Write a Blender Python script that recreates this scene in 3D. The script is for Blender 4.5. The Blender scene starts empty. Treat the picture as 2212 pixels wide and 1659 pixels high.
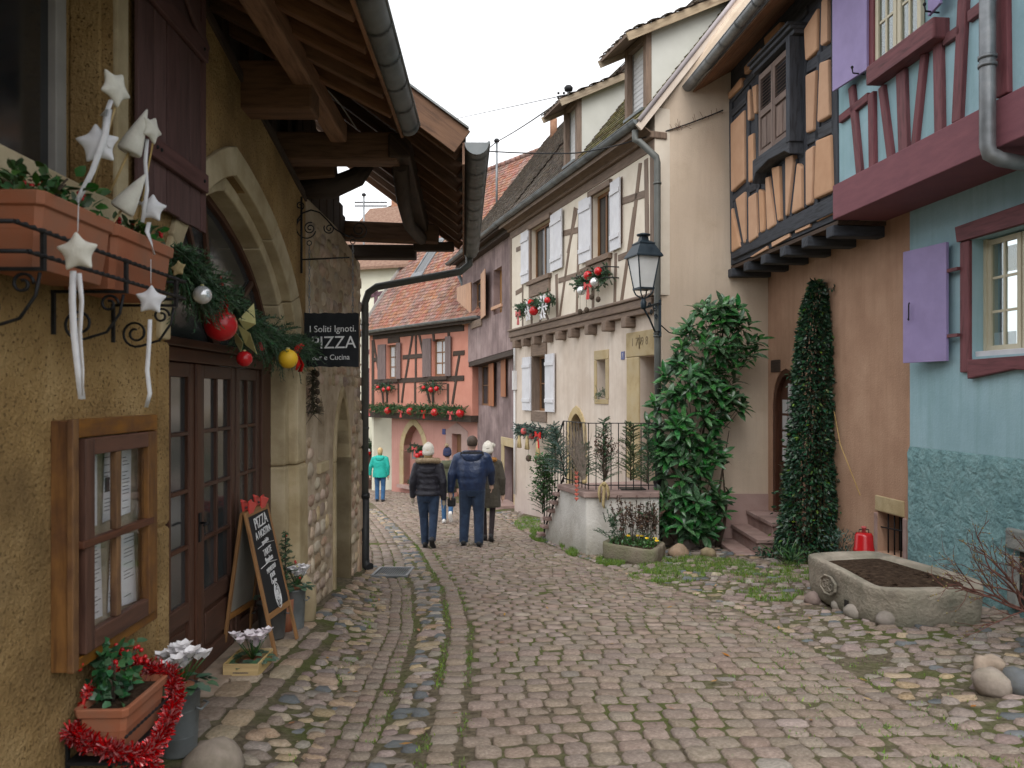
import bpy, bmesh, math, random
from mathutils import Vector, Matrix
from mathutils.geometry import tessellate_polygon
from mathutils import noise as mnoise

sc = bpy.context.scene
COL = sc.collection
R = random.Random(11)
rad = math.radians

# ------------------------------------------------------------------ camera, sky, sun, exposure
EYE = 1.65
cam_d = bpy.data.cameras.new('camera')
cam = bpy.data.objects.new('camera', cam_d)
COL.objects.link(cam)
cam.location = (0, 0, EYE)
cam.rotation_euler = (rad(90), 0, 0)
cam_d.lens = 27.67
cam_d.sensor_width = 36
cam_d.shift_y = 0.0093
cam_d.clip_start = 0.05
cam_d.clip_end = 600
cam_d.dof.use_dof = True
cam_d.dof.focus_distance = 11.0
cam_d.dof.aperture_fstop = 3.5
sc.camera = cam

SUN_EL, SUN_ROT = rad(52), rad(176)
world = bpy.data.worlds.new('World')
sc.world = world
world.use_nodes = True
wn = world.node_tree.nodes
wl = world.node_tree.links
bg = wn['Background']
sky = wn.new('ShaderNodeTexSky')
sky.sky_type = 'NISHITA'
sky.sun_disc = False
sky.sun_elevation = SUN_EL
sky.sun_rotation = SUN_ROT
sky.air_density = 1.0
sky.dust_density = 3.0
hsv = wn.new('ShaderNodeHueSaturation')
hsv.inputs['Saturation'].default_value = 0.10
wl.new(sky.outputs['Color'], hsv.inputs['Color'])
mixw = wn.new('ShaderNodeMix')
mixw.data_type = 'RGBA'
mixw.inputs['Factor'].default_value = 0.72       # an even overcast veil over the clear sky
wl.new(hsv.outputs['Color'], mixw.inputs['A'])
mixw.inputs['B'].default_value = (8.6, 8.7, 8.9, 1)
wl.new(mixw.outputs['Result'], bg.inputs['Color'])
bg.inputs['Strength'].default_value = 0.115

sun_d = bpy.data.lights.new('sun', 'SUN')
sun_d.energy = 1.4
sun_d.angle = rad(50)
sun_d.color = (1.0, 0.965, 0.92)
sun = bpy.data.objects.new('sun', sun_d)
COL.objects.link(sun)
# the light falls from behind the camera and a little from the side of the sun_rotation above
_sd = Vector((math.sin(SUN_ROT) * math.cos(SUN_EL), math.cos(SUN_ROT) * math.cos(SUN_EL), math.sin(SUN_EL)))
sun.rotation_euler = (-_sd).to_track_quat('-Z', 'Y').to_euler()
sc.view_settings.view_transform = 'Standard'
sc.view_settings.look = 'None'
sc.view_settings.exposure = 0.86
sc.view_settings.gamma = 1.0
sc.view_settings.use_curve_mapping = False

# ------------------------------------------------------------------ survey: photo measures to metres
CX, CY, FL = 1106.0, 850.0, 1700.0
SL = 0.0725


def P(x, y, Y):
    return Vector(((x - CX) / FL * Y, Y, EYE + (CY - y) / FL * Y))


def tab(t, v):
    if v <= t[0][0]:
        return t[0][1]
    for (a, fa), (b, fb) in zip(t, t[1:]):
        if v <= b:
            return fa + (fb - fa) * (v - a) / (b - a)
    return t[-1][1]


def sm(a, b, v):
    t = max(0., min(1., (v - a) / (b - a)))
    return t * t * (3 - 2 * t)


LB = [(1, -.34), (4.09, -.38), (5.5, -.41), (7.3, -.48), (9.4, -.73), (11.2, -1.08), (13, -1.41), (16, -2.1), (20, -3.1), (25, -4.4), (40, -9)]
RB = [(1, 2.85), (4.1, 2.66), (4.7, 2.47), (5.4, 2.38), (6.7, 2.33), (8.06, 2.19), (9.15, 1.85), (10.3, 1.42), (12.1, .88), (14.3, .37), (16.8, -.06), (21, -.75), (27, -2.6), (40, -7)]


def gz(X, Y):
    l, r = tab(LB, Y), tab(RB, Y)
    z = -SL * Y
    t = (X - l) / (r - l)
    if 0 < t < 1:
        z += .035 * math.sin(math.pi * t)
    d = l - X
    if d > 0 and Y < 14:
        z += -.035 * sm(0, .5, d) + .075 * sm(.75, 1.5, d)
    e = X - r
    if e > 0:
        z += .07 * sm(.1, 1.6, e)
    return z


class Facade:
    """a wall line on the plan: u runs along it, n comes out of it to the street, z is up"""
    def __init__(s, X0, Y0, dx, dy, nx, ny):
        k = math.hypot(dx, dy)
        s.o = Vector((X0, Y0, 0))
        s.d = Vector((dx / k, dy / k, 0))
        k = math.hypot(nx, ny)
        s.n = Vector((nx / k, ny / k, 0))

    def w(s, u, n, z):
        return s.o + s.d * u + s.n * n + Vector((0, 0, z))

    def px(s, x, y, n=0.):
        k = (x - CX) / FL
        ox, oy = s.o.x + s.n.x * n, s.o.y + s.n.y * n
        u = (k * oy - ox) / (s.d.x - k * s.d.y)
        Y = oy + s.d.y * u
        return (u, EYE + (CY - y) / FL * Y)

    def base(s, u, n=0.):
        p = s.w(u, n, 0)
        return gz(p.x, p.y)


LEFT = Facade(-1.88, 0, -.02, 1, 1, .02)
RIGHT = Facade(5.55, 0, -.095, 1, -1, -.095)
JETTY = Facade(4.894, 0, -.095, 1, -1, -.095)
FRONT = Facade(0, 13.2, 1, 0, 0, -1)
CREAM = Facade(2.48, 13.2, -.3135, 1, -1, -.3135)
PURP = Facade(.07, 20.9, -.286, 1, -1, -.286)
PINK = Facade(-1.69, 27.05, -.77, 1, -.79, -.61)

# ------------------------------------------------------------------ mesh building
WP = {}


class MB:
    def __init__(s):
        s.v, s.f, s.uv, s.smf = [], [], [], []

    def add(s, verts, faces, uvs=None, smooth=False):
        k = len(s.v)
        s.v += [Vector(p) for p in verts]
        for i, f in enumerate(faces):
            s.f.append([k + j for j in f])
            s.smf.append(smooth)
            s.uv.append(uvs[i] if uvs else [(verts[j][0] + verts[j][1], verts[j][2]) for j in f])
        return s

    def obox(s, o, ax, ay, az):
        o, A = Vector(o), [Vector(ax), Vector(ay), Vector(az)]
        L = [a.length for a in A]
        pts, cs = [], []
        for k in (0, 1):
            for i, j in ((0, 0), (1, 0), (1, 1), (0, 1)):
                pts.append(o + A[0] * i + A[1] * j + A[2] * k)
                cs.append((i * L[0], j * L[1], k * L[2]))
        F = ((0, 3, 2, 1), (4, 5, 6, 7), (0, 1, 5, 4), (1, 2, 6, 5), (2, 3, 7, 6), (3, 0, 4, 7))
        m = L.index(max(L))
        oth = [q for q in (0, 1, 2) if q != m]
        uvs = [[(cs[j][m], cs[j][oth[0]] + cs[j][oth[1]] + .31 * q) for j in f] for q, f in enumerate(F)]
        return s.add(pts, F, uvs)

    def box(s, x0, x1, y0, y1, z0, z1):
        return s.obox((x0, y0, z0), (x1 - x0, 0, 0), (0, y1 - y0, 0), (0, 0, z1 - z0))

    def fbox(s, F, u0, u1, n0, n1, z0, z1):
        return s.obox(F.w(u0, n0, z0), F.d * (u1 - u0), F.n * (n1 - n0), (0, 0, z1 - z0))

    def fbeam(s, F, p0, p1, w, n0, n1):
        """a straight timber in the wall plane, from (u,z) to (u,z)"""
        a, b = F.w(p0[0], n0, p0[1]), F.w(p1[0], n0, p1[1])
        d = (b - a)
        side = F.n.cross(d).normalized()
        return s.obox(a - side * w / 2, d, side * w, F.n * (n1 - n0))

    def bar(s, a, b, w, h, up=(0, 0, 1)):
        a, b = Vector(a), Vector(b)
        d = b - a
        x = d.cross(Vector(up))
        if x.length < 1e-6:
            x = d.cross(Vector((1, 0, 0)))
        x.normalize()
        y = x.cross(d).normalized()
        return s.obox(a - x * w / 2 - y * h / 2, d, x * w, y * h)

    def prism(s, poly, off, holes=(), swap=False):
        """3-D polygon (with holes) pushed along off"""
        loops = [[Vector(p) for p in poly]] + [[Vector(p) for p in h] for h in holes]
        tris = tessellate_polygon(loops)
        flat = [p for l in loops for p in l]
        off = Vector(off)
        n = len(flat)

        def uvp(p):
            q = (p.x + p.y * .97, p.z)
            return (q[1], q[0]) if swap else q
        s.add(flat, [list(t) for t in tris], [[uvp(flat[j]) for j in t] for t in tris])
        back = [p + off for p in flat]
        s.add(back, [list(t)[::-1] for t in tris], [[uvp(back[j]) for j in list(t)[::-1]] for t in tris])
        for l in loops:
            m = len(l)
            for i in range(m):
                a, b = l[i], l[(i + 1) % m]
                e = (b - a).length
                s.add([a, b, b + off, a + off], [(0, 1, 2, 3)], [[(0, 0), (e, 0), (e, off.length), (0, off.length)]])
        return s

    def fprism(s, F, poly, n0, n1, holes=(), swap=False):
        return s.prism([F.w(u, n0, z) for u, z in poly], F.n * (n1 - n0), [[F.w(u, n0, z) for u, z in h] for h in holes], swap)

    def tube(s, pts, r, n=8, cap=True, closed=False, flat=None):
        pts = [Vector(p) for p in pts]
        m = len(pts)
        rr = r if isinstance(r, (list, tuple)) else [r] * m
        t0 = (pts[1] - pts[0]).normalized()
        ref = Vector((0, 0, 1)) if abs(t0.z) < .9 else Vector((1, 0, 0))
        x = t0.cross(ref).normalized()
        verts, L, uvl = [], 0, []
        for i, p in enumerate(pts):
            if closed:
                t = (pts[(i + 1) % m] - pts[i - 1]).normalized()
            else:
                t = (pts[min(i + 1, m - 1)] - pts[max(i - 1, 0)]).normalized()
            x = (x - t * x.dot(t))
            if x.length < 1e-6:
                x = t.orthogonal()
            x.normalize()
            y = t.cross(x)
            if i:
                L += (p - pts[i - 1]).length
            for k in range(n):
                a = 2 * math.pi * k / n
                verts.append(p + (x * math.cos(a) + y * math.sin(a) * (flat or 1)) * rr[i])
            uvl.append(L)
        F, U = [], []
        rng = range(m if closed else m - 1)
        for i in rng:
            j = (i + 1) % m
            for k in range(n):
                q = (k + 1) % n
                F.append((i * n + k, i * n + q, j * n + q, j * n + k))
                U.append([(uvl[i], k * .05), (uvl[i], k * .05 + .05), (uvl[j], k * .05 + .05), (uvl[j], k * .05)])
        s.add(verts, F, U, True)
        if cap and not closed:
            s.add(verts[:n], [list(range(n))[::-1]])
            s.add(verts[-n:], [list(range(n))])
        return s

    def loft(s, rings, cap=True, smooth=True):
        n = len(rings[0])
        v = [Vector(p) for r in rings for p in r]
        F = []
        for i in range(len(rings) - 1):
            for k in range(n):
                q = (k + 1) % n
                F.append((i * n + k, i * n + q, (i + 1) * n + q, (i + 1) * n + k))
        s.add(v, F, None, smooth)
        if cap:
            s.add(v[:n], [list(range(n))[::-1]], None, smooth)
            s.add(v[-n:], [list(range(n))], None, smooth)
        return s

    def lathe(s, prof, c, n=16, ax=None, cap=True):
        c = Vector(c)
        az = Vector(ax).normalized() if ax else Vector((0, 0, 1))
        x = az.orthogonal().normalized()
        y = az.cross(x)
        return s.loft([[c + az * z + (x * math.cos(2 * math.pi * k / n) + y * math.sin(2 * math.pi * k / n)) * max(r, 1e-4) for k in range(n)] for r, z in prof], cap)

    def ball(s, c, r, n=12, sq=(1, 1, 1)):
        c = Vector(c)
        rings = []
        m = max(4, n // 2)
        for i in range(m + 1):
            a = math.pi * i / m
            q = max(math.sin(a), .02)
            rings.append([c + Vector((r * q * math.cos(2 * math.pi * k / n) * sq[0], r * q * math.sin(2 * math.pi * k / n) * sq[1], -r * math.cos(a) * sq[2])) for k in range(n)])
        return s.loft(rings)

    def rock(s, c, sx, sy, sz, seed, rough=.25, n=12):
        c = Vector(c)
        k = len(s.v)
        s.ball((0, 0, 0), 1, n)
        for i in range(k, len(s.v)):
            p = s.v[i]
            q = 1 + rough * mnoise.noise(p * 1.1 + Vector((seed * 7.3, seed, 0))) + rough * .4 * mnoise.noise(p * 3 + Vector((seed, 3, 1)))
            s.v[i] = c + Vector((p.x * sx * q, p.y * sy * q, p.z * sz * q))
        return s

    def mesh(s, name):
        me = bpy.data.meshes.new(name)
        me.from_pydata([tuple(p) for p in s.v], [], s.f)
        uvl = me.uv_layers.new(name='UVMap')
        uvl.data.foreach_set('uv', [c for f in s.uv for p in f for c in p])
        me.polygons.foreach_set('use_smooth', s.smf)
        return me

    def build(s, name, mat, parent=None, bevel=0, fix=True, kind=None, label=None, subs=0, angle=None):
        c = Vector((0, 0, 0))
        if s.v:
            lo = Vector((min(p.x for p in s.v), min(p.y for p in s.v), min(p.z for p in s.v)))
            hi = Vector((max(p.x for p in s.v), max(p.y for p in s.v), max(p.z for p in s.v)))
            c = (lo + hi) / 2
            c.z = lo.z
        s.v = [p - c for p in s.v]
        me = s.mesh(name)
        if (fix and len(s.f) < 30000) or bevel:
            bm = bmesh.new()
            bm.from_mesh(me)
            bmesh.ops.remove_doubles(bm, verts=bm.verts, dist=1e-5)
            bmesh.ops.recalc_face_normals(bm, faces=bm.faces)
            bm.to_mesh(me)
            bm.free()
        me.materials.append(mat)
        o = link(name, me, c, parent)
        if bevel:
            b = o.modifiers.new('bevel', 'BEVEL')
            b.width = bevel
            b.segments = 2
            b.limit_method = 'ANGLE'
            b.angle_limit = rad(50)
        if subs:
            b = o.modifiers.new('sub', 'SUBSURF')
            b.levels = b.render_levels = subs
        if kind:
            o['kind'] = kind
        if label:
            o['label'] = label
        return o


def link(name, data, world_loc, parent=None):
    o = bpy.data.objects.new(name, data)
    COL.objects.link(o)
    wl_ = Vector(world_loc)
    if parent is not None:
        o.parent = parent
        o.location = wl_ - WP[parent.name]
    else:
        o.location = wl_
    WP[o.name] = wl_
    return o


def tag(o, label, cat, group=None, kind=None):
    o['label'] = label
    o['category'] = cat
    if group:
        o['group'] = group
    if kind:
        o['kind'] = kind
    return o


def thing(name, label, cat, loc, group=None):
    o = link(name, None, loc)
    o.empty_display_size = .1
    return tag(o, label, cat, group)


def spiral(c, ex, ey, r0, r1, turns, a0=0., n=28):
    c, ex, ey = Vector(c), Vector(ex), Vector(ey)
    out = []
    for i in range(n + 1):
        t = i / n
        a = a0 + turns * 2 * math.pi * t
        r = r0 + (r1 - r0) * t
        out.append(c + ex * (r * math.cos(a)) + ey * (r * math.sin(a)))
    return out


def text_mesh(s, size, font_extrude=.002):
    cu = bpy.data.curves.new('lettering', 'FONT')
    cu.body = s
    cu.size = size
    cu.extrude = font_extrude
    cu.align_x = 'CENTER'
    cu.align_y = 'CENTER'
    cu.resolution_u = 3
    o = bpy.data.objects.new('lettering', cu)
    COL.objects.link(o)
    dg = bpy.context.evaluated_depsgraph_get()
    me = bpy.data.meshes.new_from_object(o.evaluated_get(dg))
    bpy.data.objects.remove(o)
    return me


def lettering(s, size, org, ex, ey, mat, parent, squeeze=1., name='lettering'):
    """flat writing laid on a surface: ex runs along the line, ey up it"""
    me = text_mesh(s, size)
    ex, ey = Vector(ex).normalized(), Vector(ey).normalized()
    ez = ex.cross(ey)
    M = Matrix((ex * squeeze, ey, ez)).transposed()
    for v in me.vertices:
        v.co = M @ v.co
    me.materials.clear()
    me.materials.append(mat)
    return link(name, me, org, parent)


# ------------------------------------------------------------------ materials
def lin(c):
    return tuple(c) + (1,)


class NT:
    def __init__(s, name):
        s.m = bpy.data.materials.new(name)
        s.m.use_nodes = True
        s.t = s.m.node_tree
        s.b = s.t.nodes['Principled BSDF']
        s.out = s.t.nodes['Material Output']

    def n(s, ty, **kw):
        q = s.t.nodes.new('ShaderNode' + ty)
        for k, v in kw.items():
            if hasattr(q, k) and k not in q.inputs:
                setattr(q, k, v)
            else:
                s.set(q, k, v)
        return q

    def set(s, q, k, v):
        i = q.inputs[k] if not isinstance(k, int) else q.inputs[k]
        if isinstance(v, bpy.types.NodeSocket):
            s.t.links.new(v, i)
        else:
            i.default_value = v

    def math(s, op, a, b=0.0):
        q = s.n('Math', operation=op)
        s.set(q, 0, a)
        s.set(q, 1, b)
        return q.outputs[0]

    def noise(s, vec, scale, detail=5, rough=.55, dist=0):
        q = s.n('TexNoise')
        s.set(q, 'Vector', vec)
        q.inputs['Scale'].default_value = scale
        q.inputs['Detail'].default_value = detail
        q.inputs['Roughness'].default_value = rough
        q.inputs['Distortion'].default_value = dist
        return q.outputs['Fac']

    def ramp(s, fac, stops):
        q = s.n('ValToRGB')
        e = q.color_ramp.elements
        while len(e) < len(stops):
            e.new(.5)
        for i, (p, c) in enumerate(stops):
            e[i].position = p
            e[i].color = lin(c) if len(c) == 3 else c
        s.set(q, 0, fac)
        return q.outputs['Color']

    def mix(s, fac, a, b, mode='MIX'):
        q = s.n('Mix', data_type='RGBA', blend_type=mode)
        s.set(q, 'Factor', fac)
        s.set(q, 'A', a if isinstance(a, bpy.types.NodeSocket) else lin(a))
        s.set(q, 'B', b if isinstance(b, bpy.types.NodeSocket) else lin(b))
        return q.outputs['Result']


def M(name, cols, scale=3., detail=6, rough=.8, metal=0., bump=.3, bscale=40., bdist=.01, bdet=5, rnd=0., hue=0.,
      coord='pos', st=(1, 1, 1), dirt=None, dscale=1., damt=.5, spots=None, sscale=30., sth=.68, spec=.35, lo=.3, hi=.7,
      sheen=0., streak=None, low=None, ndist=0., coat=0.):
    T = NT(name)
    if coord == 'pos':
        vec = T.n('NewGeometry').outputs['Position']
    else:
        tc = T.n('TexCoord')
        src = tc.outputs['UV' if coord == 'uv' else 'Object']
        oi = T.n('ObjectInfo')
        isl = T.n('NewGeometry').outputs['Random Per Island']
        k = T.math('MULTIPLY', T.math('ADD', oi.outputs['Random'], isl), 37.0)
        add = T.n('VectorMath', operation='ADD')
        T.set(add, 0, src)
        T.set(add, 1, k)
        vec = add.outputs[0]
    if st != (1, 1, 1):
        mp = T.n('Mapping')
        T.set(mp, 'Vector', vec)
        mp.inputs['Scale'].default_value = st
        svec = mp.outputs[0]
    else:
        svec = vec
    f = T.noise(svec, scale, detail, .58, ndist)
    c = T.ramp(f, [(lo + (hi - lo) * i / max(1, len(cols) - 1), q) for i, q in enumerate(cols)])
    if dirt:
        d = T.noise(vec, dscale, 4, .6)
        d = T.math('MULTIPLY', T.ramp(d, [(.42, (0, 0, 0)), (.68, (1, 1, 1))]), damt)
        c = T.mix(d, c, dirt)
    if spots:
        d = T.noise(vec, sscale, 3, .5)
        d = T.ramp(d, [(sth, (0, 0, 0)), (sth + .05, (1, 1, 1))])
        c = T.mix(d, c, spots)
    if streak:                                  # rain streaks and patches of old render: (colour, amount)
        mp = T.n('Mapping')
        T.set(mp, 'Vector', vec)
        mp.inputs['Scale'].default_value = (5, 5, .35)
        d = T.math('MULTIPLY', T.ramp(T.noise(mp.outputs[0], 1.6, 6, .65), [(.45, (0, 0, 0)), (.72, (1, 1, 1))]), streak[1])
        c = T.mix(d, c, streak[0])
        d = T.ramp(T.noise(vec, .8, 7, .7, .6), [(.50, (0, 0, 0)), (.54, (1, 1, 1))])
        c = T.mix(T.math('MULTIPLY', d, streak[1] * .28), c, streak[0])
    if low:                                     # damp staining close to the ground: (colour, height in m, amount)
        pz = T.n('SeparateXYZ')
        T.set(pz, 0, T.n('NewGeometry').outputs['Position'])
        h = T.math('ADD', pz.outputs[2], T.math('MULTIPLY', pz.outputs[1], SL))
        h = T.math('ADD', h, T.math('MULTIPLY', T.noise(vec, 2.2, 5, .6), low[1]))
        q = T.n('MapRange')
        T.set(q, 'Value', h)
        q.inputs['From Min'].default_value = low[1] * 1.6
        q.inputs['From Max'].default_value = low[1] * .35
        c = T.mix(T.math('MULTIPLY', q.outputs[0], low[2]), c, low[0])
    if rnd or hue:
        oi = T.n('ObjectInfo')
        isl = T.n('NewGeometry').outputs['Random Per Island']
        a = T.math('FRACT', T.math('ADD', oi.outputs['Random'], isl))
        h = T.n('HueSaturation')
        b2 = T.math('FRACT', T.math('MULTIPLY', a, 7.31))
        c2 = T.math('FRACT', T.math('MULTIPLY', a, 13.7))
        T.set(h, 'Hue', T.math('ADD', T.math('MULTIPLY', T.math('SUBTRACT', b2, .5), hue), .5))
        T.set(h, 'Saturation', T.math('ADD', T.math('MULTIPLY', T.math('SUBTRACT', c2, .5), rnd), 1.0))
        T.set(h, 'Value', T.math('ADD', T.math('MULTIPLY', T.math('SUBTRACT', a, .5), rnd), 1.0))
        T.set(h, 'Color', c)
        c = h.outputs[0]
    T.set(T.b, 'Base Color', c)
    T.b.inputs['Metallic'].default_value = metal
    T.b.inputs['Specular IOR Level'].default_value = spec
    rr = T.n('MapRange')
    T.set(rr, 'Value', f)
    rr.inputs['To Min'].default_value = max(.03, rough - .1)
    rr.inputs['To Max'].default_value = min(1, rough + .1)
    T.set(T.b, 'Roughness', rr.outputs[0])
    if sheen:
        T.b.inputs['Sheen Weight'].default_value = sheen
    if coat:
        T.b.inputs['Coat Weight'].default_value = coat
    if bump:
        b = T.n('Bump')
        b.inputs['Strength'].default_value = bump
        b.inputs['Distance'].default_value = bdist
        T.set(b, 'Height', T.noise(svec, bscale, bdet, .6))
        T.set(T.b, 'Normal', b.outputs[0])
    return T.m


def wood(name, c, c2, rough=.75, bump=.5, rnd=.25, paint=False, **k):
    return M(name, [c2, c, tuple(min(1, q * 1.25) for q in c)], scale=3.0, coord='uv', st=(1.2, 9, 1), bump=bump, bscale=4 if not paint else 6, bdist=.006,
             rough=rough, rnd=rnd, lo=.3, hi=.72, ndist=.4, **k)


def leafmat(name, cols, rough=.4, rnd=.5, spec=.5, hue=.05):
    return M(name, cols, scale=9, coord='obj', rough=rough, bump=.15, bscale=30, bdist=.003, rnd=rnd, hue=hue, spec=spec)


def glassmat(name, tint=(.8, .85, .85), a=.55):
    T = NT(name)
    tr = T.n('BsdfTransparent', Color=lin(tint))
    gl = T.n('BsdfGlossy', Color=(1, 1, 1, 1), Roughness=.03)
    lw = T.n('LayerWeight', Blend=.45)
    fac = T.math('ADD', T.math('MULTIPLY', lw.outputs['Fresnel'], 1.0 - a), .06)
    mx = T.n('MixShader')
    T.set(mx, 0, fac)
    T.set(mx, 1, tr.outputs[0])
    T.set(mx, 2, gl.outputs[0])
    T.t.links.new(mx.outputs[0], T.out.inputs['Surface'])
    return T.m


class Mt:
    pass


m = Mt()
m.ochre = M('ochre_roughcast', [(.25, .155, .065), (.39, .25, .105), (.50, .34, .16)], scale=2.6, detail=10, rough=.93, bump=1.0, bscale=42, bdist=.03, bdet=8, spec=.15,
            dirt=(.13, .085, .045), dscale=.9, damt=.55, spots=(.17, .105, .045), sscale=58, sth=.60)
m.arch = M('sandstone_dressed', [(.36, .285, .18), (.50, .41, .265), (.58, .485, .335)], scale=3, rough=.9, bump=.5, bscale=60, bdist=.008, rnd=.14, spec=.15, dirt=(.27, .19, .09), dscale=2.3, damt=.45, low=((.2, .155, .09), .5, .6))
m.lime = M('lime_mortar', [(.38, .30, .215), (.52, .42, .31), (.60, .50, .38)], scale=4, rough=.95, bump=.9, bscale=25, bdist=.03, spec=.1, dirt=(.24, .17, .10), dscale=1.2, damt=.5)
m.rubble = M('rubble_stone', [(.34, .24, .175), (.47, .37, .275), (.56, .47, .36)], scale=5, coord='obj', rough=.93, bump=.8, bscale=22, bdist=.02, rnd=.5, hue=.04, spec=.12)
m.tdark = wood('timber_dark', (.060, .040, .030), (.028, .019, .015))
m.tbrown = wood('timber_brown', (.165, .09, .055), (.08, .042, .026))
m.trafter = wood('rafter_wood', (.26, .14, .085), (.14, .072, .043))
m.tboard = wood('roof_boarding', (.20, .095, .052), (.11, .05, .028))
m.door = wood('door_wood', (.075, .034, .022), (.045, .02, .013), rough=.5, bump=.25, paint=True)
m.shut = wood('shutter_wood', (.115, .058, .056), (.08, .038, .036), rough=.65, bump=.3)
m.menu = wood('menu_box_wood', (.19, .088, .026), (.105, .047, .016), rough=.5, bump=.3, dirt=(.07, .03, .02), dscale=5, damt=.7)
m.menud = wood('menu_sash_wood', (.105, .045, .028), (.06, .025, .017), rough=.55, bump=.3)
m.board = wood('easel_wood', (.27, .135, .05), (.17, .08, .03), rough=.6, bump=.2)
m.zinc = M('zinc_sheet', [(.17, .185, .20), (.25, .265, .28), (.31, .32, .33)], scale=5, rough=.5, metal=.55, bump=.1, bscale=25, bdist=.004, dirt=(.10, .10, .10), dscale=3, damt=.5)
m.zincg = M('zinc_gutter', [(.11, .125, .135), (.17, .19, .20), (.23, .24, .245)], scale=3, rough=.55, metal=.4, bump=.08, bscale=25, bdist=.004, dirt=(.10, .085, .07), dscale=2, damt=.5)
m.pipe = M('painted_pipe', [(.095, .10, .095), (.14, .145, .135)], scale=4, rough=.55, metal=.2, bump=.08)
m.iron = M('wrought_iron', [(.012, .013, .015), (.03, .03, .032)], scale=30, rough=.55, metal=.5, bump=.2, bscale=60, bdist=.003)
m.terra = M('terracotta', [(.30, .10, .05), (.39, .14, .07)], scale=5, rough=.7, bump=.2, bscale=60, bdist=.004, dirt=(.22, .115, .075), dscale=5, damt=.7)
m.soil = M('soil', [(.028, .018, .013), (.06, .04, .028), (.10, .068, .046)], scale=18, rough=1, bump=1, bscale=50, bdist=.03, spec=.05)
m.white = M('white_fabric', [(.62, .62, .66), (.75, .75, .78)], scale=20, rough=.9, bump=.3, bscale=90, bdist=.003, sheen=.3)
m.cream_cloth = M('cream_fabric', [(.58, .56, .50), (.70, .68, .61)], scale=20, rough=.95, bump=.5, bscale=90, bdist=.004, sheen=.3)
m.cone = M('straw_cord', [(.36, .27, .13), (.5, .4, .22)], scale=40, rough=.9, bump=.3)
m.red = M('red_gloss', [(.42, .008, .012), (.5, .012, .016)], scale=4, rough=.22, bump=0, spec=.5)
m.redm = M('red_matt', [(.42, .012, .012), (.55, .025, .02)], scale=9, rough=.6, bump=.1, rnd=.4)
m.tinsel = M('red_tinsel', [(.32, .004, .007), (.50, .010, .012)], scale=50, coord='obj', rough=.25, metal=.5, bump=0, rnd=.8)
m.silver = M('silver_gloss', [(.65, .66, .68), (.75, .76, .78)], scale=6, rough=.2, metal=.5, bump=0)
m.yellow = M('yellow_paper', [(.70, .40, .015), (.78, .48, .03)], scale=8, rough=.5, bump=.1)
m.ribbon = M('gold_ribbon', [(.46, .43, .19), (.56, .53, .27)], scale=7, rough=.55, bump=.1)
m.fir = leafmat('fir_needles', [(.022, .058, .028), (.042, .095, .045), (.08, .145, .07)], rough=.55, rnd=.8)
m.firb = leafmat('fir_needles_blue', [(.04, .08, .065), (.07, .12, .095)], rough=.55, rnd=.5)
m.leaf = leafmat('leaf_green', [(.03, .085, .022), (.05, .13, .035)], rough=.4)
m.laurel = leafmat('laurel_leaf', [(.024, .085, .03), (.042, .125, .045), (.085, .19, .07)], rough=.27, rnd=.6, spec=.55, hue=.03)
m.ivy = leafmat('creeper_leaf', [(.014, .045, .028), (.028, .074, .04), (.05, .105, .048)], rough=.35, rnd=.7)
m.ivyl = leafmat('ivy_leaf_pale', [(.03, .10, .04), (.05, .14, .06)], rough=.4)
m.bark = M('bark', [(.05, .035, .025), (.10, .075, .055)], scale=20, rough=.95, bump=.8, bscale=40, bdist=.01)
m.twig = M('red_twig', [(.075, .03, .022), (.14, .06, .045)], scale=20, rough=.8, bump=.3)
m.glass = glassmat('window_glass', a=.72)
m.caseglass = glassmat('case_glass', (.97, .97, .97), .9)
m.glassd = M('dark_glass', [(.012, .014, .016), (.03, .033, .036)], scale=1.5, rough=.12, bump=0, spec=.9)
m.curtain = M('net_curtain', [(.45, .46, .48), (.62, .62, .63)], scale=2, st=(14, 14, .6), rough=.95, bump=.4, bscale=3, bdist=.02)
m.dark = M('dark_room', [(.012, .010, .009), (.03, .025, .02)], scale=2, rough=.95, bump=0)  # near-black colour stands in for the shade inside rooms and openings
m.paper = M('paper', [(.76, .78, .84), (.82, .84, .88)], scale=3, rough=.8, bump=0)
m.ink = M('printing_ink', [(.03, .03, .04), (.08, .08, .1)], scale=9, rough=.8, bump=0)
m.slate = M('slate_board', [(.010, .011, .013), (.022, .024, .028)], scale=8, rough=.6, bump=.15, bscale=30, bdist=.003, spec=.2)
m.chalk = M('chalk_white', [(.55, .55, .57), (.8, .8, .8)], scale=80, rough=.9, bump=0)
m.pot = M('bucket_zinc', [(.15, .17, .175), (.22, .235, .24)], scale=6, rough=.55, metal=.35, bump=.1, dirt=(.09, .09, .085), dscale=5, damt=.6)
m.crate = wood('crate_wood', (.46, .33, .15), (.36, .24, .1), rough=.7, bump=.15)
m.petal = M('petal_white', [(.72, .70, .72), (.82, .80, .81)], scale=12, coord='obj', rough=.6, bump=0, rnd=.15)
m.petalp = M('petal_pink', [(.66, .56, .62), (.82, .78, .80)], scale=12, coord='obj', rough=.6, bump=0, rnd=.15)
m.cyc = leafmat('cyclamen_leaf', [(.03, .075, .04), (.09, .16, .10)], rough=.5)

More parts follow.
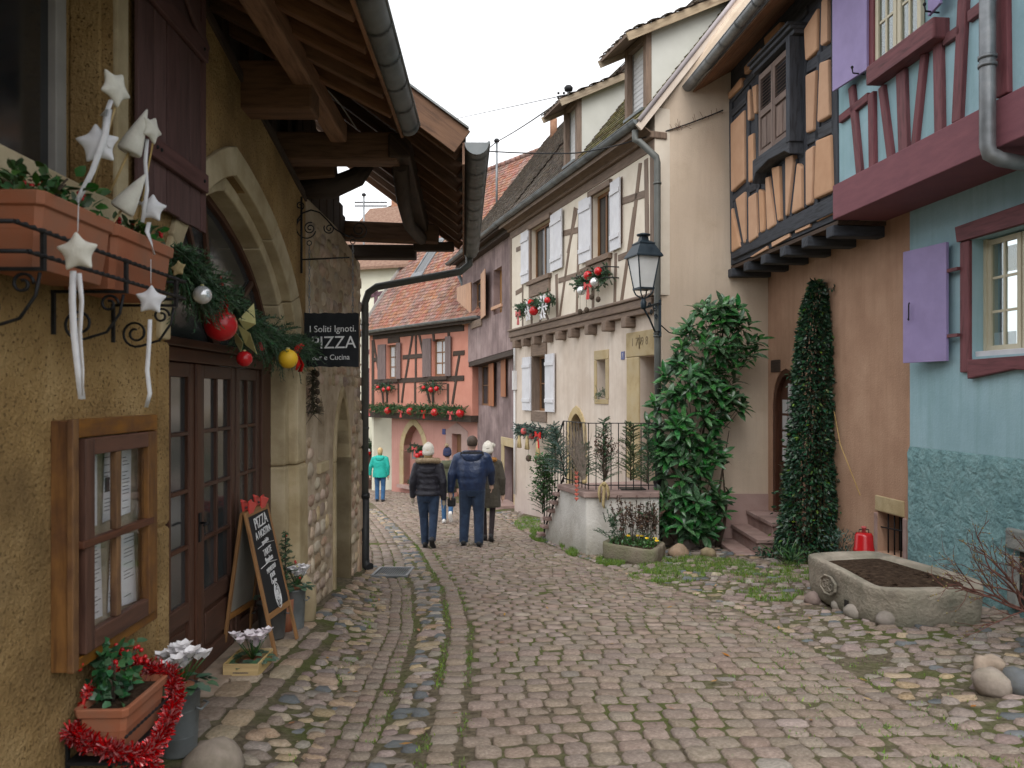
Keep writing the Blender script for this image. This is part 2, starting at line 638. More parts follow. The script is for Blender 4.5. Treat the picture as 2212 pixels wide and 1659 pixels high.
# ------------------------------------------------------------------ ground sheet
def ground_mat():
    T = NT('earth_joints')
    pos = T.n('NewGeometry').outputs['Position']
    a = T.noise(pos, 22, 7, .6)
    soil = T.ramp(a, [(.3, (.075, .06, .042)), (.5, (.145, .12, .085)), (.7, (.22, .185, .135))])
    b = T.noise(pos, 1.1, 6, .65)
    g = T.ramp(b, [(.44, (0, 0, 0)), (.60, (1, 1, 1))])
    moss = T.ramp(T.noise(pos, 60, 4, .6), [(.3, (.055, .07, .022)), (.7, (.13, .155, .045))])
    c = T.mix(T.math('MULTIPLY', g, .8), soil, moss)
    T.set(T.b, 'Base Color', c)
    T.b.inputs['Roughness'].default_value = 1
    T.b.inputs['Specular IOR Level'].default_value = .05
    bp = T.n('Bump')
    bp.inputs['Strength'].default_value = 1
    bp.inputs['Distance'].default_value = .02
    T.set(bp, 'Height', T.noise(pos, 70, 6, .7))
    T.set(T.b, 'Normal', bp.outputs[0])
    return T.m


m.earth = ground_mat()


def axis(parts):
    out = []
    for a, b, s in parts:
        n = max(1, round((b - a) / s))
        out += [a + (b - a) * i / n for i in range(n)]
    return out + [parts[-1][1]]


gx = axis([(-90, -8, 9), (-8, -3, .7), (-3, 6, .11), (6, 12, .8), (12, 90, 9)])
gy = axis([(-30, 2, 3), (2, 16, .14), (16, 34, .5), (34, 60, 3), (60, 160, 20)])
gm = MB()
V = [(x, y, gz(x, y) + .006 * mnoise.noise(Vector((x * 3, y * 3, 0)))) for y in gy for x in gx]
nx = len(gx)
gm.add(V, [(j * nx + i, j * nx + i + 1, (j + 1) * nx + i + 1, (j + 1) * nx + i) for j in range(len(gy) - 1) for i in range(nx - 1)], None, True)
ground = gm.build('ground', m.earth, fix=False, kind='structure')
ground['label'] = 'earth and moss between the paving stones'


# ------------------------------------------------------------------ paving stones
def stonemat(name, cols, rnd, hue=.02, bump=.5, bscale=35):
    return M(name, cols, scale=7, coord='obj', rough=.78, bump=bump, bscale=bscale, bdist=.008, rnd=rnd, hue=hue, spec=.25, dirt=(.11, .10, .065), dscale=9, damt=.4)


m.sett = stonemat('pink_grey_sett', [(.165, .125, .10), (.238, .185, .152), (.31, .25, .21)], .26, .03)
m.cobgrey = stonemat('river_cobble', [(.19, .16, .14), (.26, .215, .19), (.32, .27, .24)], .42, .07)
m.cobblue = stonemat('blue_cobble', [(.10, .11, .12), (.15, .16, .17)], .4, .04)
m.cobtan = stonemat('sand_cobble', [(.26, .19, .125), (.35, .27, .19), (.42, .33, .25)], .4, .03)


def stone_variant(kind, seed):
    rr = random.Random(seed)
    n = 10 if kind == 'pebble' else 8
    ex = {'sett': 9.0, 'pebble': 2.9, 'slab': 14.0}[kind]
    ph = [rr.uniform(-.05, .04) for _ in range(n)]
    rings = {'sett': [(-1, 1.0), (-.28, .99), (0, .87)], 'pebble': [(-1, 1.0), (-.45, .97), (.05, .62)], 'slab': [(-1, 1.0), (-.2, .99), (0, .95)]}[kind]
    v = []
    ox, oy = rr.uniform(-.06, .06), rr.uniform(-.06, .06)
    for z, q in rings:
        for k in range(n):
            a = 2 * math.pi * (k + .5) / n if n == 10 else (k // 2) * math.pi / 2 + (.56, 1.01)[k % 2]
            c, s_ = math.cos(a), math.sin(a)
            e = (abs(c) ** ex + abs(s_) ** ex) ** (-1 / ex) * (1 + ph[k]) * q
            v.append((.5 * e * c + ox * (1 - q), .5 * e * s_ + oy * (1 - q), z + (rr.uniform(-.12, .12) if z >= 0 else 0)))
    f = []
    for i in range(2):
        for k in range(n):
            j = (k + 1) % n
            f.append((i * n + k, i * n + j, (i + 1) * n + j, (i + 1) * n + k))
    f.append(tuple(range(2 * n, 3 * n)))
    return v, f


VAR = {k: [stone_variant(k, i * 31 + 5) for i in range(12)] for k in ('sett', 'pebble', 'slab')}
VMESH = {}


def vmesh(kind, i, mat):
    key = (kind, i, mat.name)
    if key not in VMESH:
        v, f = VAR[kind][i]
        me = bpy.data.meshes.new(kind)
        me.from_pydata(v, [], f)
        me.uv_layers.new(name='UVMap')
        me.polygons.foreach_set('use_smooth', [True] * len(f))
        me.materials.append(mat)
        VMESH[key] = me
    return VMESH[key]


def lay(parent, name, stones, limit=300):
    """stones: (x, y, dz, rot, length, width, height, kind, material). The ones that show largest become parts, the rest one part of stuff."""
    def seen(s):
        return abs(s[0] / s[1]) < .665 and (EYE - gz(s[0], s[1])) / s[1] < .482 and s[1] > 3.5
    vis = sorted([s for s in stones if seen(s)], key=lambda s: -(s[4] * s[5]) / s[1] ** 3)
    near, ids = vis[:limit], set(map(id, vis[:limit]))
    rest = [s for s in stones if id(s) not in ids]

    def mtx(s):
        x, y, dz, rot, le, wi, h = s[:7]
        return Matrix.Translation((x, y, gz(x, y) + dz)) @ Matrix.Rotation(-math.atan(SL), 4, 'X') @ Matrix.Rotation(R.gauss(0, .034), 4, 'Y') @ Matrix.Rotation(R.gauss(0, .034), 4, 'X') @ Matrix.Rotation(rot, 4, 'Z') @ Matrix.Diagonal((le, wi, h, 1))
    for s in near:
        o = bpy.data.objects.new(name, vmesh(s[7], R.randrange(12), s[8]))
        COL.objects.link(o)
        o.parent = parent
        o.matrix_local = Matrix.Translation(-WP[parent.name]) @ mtx(s)
    bymat = {}
    for s in rest:
        bymat.setdefault(s[8].name, []).append(s)
    vs, fs, mi, mats = [], [], [], []
    for mn, lst in bymat.items():
        mats.append(lst[0][8])
        for s in lst:
            v, f = VAR[s[7]][R.randrange(12)]
            k = len(vs)
            mt = mtx(s)
            vs += [tuple(mt @ Vector(p)) for p in v]
            fs += [tuple(k + j for j in q) for q in f]
            mi += [len(mats) - 1] * len(f)
    if fs:
        me = bpy.data.meshes.new(name)
        me.from_pydata(vs, [], fs)
        me.uv_layers.new(name='UVMap')
        me.polygons.foreach_set('use_smooth', [True] * len(fs))
        for q in mats:
            me.materials.append(q)
        me.polygons.foreach_set('material_index', mi)
        o = link(name, me, WP[parent.name], parent)
        o.data.transform(Matrix.Translation(-WP[parent.name]))
        o['kind'] = 'stuff'


def structure(name, loc, label):
    o = link(name, None, loc)
    o['kind'] = 'structure'
    o['label'] = label
    return o


def dirn(Y):
    c = lambda y: (tab(LB, y) + tab(RB, y)) / 2
    return (c(Y + 1.5) - c(Y - 1.5)) / 3


# the carriageway of setts
street = structure('street', (1, 6, -.4), 'street of pink grey stone setts laid in rows, running downhill between the houses')
st = []
Y = 3.55
row = 0
while Y < 33:
    pitch = .155 if Y < 14 else .17
    l, r = tab(LB, Y) + .10, tab(RB, Y)
    mm = dirn(Y)
    k = math.hypot(1, mm)
    half = (r - l) / 2 * k
    cx = (l + r) / 2
    e = -half + (row % 2) * .07 + R.uniform(0, .03)
    while e < half - .04:
        w = R.uniform(.138, .192) * (1 if Y < 14 else 1.15)
        ec = e + w / 2
        x, y = cx + ec / k, Y - mm * ec / k + R.gauss(0, .005) + .012 * math.sin(ec * 2.2 + row * .3) + .05 * (ec / half) ** 2
        mat = m.sett if R.random() < .985 else m.cobgrey
        st.append((x, y, .014 + R.gauss(0, .0045), -math.atan(mm) + R.gauss(0, .03), w - R.uniform(.008, .016), pitch - R.uniform(.010, .022), .06, 'sett', mat))
        e += w
    Y += pitch
    row += 1
lay(street, 'sett', st)

# edging course, pebble strip and the channel of three courses
channel = structure('gutter_channel', (-.9, 6, -.5), 'stone drainage channel of three courses of setts with a pebble strip beside it')
st = []


def course(f, off, wid, pitch, y0, y1, kind='sett', mats=None):
    Y = y0
    while Y < y1:
        x = f(Y) + off
        mm = (f(Y + .5) - f(Y - .5))
        p = pitch * R.uniform(.85, 1.15)
        st.append((x + R.gauss(0, .006), Y, .016 + R.gauss(0, .004), -math.atan(mm) + R.gauss(0, .04), wid * R.uniform(.86, .96), p - R.uniform(.012, .022), .06, kind, R.choice(mats or [m.sett])))
        Y += p


fl = lambda Y: tab(LB, Y)
course(fl, 0, .18, .145, 3.5, 26)
for q in range(3):
    course(lambda Y: fl(Y) - .45 - (Y > 8) * 0 - .018 * max(0, Y - 5), -.12 * q, .125, .135, 3.5, 10.35)
for q in range(9):
    course(lambda Y: fl(Y) - .50, -.16 * q, .16, .16, 11.3, 26)
lay(channel, 'sett', st, 290)
st = []
Y = 3.55
while Y < 22:
    n = 2 if R.random() < .75 else 1
    w0 = .27 if Y < 8 else .34
    for i in range(n):
        cx = fl(Y) - .09 - w0 * (i + .5) / n - .02
        mat = R.choice([m.cobgrey] * 4 + [m.cobblue] * 2 + [m.cobtan] * 2)
        st.append((cx + R.gauss(0, .012), Y + R.gauss(0, .015), .014 + R.gauss(0, .006), R.gauss(0, .25), w0 / n * R.uniform(.82, 1.0), R.uniform(.075, .105), .06, 'pebble', mat))
    Y += R.uniform(.085, .11)
lay(channel, 'cobble', st, 200)

# the pavement along the wall
pave = structure('pavement', (-1.6, 7, -.5), 'sloping pavement of split sandstone cobbles against the tavern wall')
st = []
wall = lambda Y: -1.90 - .02 * Y
for Y0, Y1, x0, x1 in ((4.35, 7.25, .02, .24), (4.2, 7.0, .24, .42)):
    Y = Y0
    while Y < Y1:
        p = R.uniform(.18, .34)
        st.append((wall(Y) + (x0 + x1) / 2, Y + p / 2, .016 + R.gauss(0, .003), R.gauss(0, .02), x1 - x0 - .02, p - .02, .06, 'slab', R.choice([m.sett, m.sett, m.cobtan])))
        Y += p
Y = 3.5
while Y < 11.6:
    a = wall(Y) + (.44 if Y < 7.0 else (.05 if Y > 7.5 else .35))
    b = fl(Y) - .52 - .018 * max(0, Y - 5) - .24
    x = a + R.uniform(0, .05)
    while x < b:
        w = R.uniform(.10, .21) if Y < 6.5 else R.uniform(.12, .22)
        if R.random() < .10 and Y < 6.5:
            mat, h = m.cobtan, .05
        mat = R.choice([m.cobtan] * 6 + [m.cobgrey] * 3 + [m.sett] * 2 + [m.cobblue])
        tw = -.18 - .35 * sm(5, 9, Y)
        st.append((x + w / 2, Y + R.gauss(0, .018), .014 + R.gauss(0, .008), tw + R.gauss(0, .1), w * .985, R.uniform(.095, .118) if Y < 8 else R.uniform(.08, .1), .07, 'pebble' if R.random() < .6 else 'sett', mat))
        x += w
    Y += .10 if Y < 8 else .086
lay(pave, 'cobble', st)

# rough cobbles on the side of the trough
verge = structure('cobbled_verge', (3.5, 8, -.5), 'rough verge of rounded river cobbles, soil and grass beside the coloured houses')


def wall_r(Y):
    if Y < 13.1:
        return 5.55 - .095 * Y
    return 2.48 - .3135 * (Y - 13.2)


st = []
Y = 3.5
while Y < 21:
    a, b = tab(RB, Y) + .07, wall_r(Y) - .03
    course_x = a
    st.append((a, Y, .015, R.gauss(0, .06), .14, .12, .06, 'sett', m.sett))
    x = a + .1
    while x < b:
        big = R.random() < .12
        w = R.uniform(.11, .20) * (1.25 if big else 1)
        q = mnoise.noise(Vector((x * .9, Y * .9, 4.2)))
        if q < .43:
            mat = R.choice([m.cobgrey] * 6 + [m.sett] * 6 + [m.cobblue] * 1 + [m.cobtan])
            st.append((x + w / 2, Y + R.gauss(0, .022), .012 + R.gauss(0, .01) - .012 * max(0, q), .12 + R.gauss(0, .16), w * .99, R.uniform(.10, .13) * (1.1 if big else 1), .07, 'pebble' if R.random() < .72 else 'sett', mat))
        x += w
    Y += .118
lay(verge, 'cobble', st)

# ------------------------------------------------------------------ grass and moss
m.grass = leafmat('grass_blade', [(.07, .125, .015), (.115, .20, .028), (.17, .26, .045)], rough=.6, rnd=.6)
gb = MB()


def blade(x, y, h):
    a = R.uniform(0, 6.28)
    w = R.uniform(.003, .006)
    z = gz(x, y) + .004
    dx, dy = math.cos(a) * w, math.sin(a) * w
    lx, ly = R.gauss(0, .35) * h, R.gauss(0, .35) * h
    gb.add([(x - dx, y - dy, z), (x + dx, y + dy, z), (x + lx, y + ly, z + h)], [(0, 1, 2)], [[(0, 0), (1, 0), (.5, 1)]])


for X, Y_, rx, ry, n, h in ((2.55, 10.9, .8, .75, 1900, .035), (2.0, 10.2, .5, .5, 800, .03), (.95, 13.4, .12, 1.3, 2000, .05), (.55, 15.2, .22, 1.2, 1300, .04), (3.3, 9.9, .7, .6, 900, .03),
                             (.35, 17.5, .3, 1.5, 900, .04), (2.9, 8.8, .35, .4, 380, .03), (1.45, 11.6, .22, .45, 700, .04), (3.9, 10.6, .4, .5, 500, .03)):
    h *= 1.5
    for _ in range(int(n * 4)):
        a, q = R.uniform(0, 6.28), math.sqrt(R.random())
        x, y = X + rx * q * math.cos(a), Y_ + ry * q * math.sin(a)
        if mnoise.noise(Vector((x * 5, y * 5, 2))) > -.12:
            blade(x, y, h * R.uniform(.4, 1.3))
for off, y0, y1, n in ((-.10, 4, 14, 1500), (.10, 4, 13, 900), (-.44, 4, 12, 1200), (-.83, 4, 10, 900)):
    for _ in range(int(n * 1.3)):
        y = R.uniform(y0, y1)
        if mnoise.noise(Vector((y * 2.2, off * 9, 1))) > -.1:
            o2 = off if off > -.3 else off - .018 * max(0, y - 5)
            blade(fl(y) + o2 + R.gauss(0, .026), y, R.uniform(.008, .026))
for _ in range(9000):
    y = 3.8 + R.random() ** 1.4 * 9
    x = tab(RB, y) + R.gauss(-.12, .45)
    if mnoise.noise(Vector((x * 4, y * 4, 7))) > .08:
        blade(x, y, R.uniform(.01, .03))
grass = gb.build('grass', m.grass, fix=False, kind='stuff')
grass['label'] = 'short grass and moss growing between the cobbles'

# a few fallen leaves
m.dead = leafmat('fallen_leaf', [(.22, .10, .035), (.34, .2, .07)], rough=.7)
lv = MB()
for _ in range(46):
    y = R.uniform(4.1, 10)
    x = R.choice([R.uniform(-1.5, -.4), R.uniform(-1.5, 2.6), R.uniform(2.3, 3.6)])
    a = R.uniform(0, 6.28)
    z = gz(x, y) + .026
    L = R.uniform(.02, .045)
    d, e = Vector((math.cos(a), math.sin(a), R.uniform(-.1, .3))) * L, Vector((-math.sin(a), math.cos(a), 0)) * L * .35
    c = Vector((x, y, z))
    lv.add([c - d, c + e, c + d, c - e], [(0, 1, 2), (0, 2, 3)])
lv.build('fallen_leaves', m.dead, fix=False, kind='stuff')['label'] = 'dry brown leaves lying on the setts'

# ================================================================== the ochre tavern
def arc_side(us, zs, ua, za, n=7, T=1.2):
    out = []
    for i in range(n + 1):
        t = T * i / n
        out.append((us + (ua - us) * (1 - math.cos(t)) / (1 - math.cos(T)), zs + (za - zs) * math.sin(t) / math.sin(T)))
    return out


def gutter(F, u0, u1, n0, z0, r, mat, parent, n1=None, z1=None, strap=.5, name='gutter'):
    n1 = n0 if n1 is None else n1
    z1 = z0 if z1 is None else z1
    b = MB()
    k = 10
    A, B = F.w(u0, n0, z0), F.w(u1, n1, z1)

    def ring(c, rr):
        return [c + F.n * (rr * math.cos(math.pi * i / k)) - Vector((0, 0, rr * math.sin(math.pi * i / k))) for i in range(k + 1)]
    for a_, b_, rr in [(A, B, r)]:
        o1, o2, i1, i2 = ring(a_, rr), ring(b_, rr), ring(a_, rr - .006), ring(b_, rr - .006)
        v = o1 + o2 + i2 + i1
        q = k + 1
        f = []
        for i in range(k):
            f.append((i, i + 1, q + i + 1, q + i))
            f.append((2 * q + i, 2 * q + i + 1, 3 * q + i + 1, 3 * q + i))
        b.add(v, f, None, True)
        b.add(o1 + [a_], [list(range(k + 1))])
        b.add(o2 + [b_], [list(range(k + 1))])
    rim = [A + F.n * r, B + F.n * r]
    b.tube(rim, r * .13, 6)
    g = b.build(name, mat, parent, fix=False)
    d = (B - A)
    L = d.length
    n = int(L / strap)
    for i in range(n + 1):
        c = A + d * ((i + .35) / (n + .6))
        s = MB()
        w = d.normalized() * .012
        o1, o2 = ring(c - w, r + .006), ring(c + w, r + .006)
        s.loft([[*o1], [*o2]], cap=False)
        s.add(o1 + o2, [(i_, i_ + 1, k + 1 + i_ + 1, k + 1 + i_) for i_ in range(k)])
        s.build('gutter_strap', mat, g, fix=False)
    return g


tavern = thing('tavern', 'ochre roughcast tavern with a pointed stone arch over brown glazed doors', 'house', (-2.0, 5.5, -.4))
ZS, ZA_IN, ZA_OUT, UA = 1.95, 3.10, 3.42, 5.62
U0, U1 = 4.50, 7.20                                   # clear opening
ub = lambda: None
open_in = [(U0, -1.3)] + arc_side(U0, ZS, UA, ZA_IN) + arc_side(U1, ZS, UA, ZA_IN)[::-1][1:] + [(U1, -1.3)]
open_wall = [(U0 + .0, -1.3)] + arc_side(U0 - .04, ZS, UA, ZA_IN + .1) + arc_side(U1 + .2, ZS, UA, ZA_IN + .12)[::-1][1:] + [(U1 + .2, -1.3)]
WIN0, WIN1, WZ0, WZ1 = 2.35, 3.86, 2.58, 3.95
outer = [(-2.5, -1.3)] + open_wall + [(7.76, -1.3), (7.76, 3.55), (5.0, 4.12), (-2.5, 4.2)]
b = MB()
b.fprism(LEFT, outer, -.45, 0, [[(WIN0, WZ0), (WIN1, WZ0), (WIN1, WZ1), (WIN0, WZ1)]])
b.build('wall', m.ochre, tavern)
# upper storey of dark timber, set back
b = MB()
b.fbox(LEFT, -2.5, 8.3, -.5, -.16, 3.6, 6.2)
upper = b.build('upper_wall', M('grey_upper_plaster', [(.055, .052, .048), (.10, .095, .088)], scale=2, rough=.95, bump=.6, bscale=20, bdist=.02), tavern)
for u in (4.35, 5.15, 5.75, 6.35, 7.0, 7.5):
    q = MB()
    q.fbeam(LEFT, (u, 3.6), (u + R.uniform(-.05, .05), 5.8), R.uniform(.12, .17), -.17, -.09)
    q.build('stud', m.tdark, upper, bevel=.008)
q = MB()
q.fbeam(LEFT, (-2, 4.16), (5.0, 4.14), .1, -.4, .03)
q.fbeam(LEFT, (5.0, 4.14), (7.74, 3.57), .07, -.4, .02)
q.build('wall_plate', m.tdark, tavern)


# ---- dressed stones of the arch
def band(lo_, hi_, n0, n1, mat, name='arch_stone', bevel=.012):
    b = MB()
    b.fprism(LEFT, lo_ + hi_[::-1], n0, n1)
    return b.build(name, mat, tavern, bevel=bevel)


for us_in, us_mid, us_out in ((U0, U0 - .02, U0 - .15), (U1, U1 + .14, U1 + .46)):
    a = arc_side(us_in, ZS, UA, ZA_IN, 12)
    c = arc_side(us_mid, ZS, UA, ZA_IN + .11, 12)
    d = arc_side(us_out, ZS, UA, ZA_OUT, 12)
    for i0, i1 in ((0, 4), (4, 8), (8, 12)):
        sh = lambda L, e=.004: [(p[0] + (.003 if k == 0 else -.003 if k == i1 - i0 else 0) * 0, p[1] + (.004 if k == 0 else (-.004 if k == i1 - i0 else 0))) for k, p in enumerate(L[i0:i1 + 1])]
        band(sh(a), sh(c), -.21, -.055, m.arch)
        band(sh(c), sh(d), -.21, .03, m.arch)
zz = -1.3
for z0, z1 in ((-1.3, -.02), (-.015, .98), (.985, 1.945)):
    e = R.uniform(-.01, .02)
    band([(U1, z0), (U1, z1)], [(U1 + .14, z0), (U1 + .14, z1)], -.21, -.055, m.arch, bevel=.025)
    band([(U1 + .142, z0), (U1 + .142, z1)], [(U1 + .47 + e, z0), (U1 + .46 + e, z1)], -.21, .03 + e, m.arch, bevel=.03)
for z0, z1 in ((-1.3, -.1), (-.095, .9), (.905, 1.945)):
    band([(U0 - .15, z0), (U0 - .15, z1)], [(U0 - .003, z0), (U0 - .003, z1)], -.21, .012, m.ochre, bevel=.02)
# a worn guard stone at the foot of the jamb
b = MB()
b.rock(LEFT.w(7.50, -.05, -.36), .22, .13, .36, 3, .18, 16)
b.build('guard_stone', m.arch, tavern)

# ---- the glazed doors
DN = -.22
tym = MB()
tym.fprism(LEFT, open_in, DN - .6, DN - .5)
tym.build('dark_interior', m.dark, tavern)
b = MB()
b.fbox(LEFT, U0, U1, -.5, .02, -.60, -.335)
b.build('threshold', m.cobtan, tavern, bevel=.015)
b = MB()
b.fbox(LEFT, U0, U1, DN - .05, DN + .05, 1.86, 1.95)
b.fbox(LEFT, U0, U1, DN - .05, DN + .085, 1.953, 2.01)
b.build('transom', m.door, tavern, bevel=.008)
b = MB()
b.fbox(LEFT, 6.93, U1, DN - .05, DN + .04, -.34, 1.86)
b.build('door_post', m.door, tavern, bevel=.006)
b = MB()
b.fbox(LEFT, U0, 4.66, DN - .05, DN + .04, -.34, 1.86)
b.build('door_post', m.door, tavern, bevel=.006)
ROWS = (.24, .61, .99, 1.38, 1.76)
m.lattice = M('leaded_glass', [(.03, .028, .025), (.09, .085, .08)], scale=2, st=(16, 16, 16), rough=.2, bump=.6, bscale=3, bdist=.01, spec=.8)
m.doorglass = M('reflecting_glass', [(.03, .033, .035), (.05, .053, .055)], scale=1.2, rough=.1, bump=.06, bscale=3, bdist=.01, spec=1.0)
for u0, u1, gm in ((4.665, 5.43, m.doorglass), (5.53, 6.27, m.doorglass), (6.31, 6.92, m.lattice)):
    b = MB()
    w = .085
    b.fbox(LEFT, u0, u0 + w, DN - .03, DN + .02, -.33, 1.855)
    b.fbox(LEFT, u1 - w, u1, DN - .03, DN + .02, -.33, 1.855)
    for z0, z1 in ((-.33, -.20), (.11, .235), (1.76, 1.855)):
        b.fbox(LEFT, u0 + w, u1 - w, DN - .03, DN + .018, z0, z1)
    leaf = b.build('door_leaf', m.door, tavern, bevel=.008)
    p = MB()
    p.fbox(LEFT, u0 + w, u1 - w, DN - .025, DN - .005, -.2, .11)
    p.fbox(LEFT, u0 + w + .05, u1 - w - .05, DN - .005, DN + .012, -.16, .07)
    p.build('door_panel', m.door, leaf, bevel=.012)
    um = (u0 + u1) / 2
    q = MB()
    q.fbox(LEFT, um - .013, um + .013, DN - .02, DN + .012, .235, 1.76)
    q.build('glazing_bar', m.door, leaf, bevel=.004)
    for z in ROWS[1:-1]:
        q = MB()
        q.fbox(LEFT, u0 + w, um - .0135, DN - .02, DN + .014, z - .013, z + .013)
        q.fbox(LEFT, um + .0135, u1 - w, DN - .02, DN + .014, z - .013, z + .013)
        q.build('glazing_bar', m.door, leaf, bevel=.004)
    for a_, c_ in ((u0 + w, um - .013), (um + .013, u1 - w)):
        for z0, z1 in zip(ROWS, ROWS[1:]):
            q = MB()
            n0 = DN - .012 + R.uniform(-.002, .002)
            q.fbox(LEFT, a_, c_, n0 - .004, n0, z0 - .005 if z0 == ROWS[0] else z0 + .013, z1 - .013 if z1 != ROWS[-1] else z1)
            q.build('pane', gm, leaf)
b = MB()
b.fbox(LEFT, 5.435, 5.525, DN - .045, DN + .035, -.335, 1.858)
b.build('meeting_post', m.door, tavern, bevel=.01)
b = MB()
b.fbox(LEFT, 5.46, 5.50, DN + .035, DN + .045, .62, .82)
b.tube([LEFT.w(5.48, DN + .045, .75), LEFT.w(5.48, DN + .09, .75), LEFT.w(5.40, DN + .095, .745)], .009, 6)
b.build('door_handle', m.iron, tavern)
b = MB()
b.fprism(LEFT, [(max(U0, min(U1, u)), max(z, 2.01)) for u, z in open_in if z > 0], DN - .02, DN - .012)
b.build('fanlight', m.doorglass, tavern)
for a_, c_ in (((5.85, 2.0), (5.62, 3.05)), ((5.85, 2.0), (4.95, 2.85)), ((5.85, 2.0), (6.75, 2.6)), ((5.85, 2.0), (5.22, 3.0))):
    b = MB()
    b.fbeam(LEFT, a_, c_, .045, DN - .01, DN + .02)
    b.build('glazing_bar', m.door, tavern, bevel=.004)
b = MB()
ins = [(u * .965 + 5.75 * .035, ZS + (z - ZS) * .955) for u, z in open_in if z > 0]
b.fprism(LEFT, [p for p in open_in if p[1] > 0] + ins[::-1], DN - .05, DN + .03)
b.build('arch_frame', m.door, tavern, bevel=.005)

# ---- the window above, its sill and shutter
m.greyframe = M('grey_painted_frame', [(.26, .245, .23), (.34, .32, .30)], scale=5, rough=.6, bump=.1)
wn_ = MB()
wn_.fbox(LEFT, WIN0, WIN1, -.5, -.44, WZ0, WZ1)
win = wn_.build('window', m.dark, tavern)
for u0, u1 in ((3.69, 3.78), (2.98, 3.04)):
    q = MB()
    q.fbox(LEFT, u0, u1, -.25, -.18, WZ0, WZ1)
    q.build('frame', m.greyframe, win, bevel=.006)
for u0, u1 in ((3.04, 3.69), (WIN0, 2.98)):
    q = MB()
    q.fbox(LEFT, u0, u1, -.225, -.218, WZ0, WZ1)
    q.build('pane', m.glassd, win)
q = MB()
q.fbox(LEFT, 3.78, WIN1, -.44, -.2, WZ0, WZ1)
q.fbox(LEFT, 3.835, WIN1 + .0, -.2, -.05, WZ0, WZ1)
q.build('reveal', m.ochre, win, bevel=.01)
b = MB()
b.fbox(LEFT, 2.2, 3.97, -.2, .055, 2.44, 2.575)
b.build('window_sill', m.arch, tavern, bevel=.015)
b = MB()
b.fbox(LEFT, WIN1 + .002, 3.99, -.03, .02, 2.578, 4.1)
b.build('window_surround', m.arch, tavern, bevel=.012)
shut = link('shutter', None, LEFT.w(4.45, .04, 2.65), tavern)
u = 4.02
while u < 4.93:
    w = R.uniform(.155, .19)
    q = MB()
    q.fbox(LEFT, u, min(u + w - .006, 4.95), .03, .055 + R.uniform(-.003, .003), 2.66 + R.uniform(-.006, .006), 4.3)
    q.build('plank', m.shut, shut, bevel=.004)
    u += w
for z in (2.95, 3.76):
    q = MB()
    q.fbeam(LEFT, (4.08, z), (4.90, z), .115, .058, .092)
    q.build('batten', m.shut, shut, bevel=.008)
    for uu in (4.15, 4.2, 4.82):
        q = MB()
        q.ball(LEFT.w(uu, .093, z), .011, 8)
        q.build('nail', m.iron, shut)
q = MB()
q.fbeam(LEFT, (4.5, 4.05), (4.92, 3.78), .09, .058, .085)
q.build('brace', m.shut, shut, bevel=.008)

# ---- eaves of the tavern: rafters, boarding, purlin, beams, gutter
EN, EZ = 1.10, 3.84
zr = lambda n: EZ + (EN - n) * .50
roof = link('roof', None, LEFT.w(4, .5, 4.2), tavern)
nb = -.35
while nb < EN - .02:
    w = min(R.uniform(.15, .2), EN - nb)
    q = MB()
    a, c = LEFT.w(-1.5, nb, zr(nb) + .075), LEFT.w(6.40, nb, zr(nb) + .075)
    sl = (LEFT.n * (w - .004) - Vector((0, 0, (w - .004) * .5)))
    q.obox(a, c - a, sl, (0, 0, .022))
    q.build('roof_board', m.tboard, roof)
    nb += w
uu = -1.2
while uu < 6.4:
    q = MB()
    a, c = LEFT.w(uu, -.45, zr(-.45)), LEFT.w(uu + R.uniform(-.02, .02), EN - .01, zr(EN - .01))
    q.bar(a, c, .085, .14)
    q.build('rafter', m.trafter, roof, bevel=.008)
    uu += R.uniform(.36, .40)
q = MB()
q.fbox(LEFT, -1.5, 6.42, EN, EN + .022, EZ - .10, EZ + .09)
q.build('fascia', m.trafter, roof, bevel=.003)
q = MB()
q.prism([LEFT.w(-1.5, EN + .08, zr(EN) + .07), LEFT.w(6.42, EN + .08, zr(EN) + .07), LEFT.w(6.42, -3.2, zr(-3.2) + .07 + 1.0), LEFT.w(-1.5, -3.2, zr(-3.2) + .07 + 1.0)], (0, 0, .06))
q.build('roof_covering', m.tdark, roof)
gutter(LEFT, -1.5, 6.40, EN + .115, EZ + .0, .092, m.zincg, tavern, n1=EN + .06, strap=.42)


def beam(parent, a, c, w, h, mat=None, name='beam', bevel=.02):
    q = MB()
    q.bar(a, c, w, h)
    return q.build(name, mat or m.tbrown, parent, bevel=bevel)


beam(tavern, LEFT.w(5.92, -.3, 3.93), LEFT.w(5.92, .52, 3.93), .26, .36)
beam(tavern, LEFT.w(3.4, .42, 4.07), LEFT.w(7.05, .47, 3.98), .15, .17, m.trafter, 'purlin')
beam(tavern, LEFT.w(7.25, -.3, 3.90), LEFT.w(7.25, .98, 3.90), .24, .26)

# ---- rubble wall of the next building
yard = thing('stone_barn', 'rubble stone barn with a narrow pointed doorway beside the downpipe', 'building', LEFT.w(9.4, 0, -.7))
AW0, AW1 = 9.22, 10.06


def pointed(u0, u1, zs, za, zb):
    mid = (u0 + u1) / 2
    return [(u0, zb)] + arc_side(u0, zs, mid, za, 6) + arc_side(u1, zs, mid, za, 6)[::-1][1:] + [(u1, zb)]


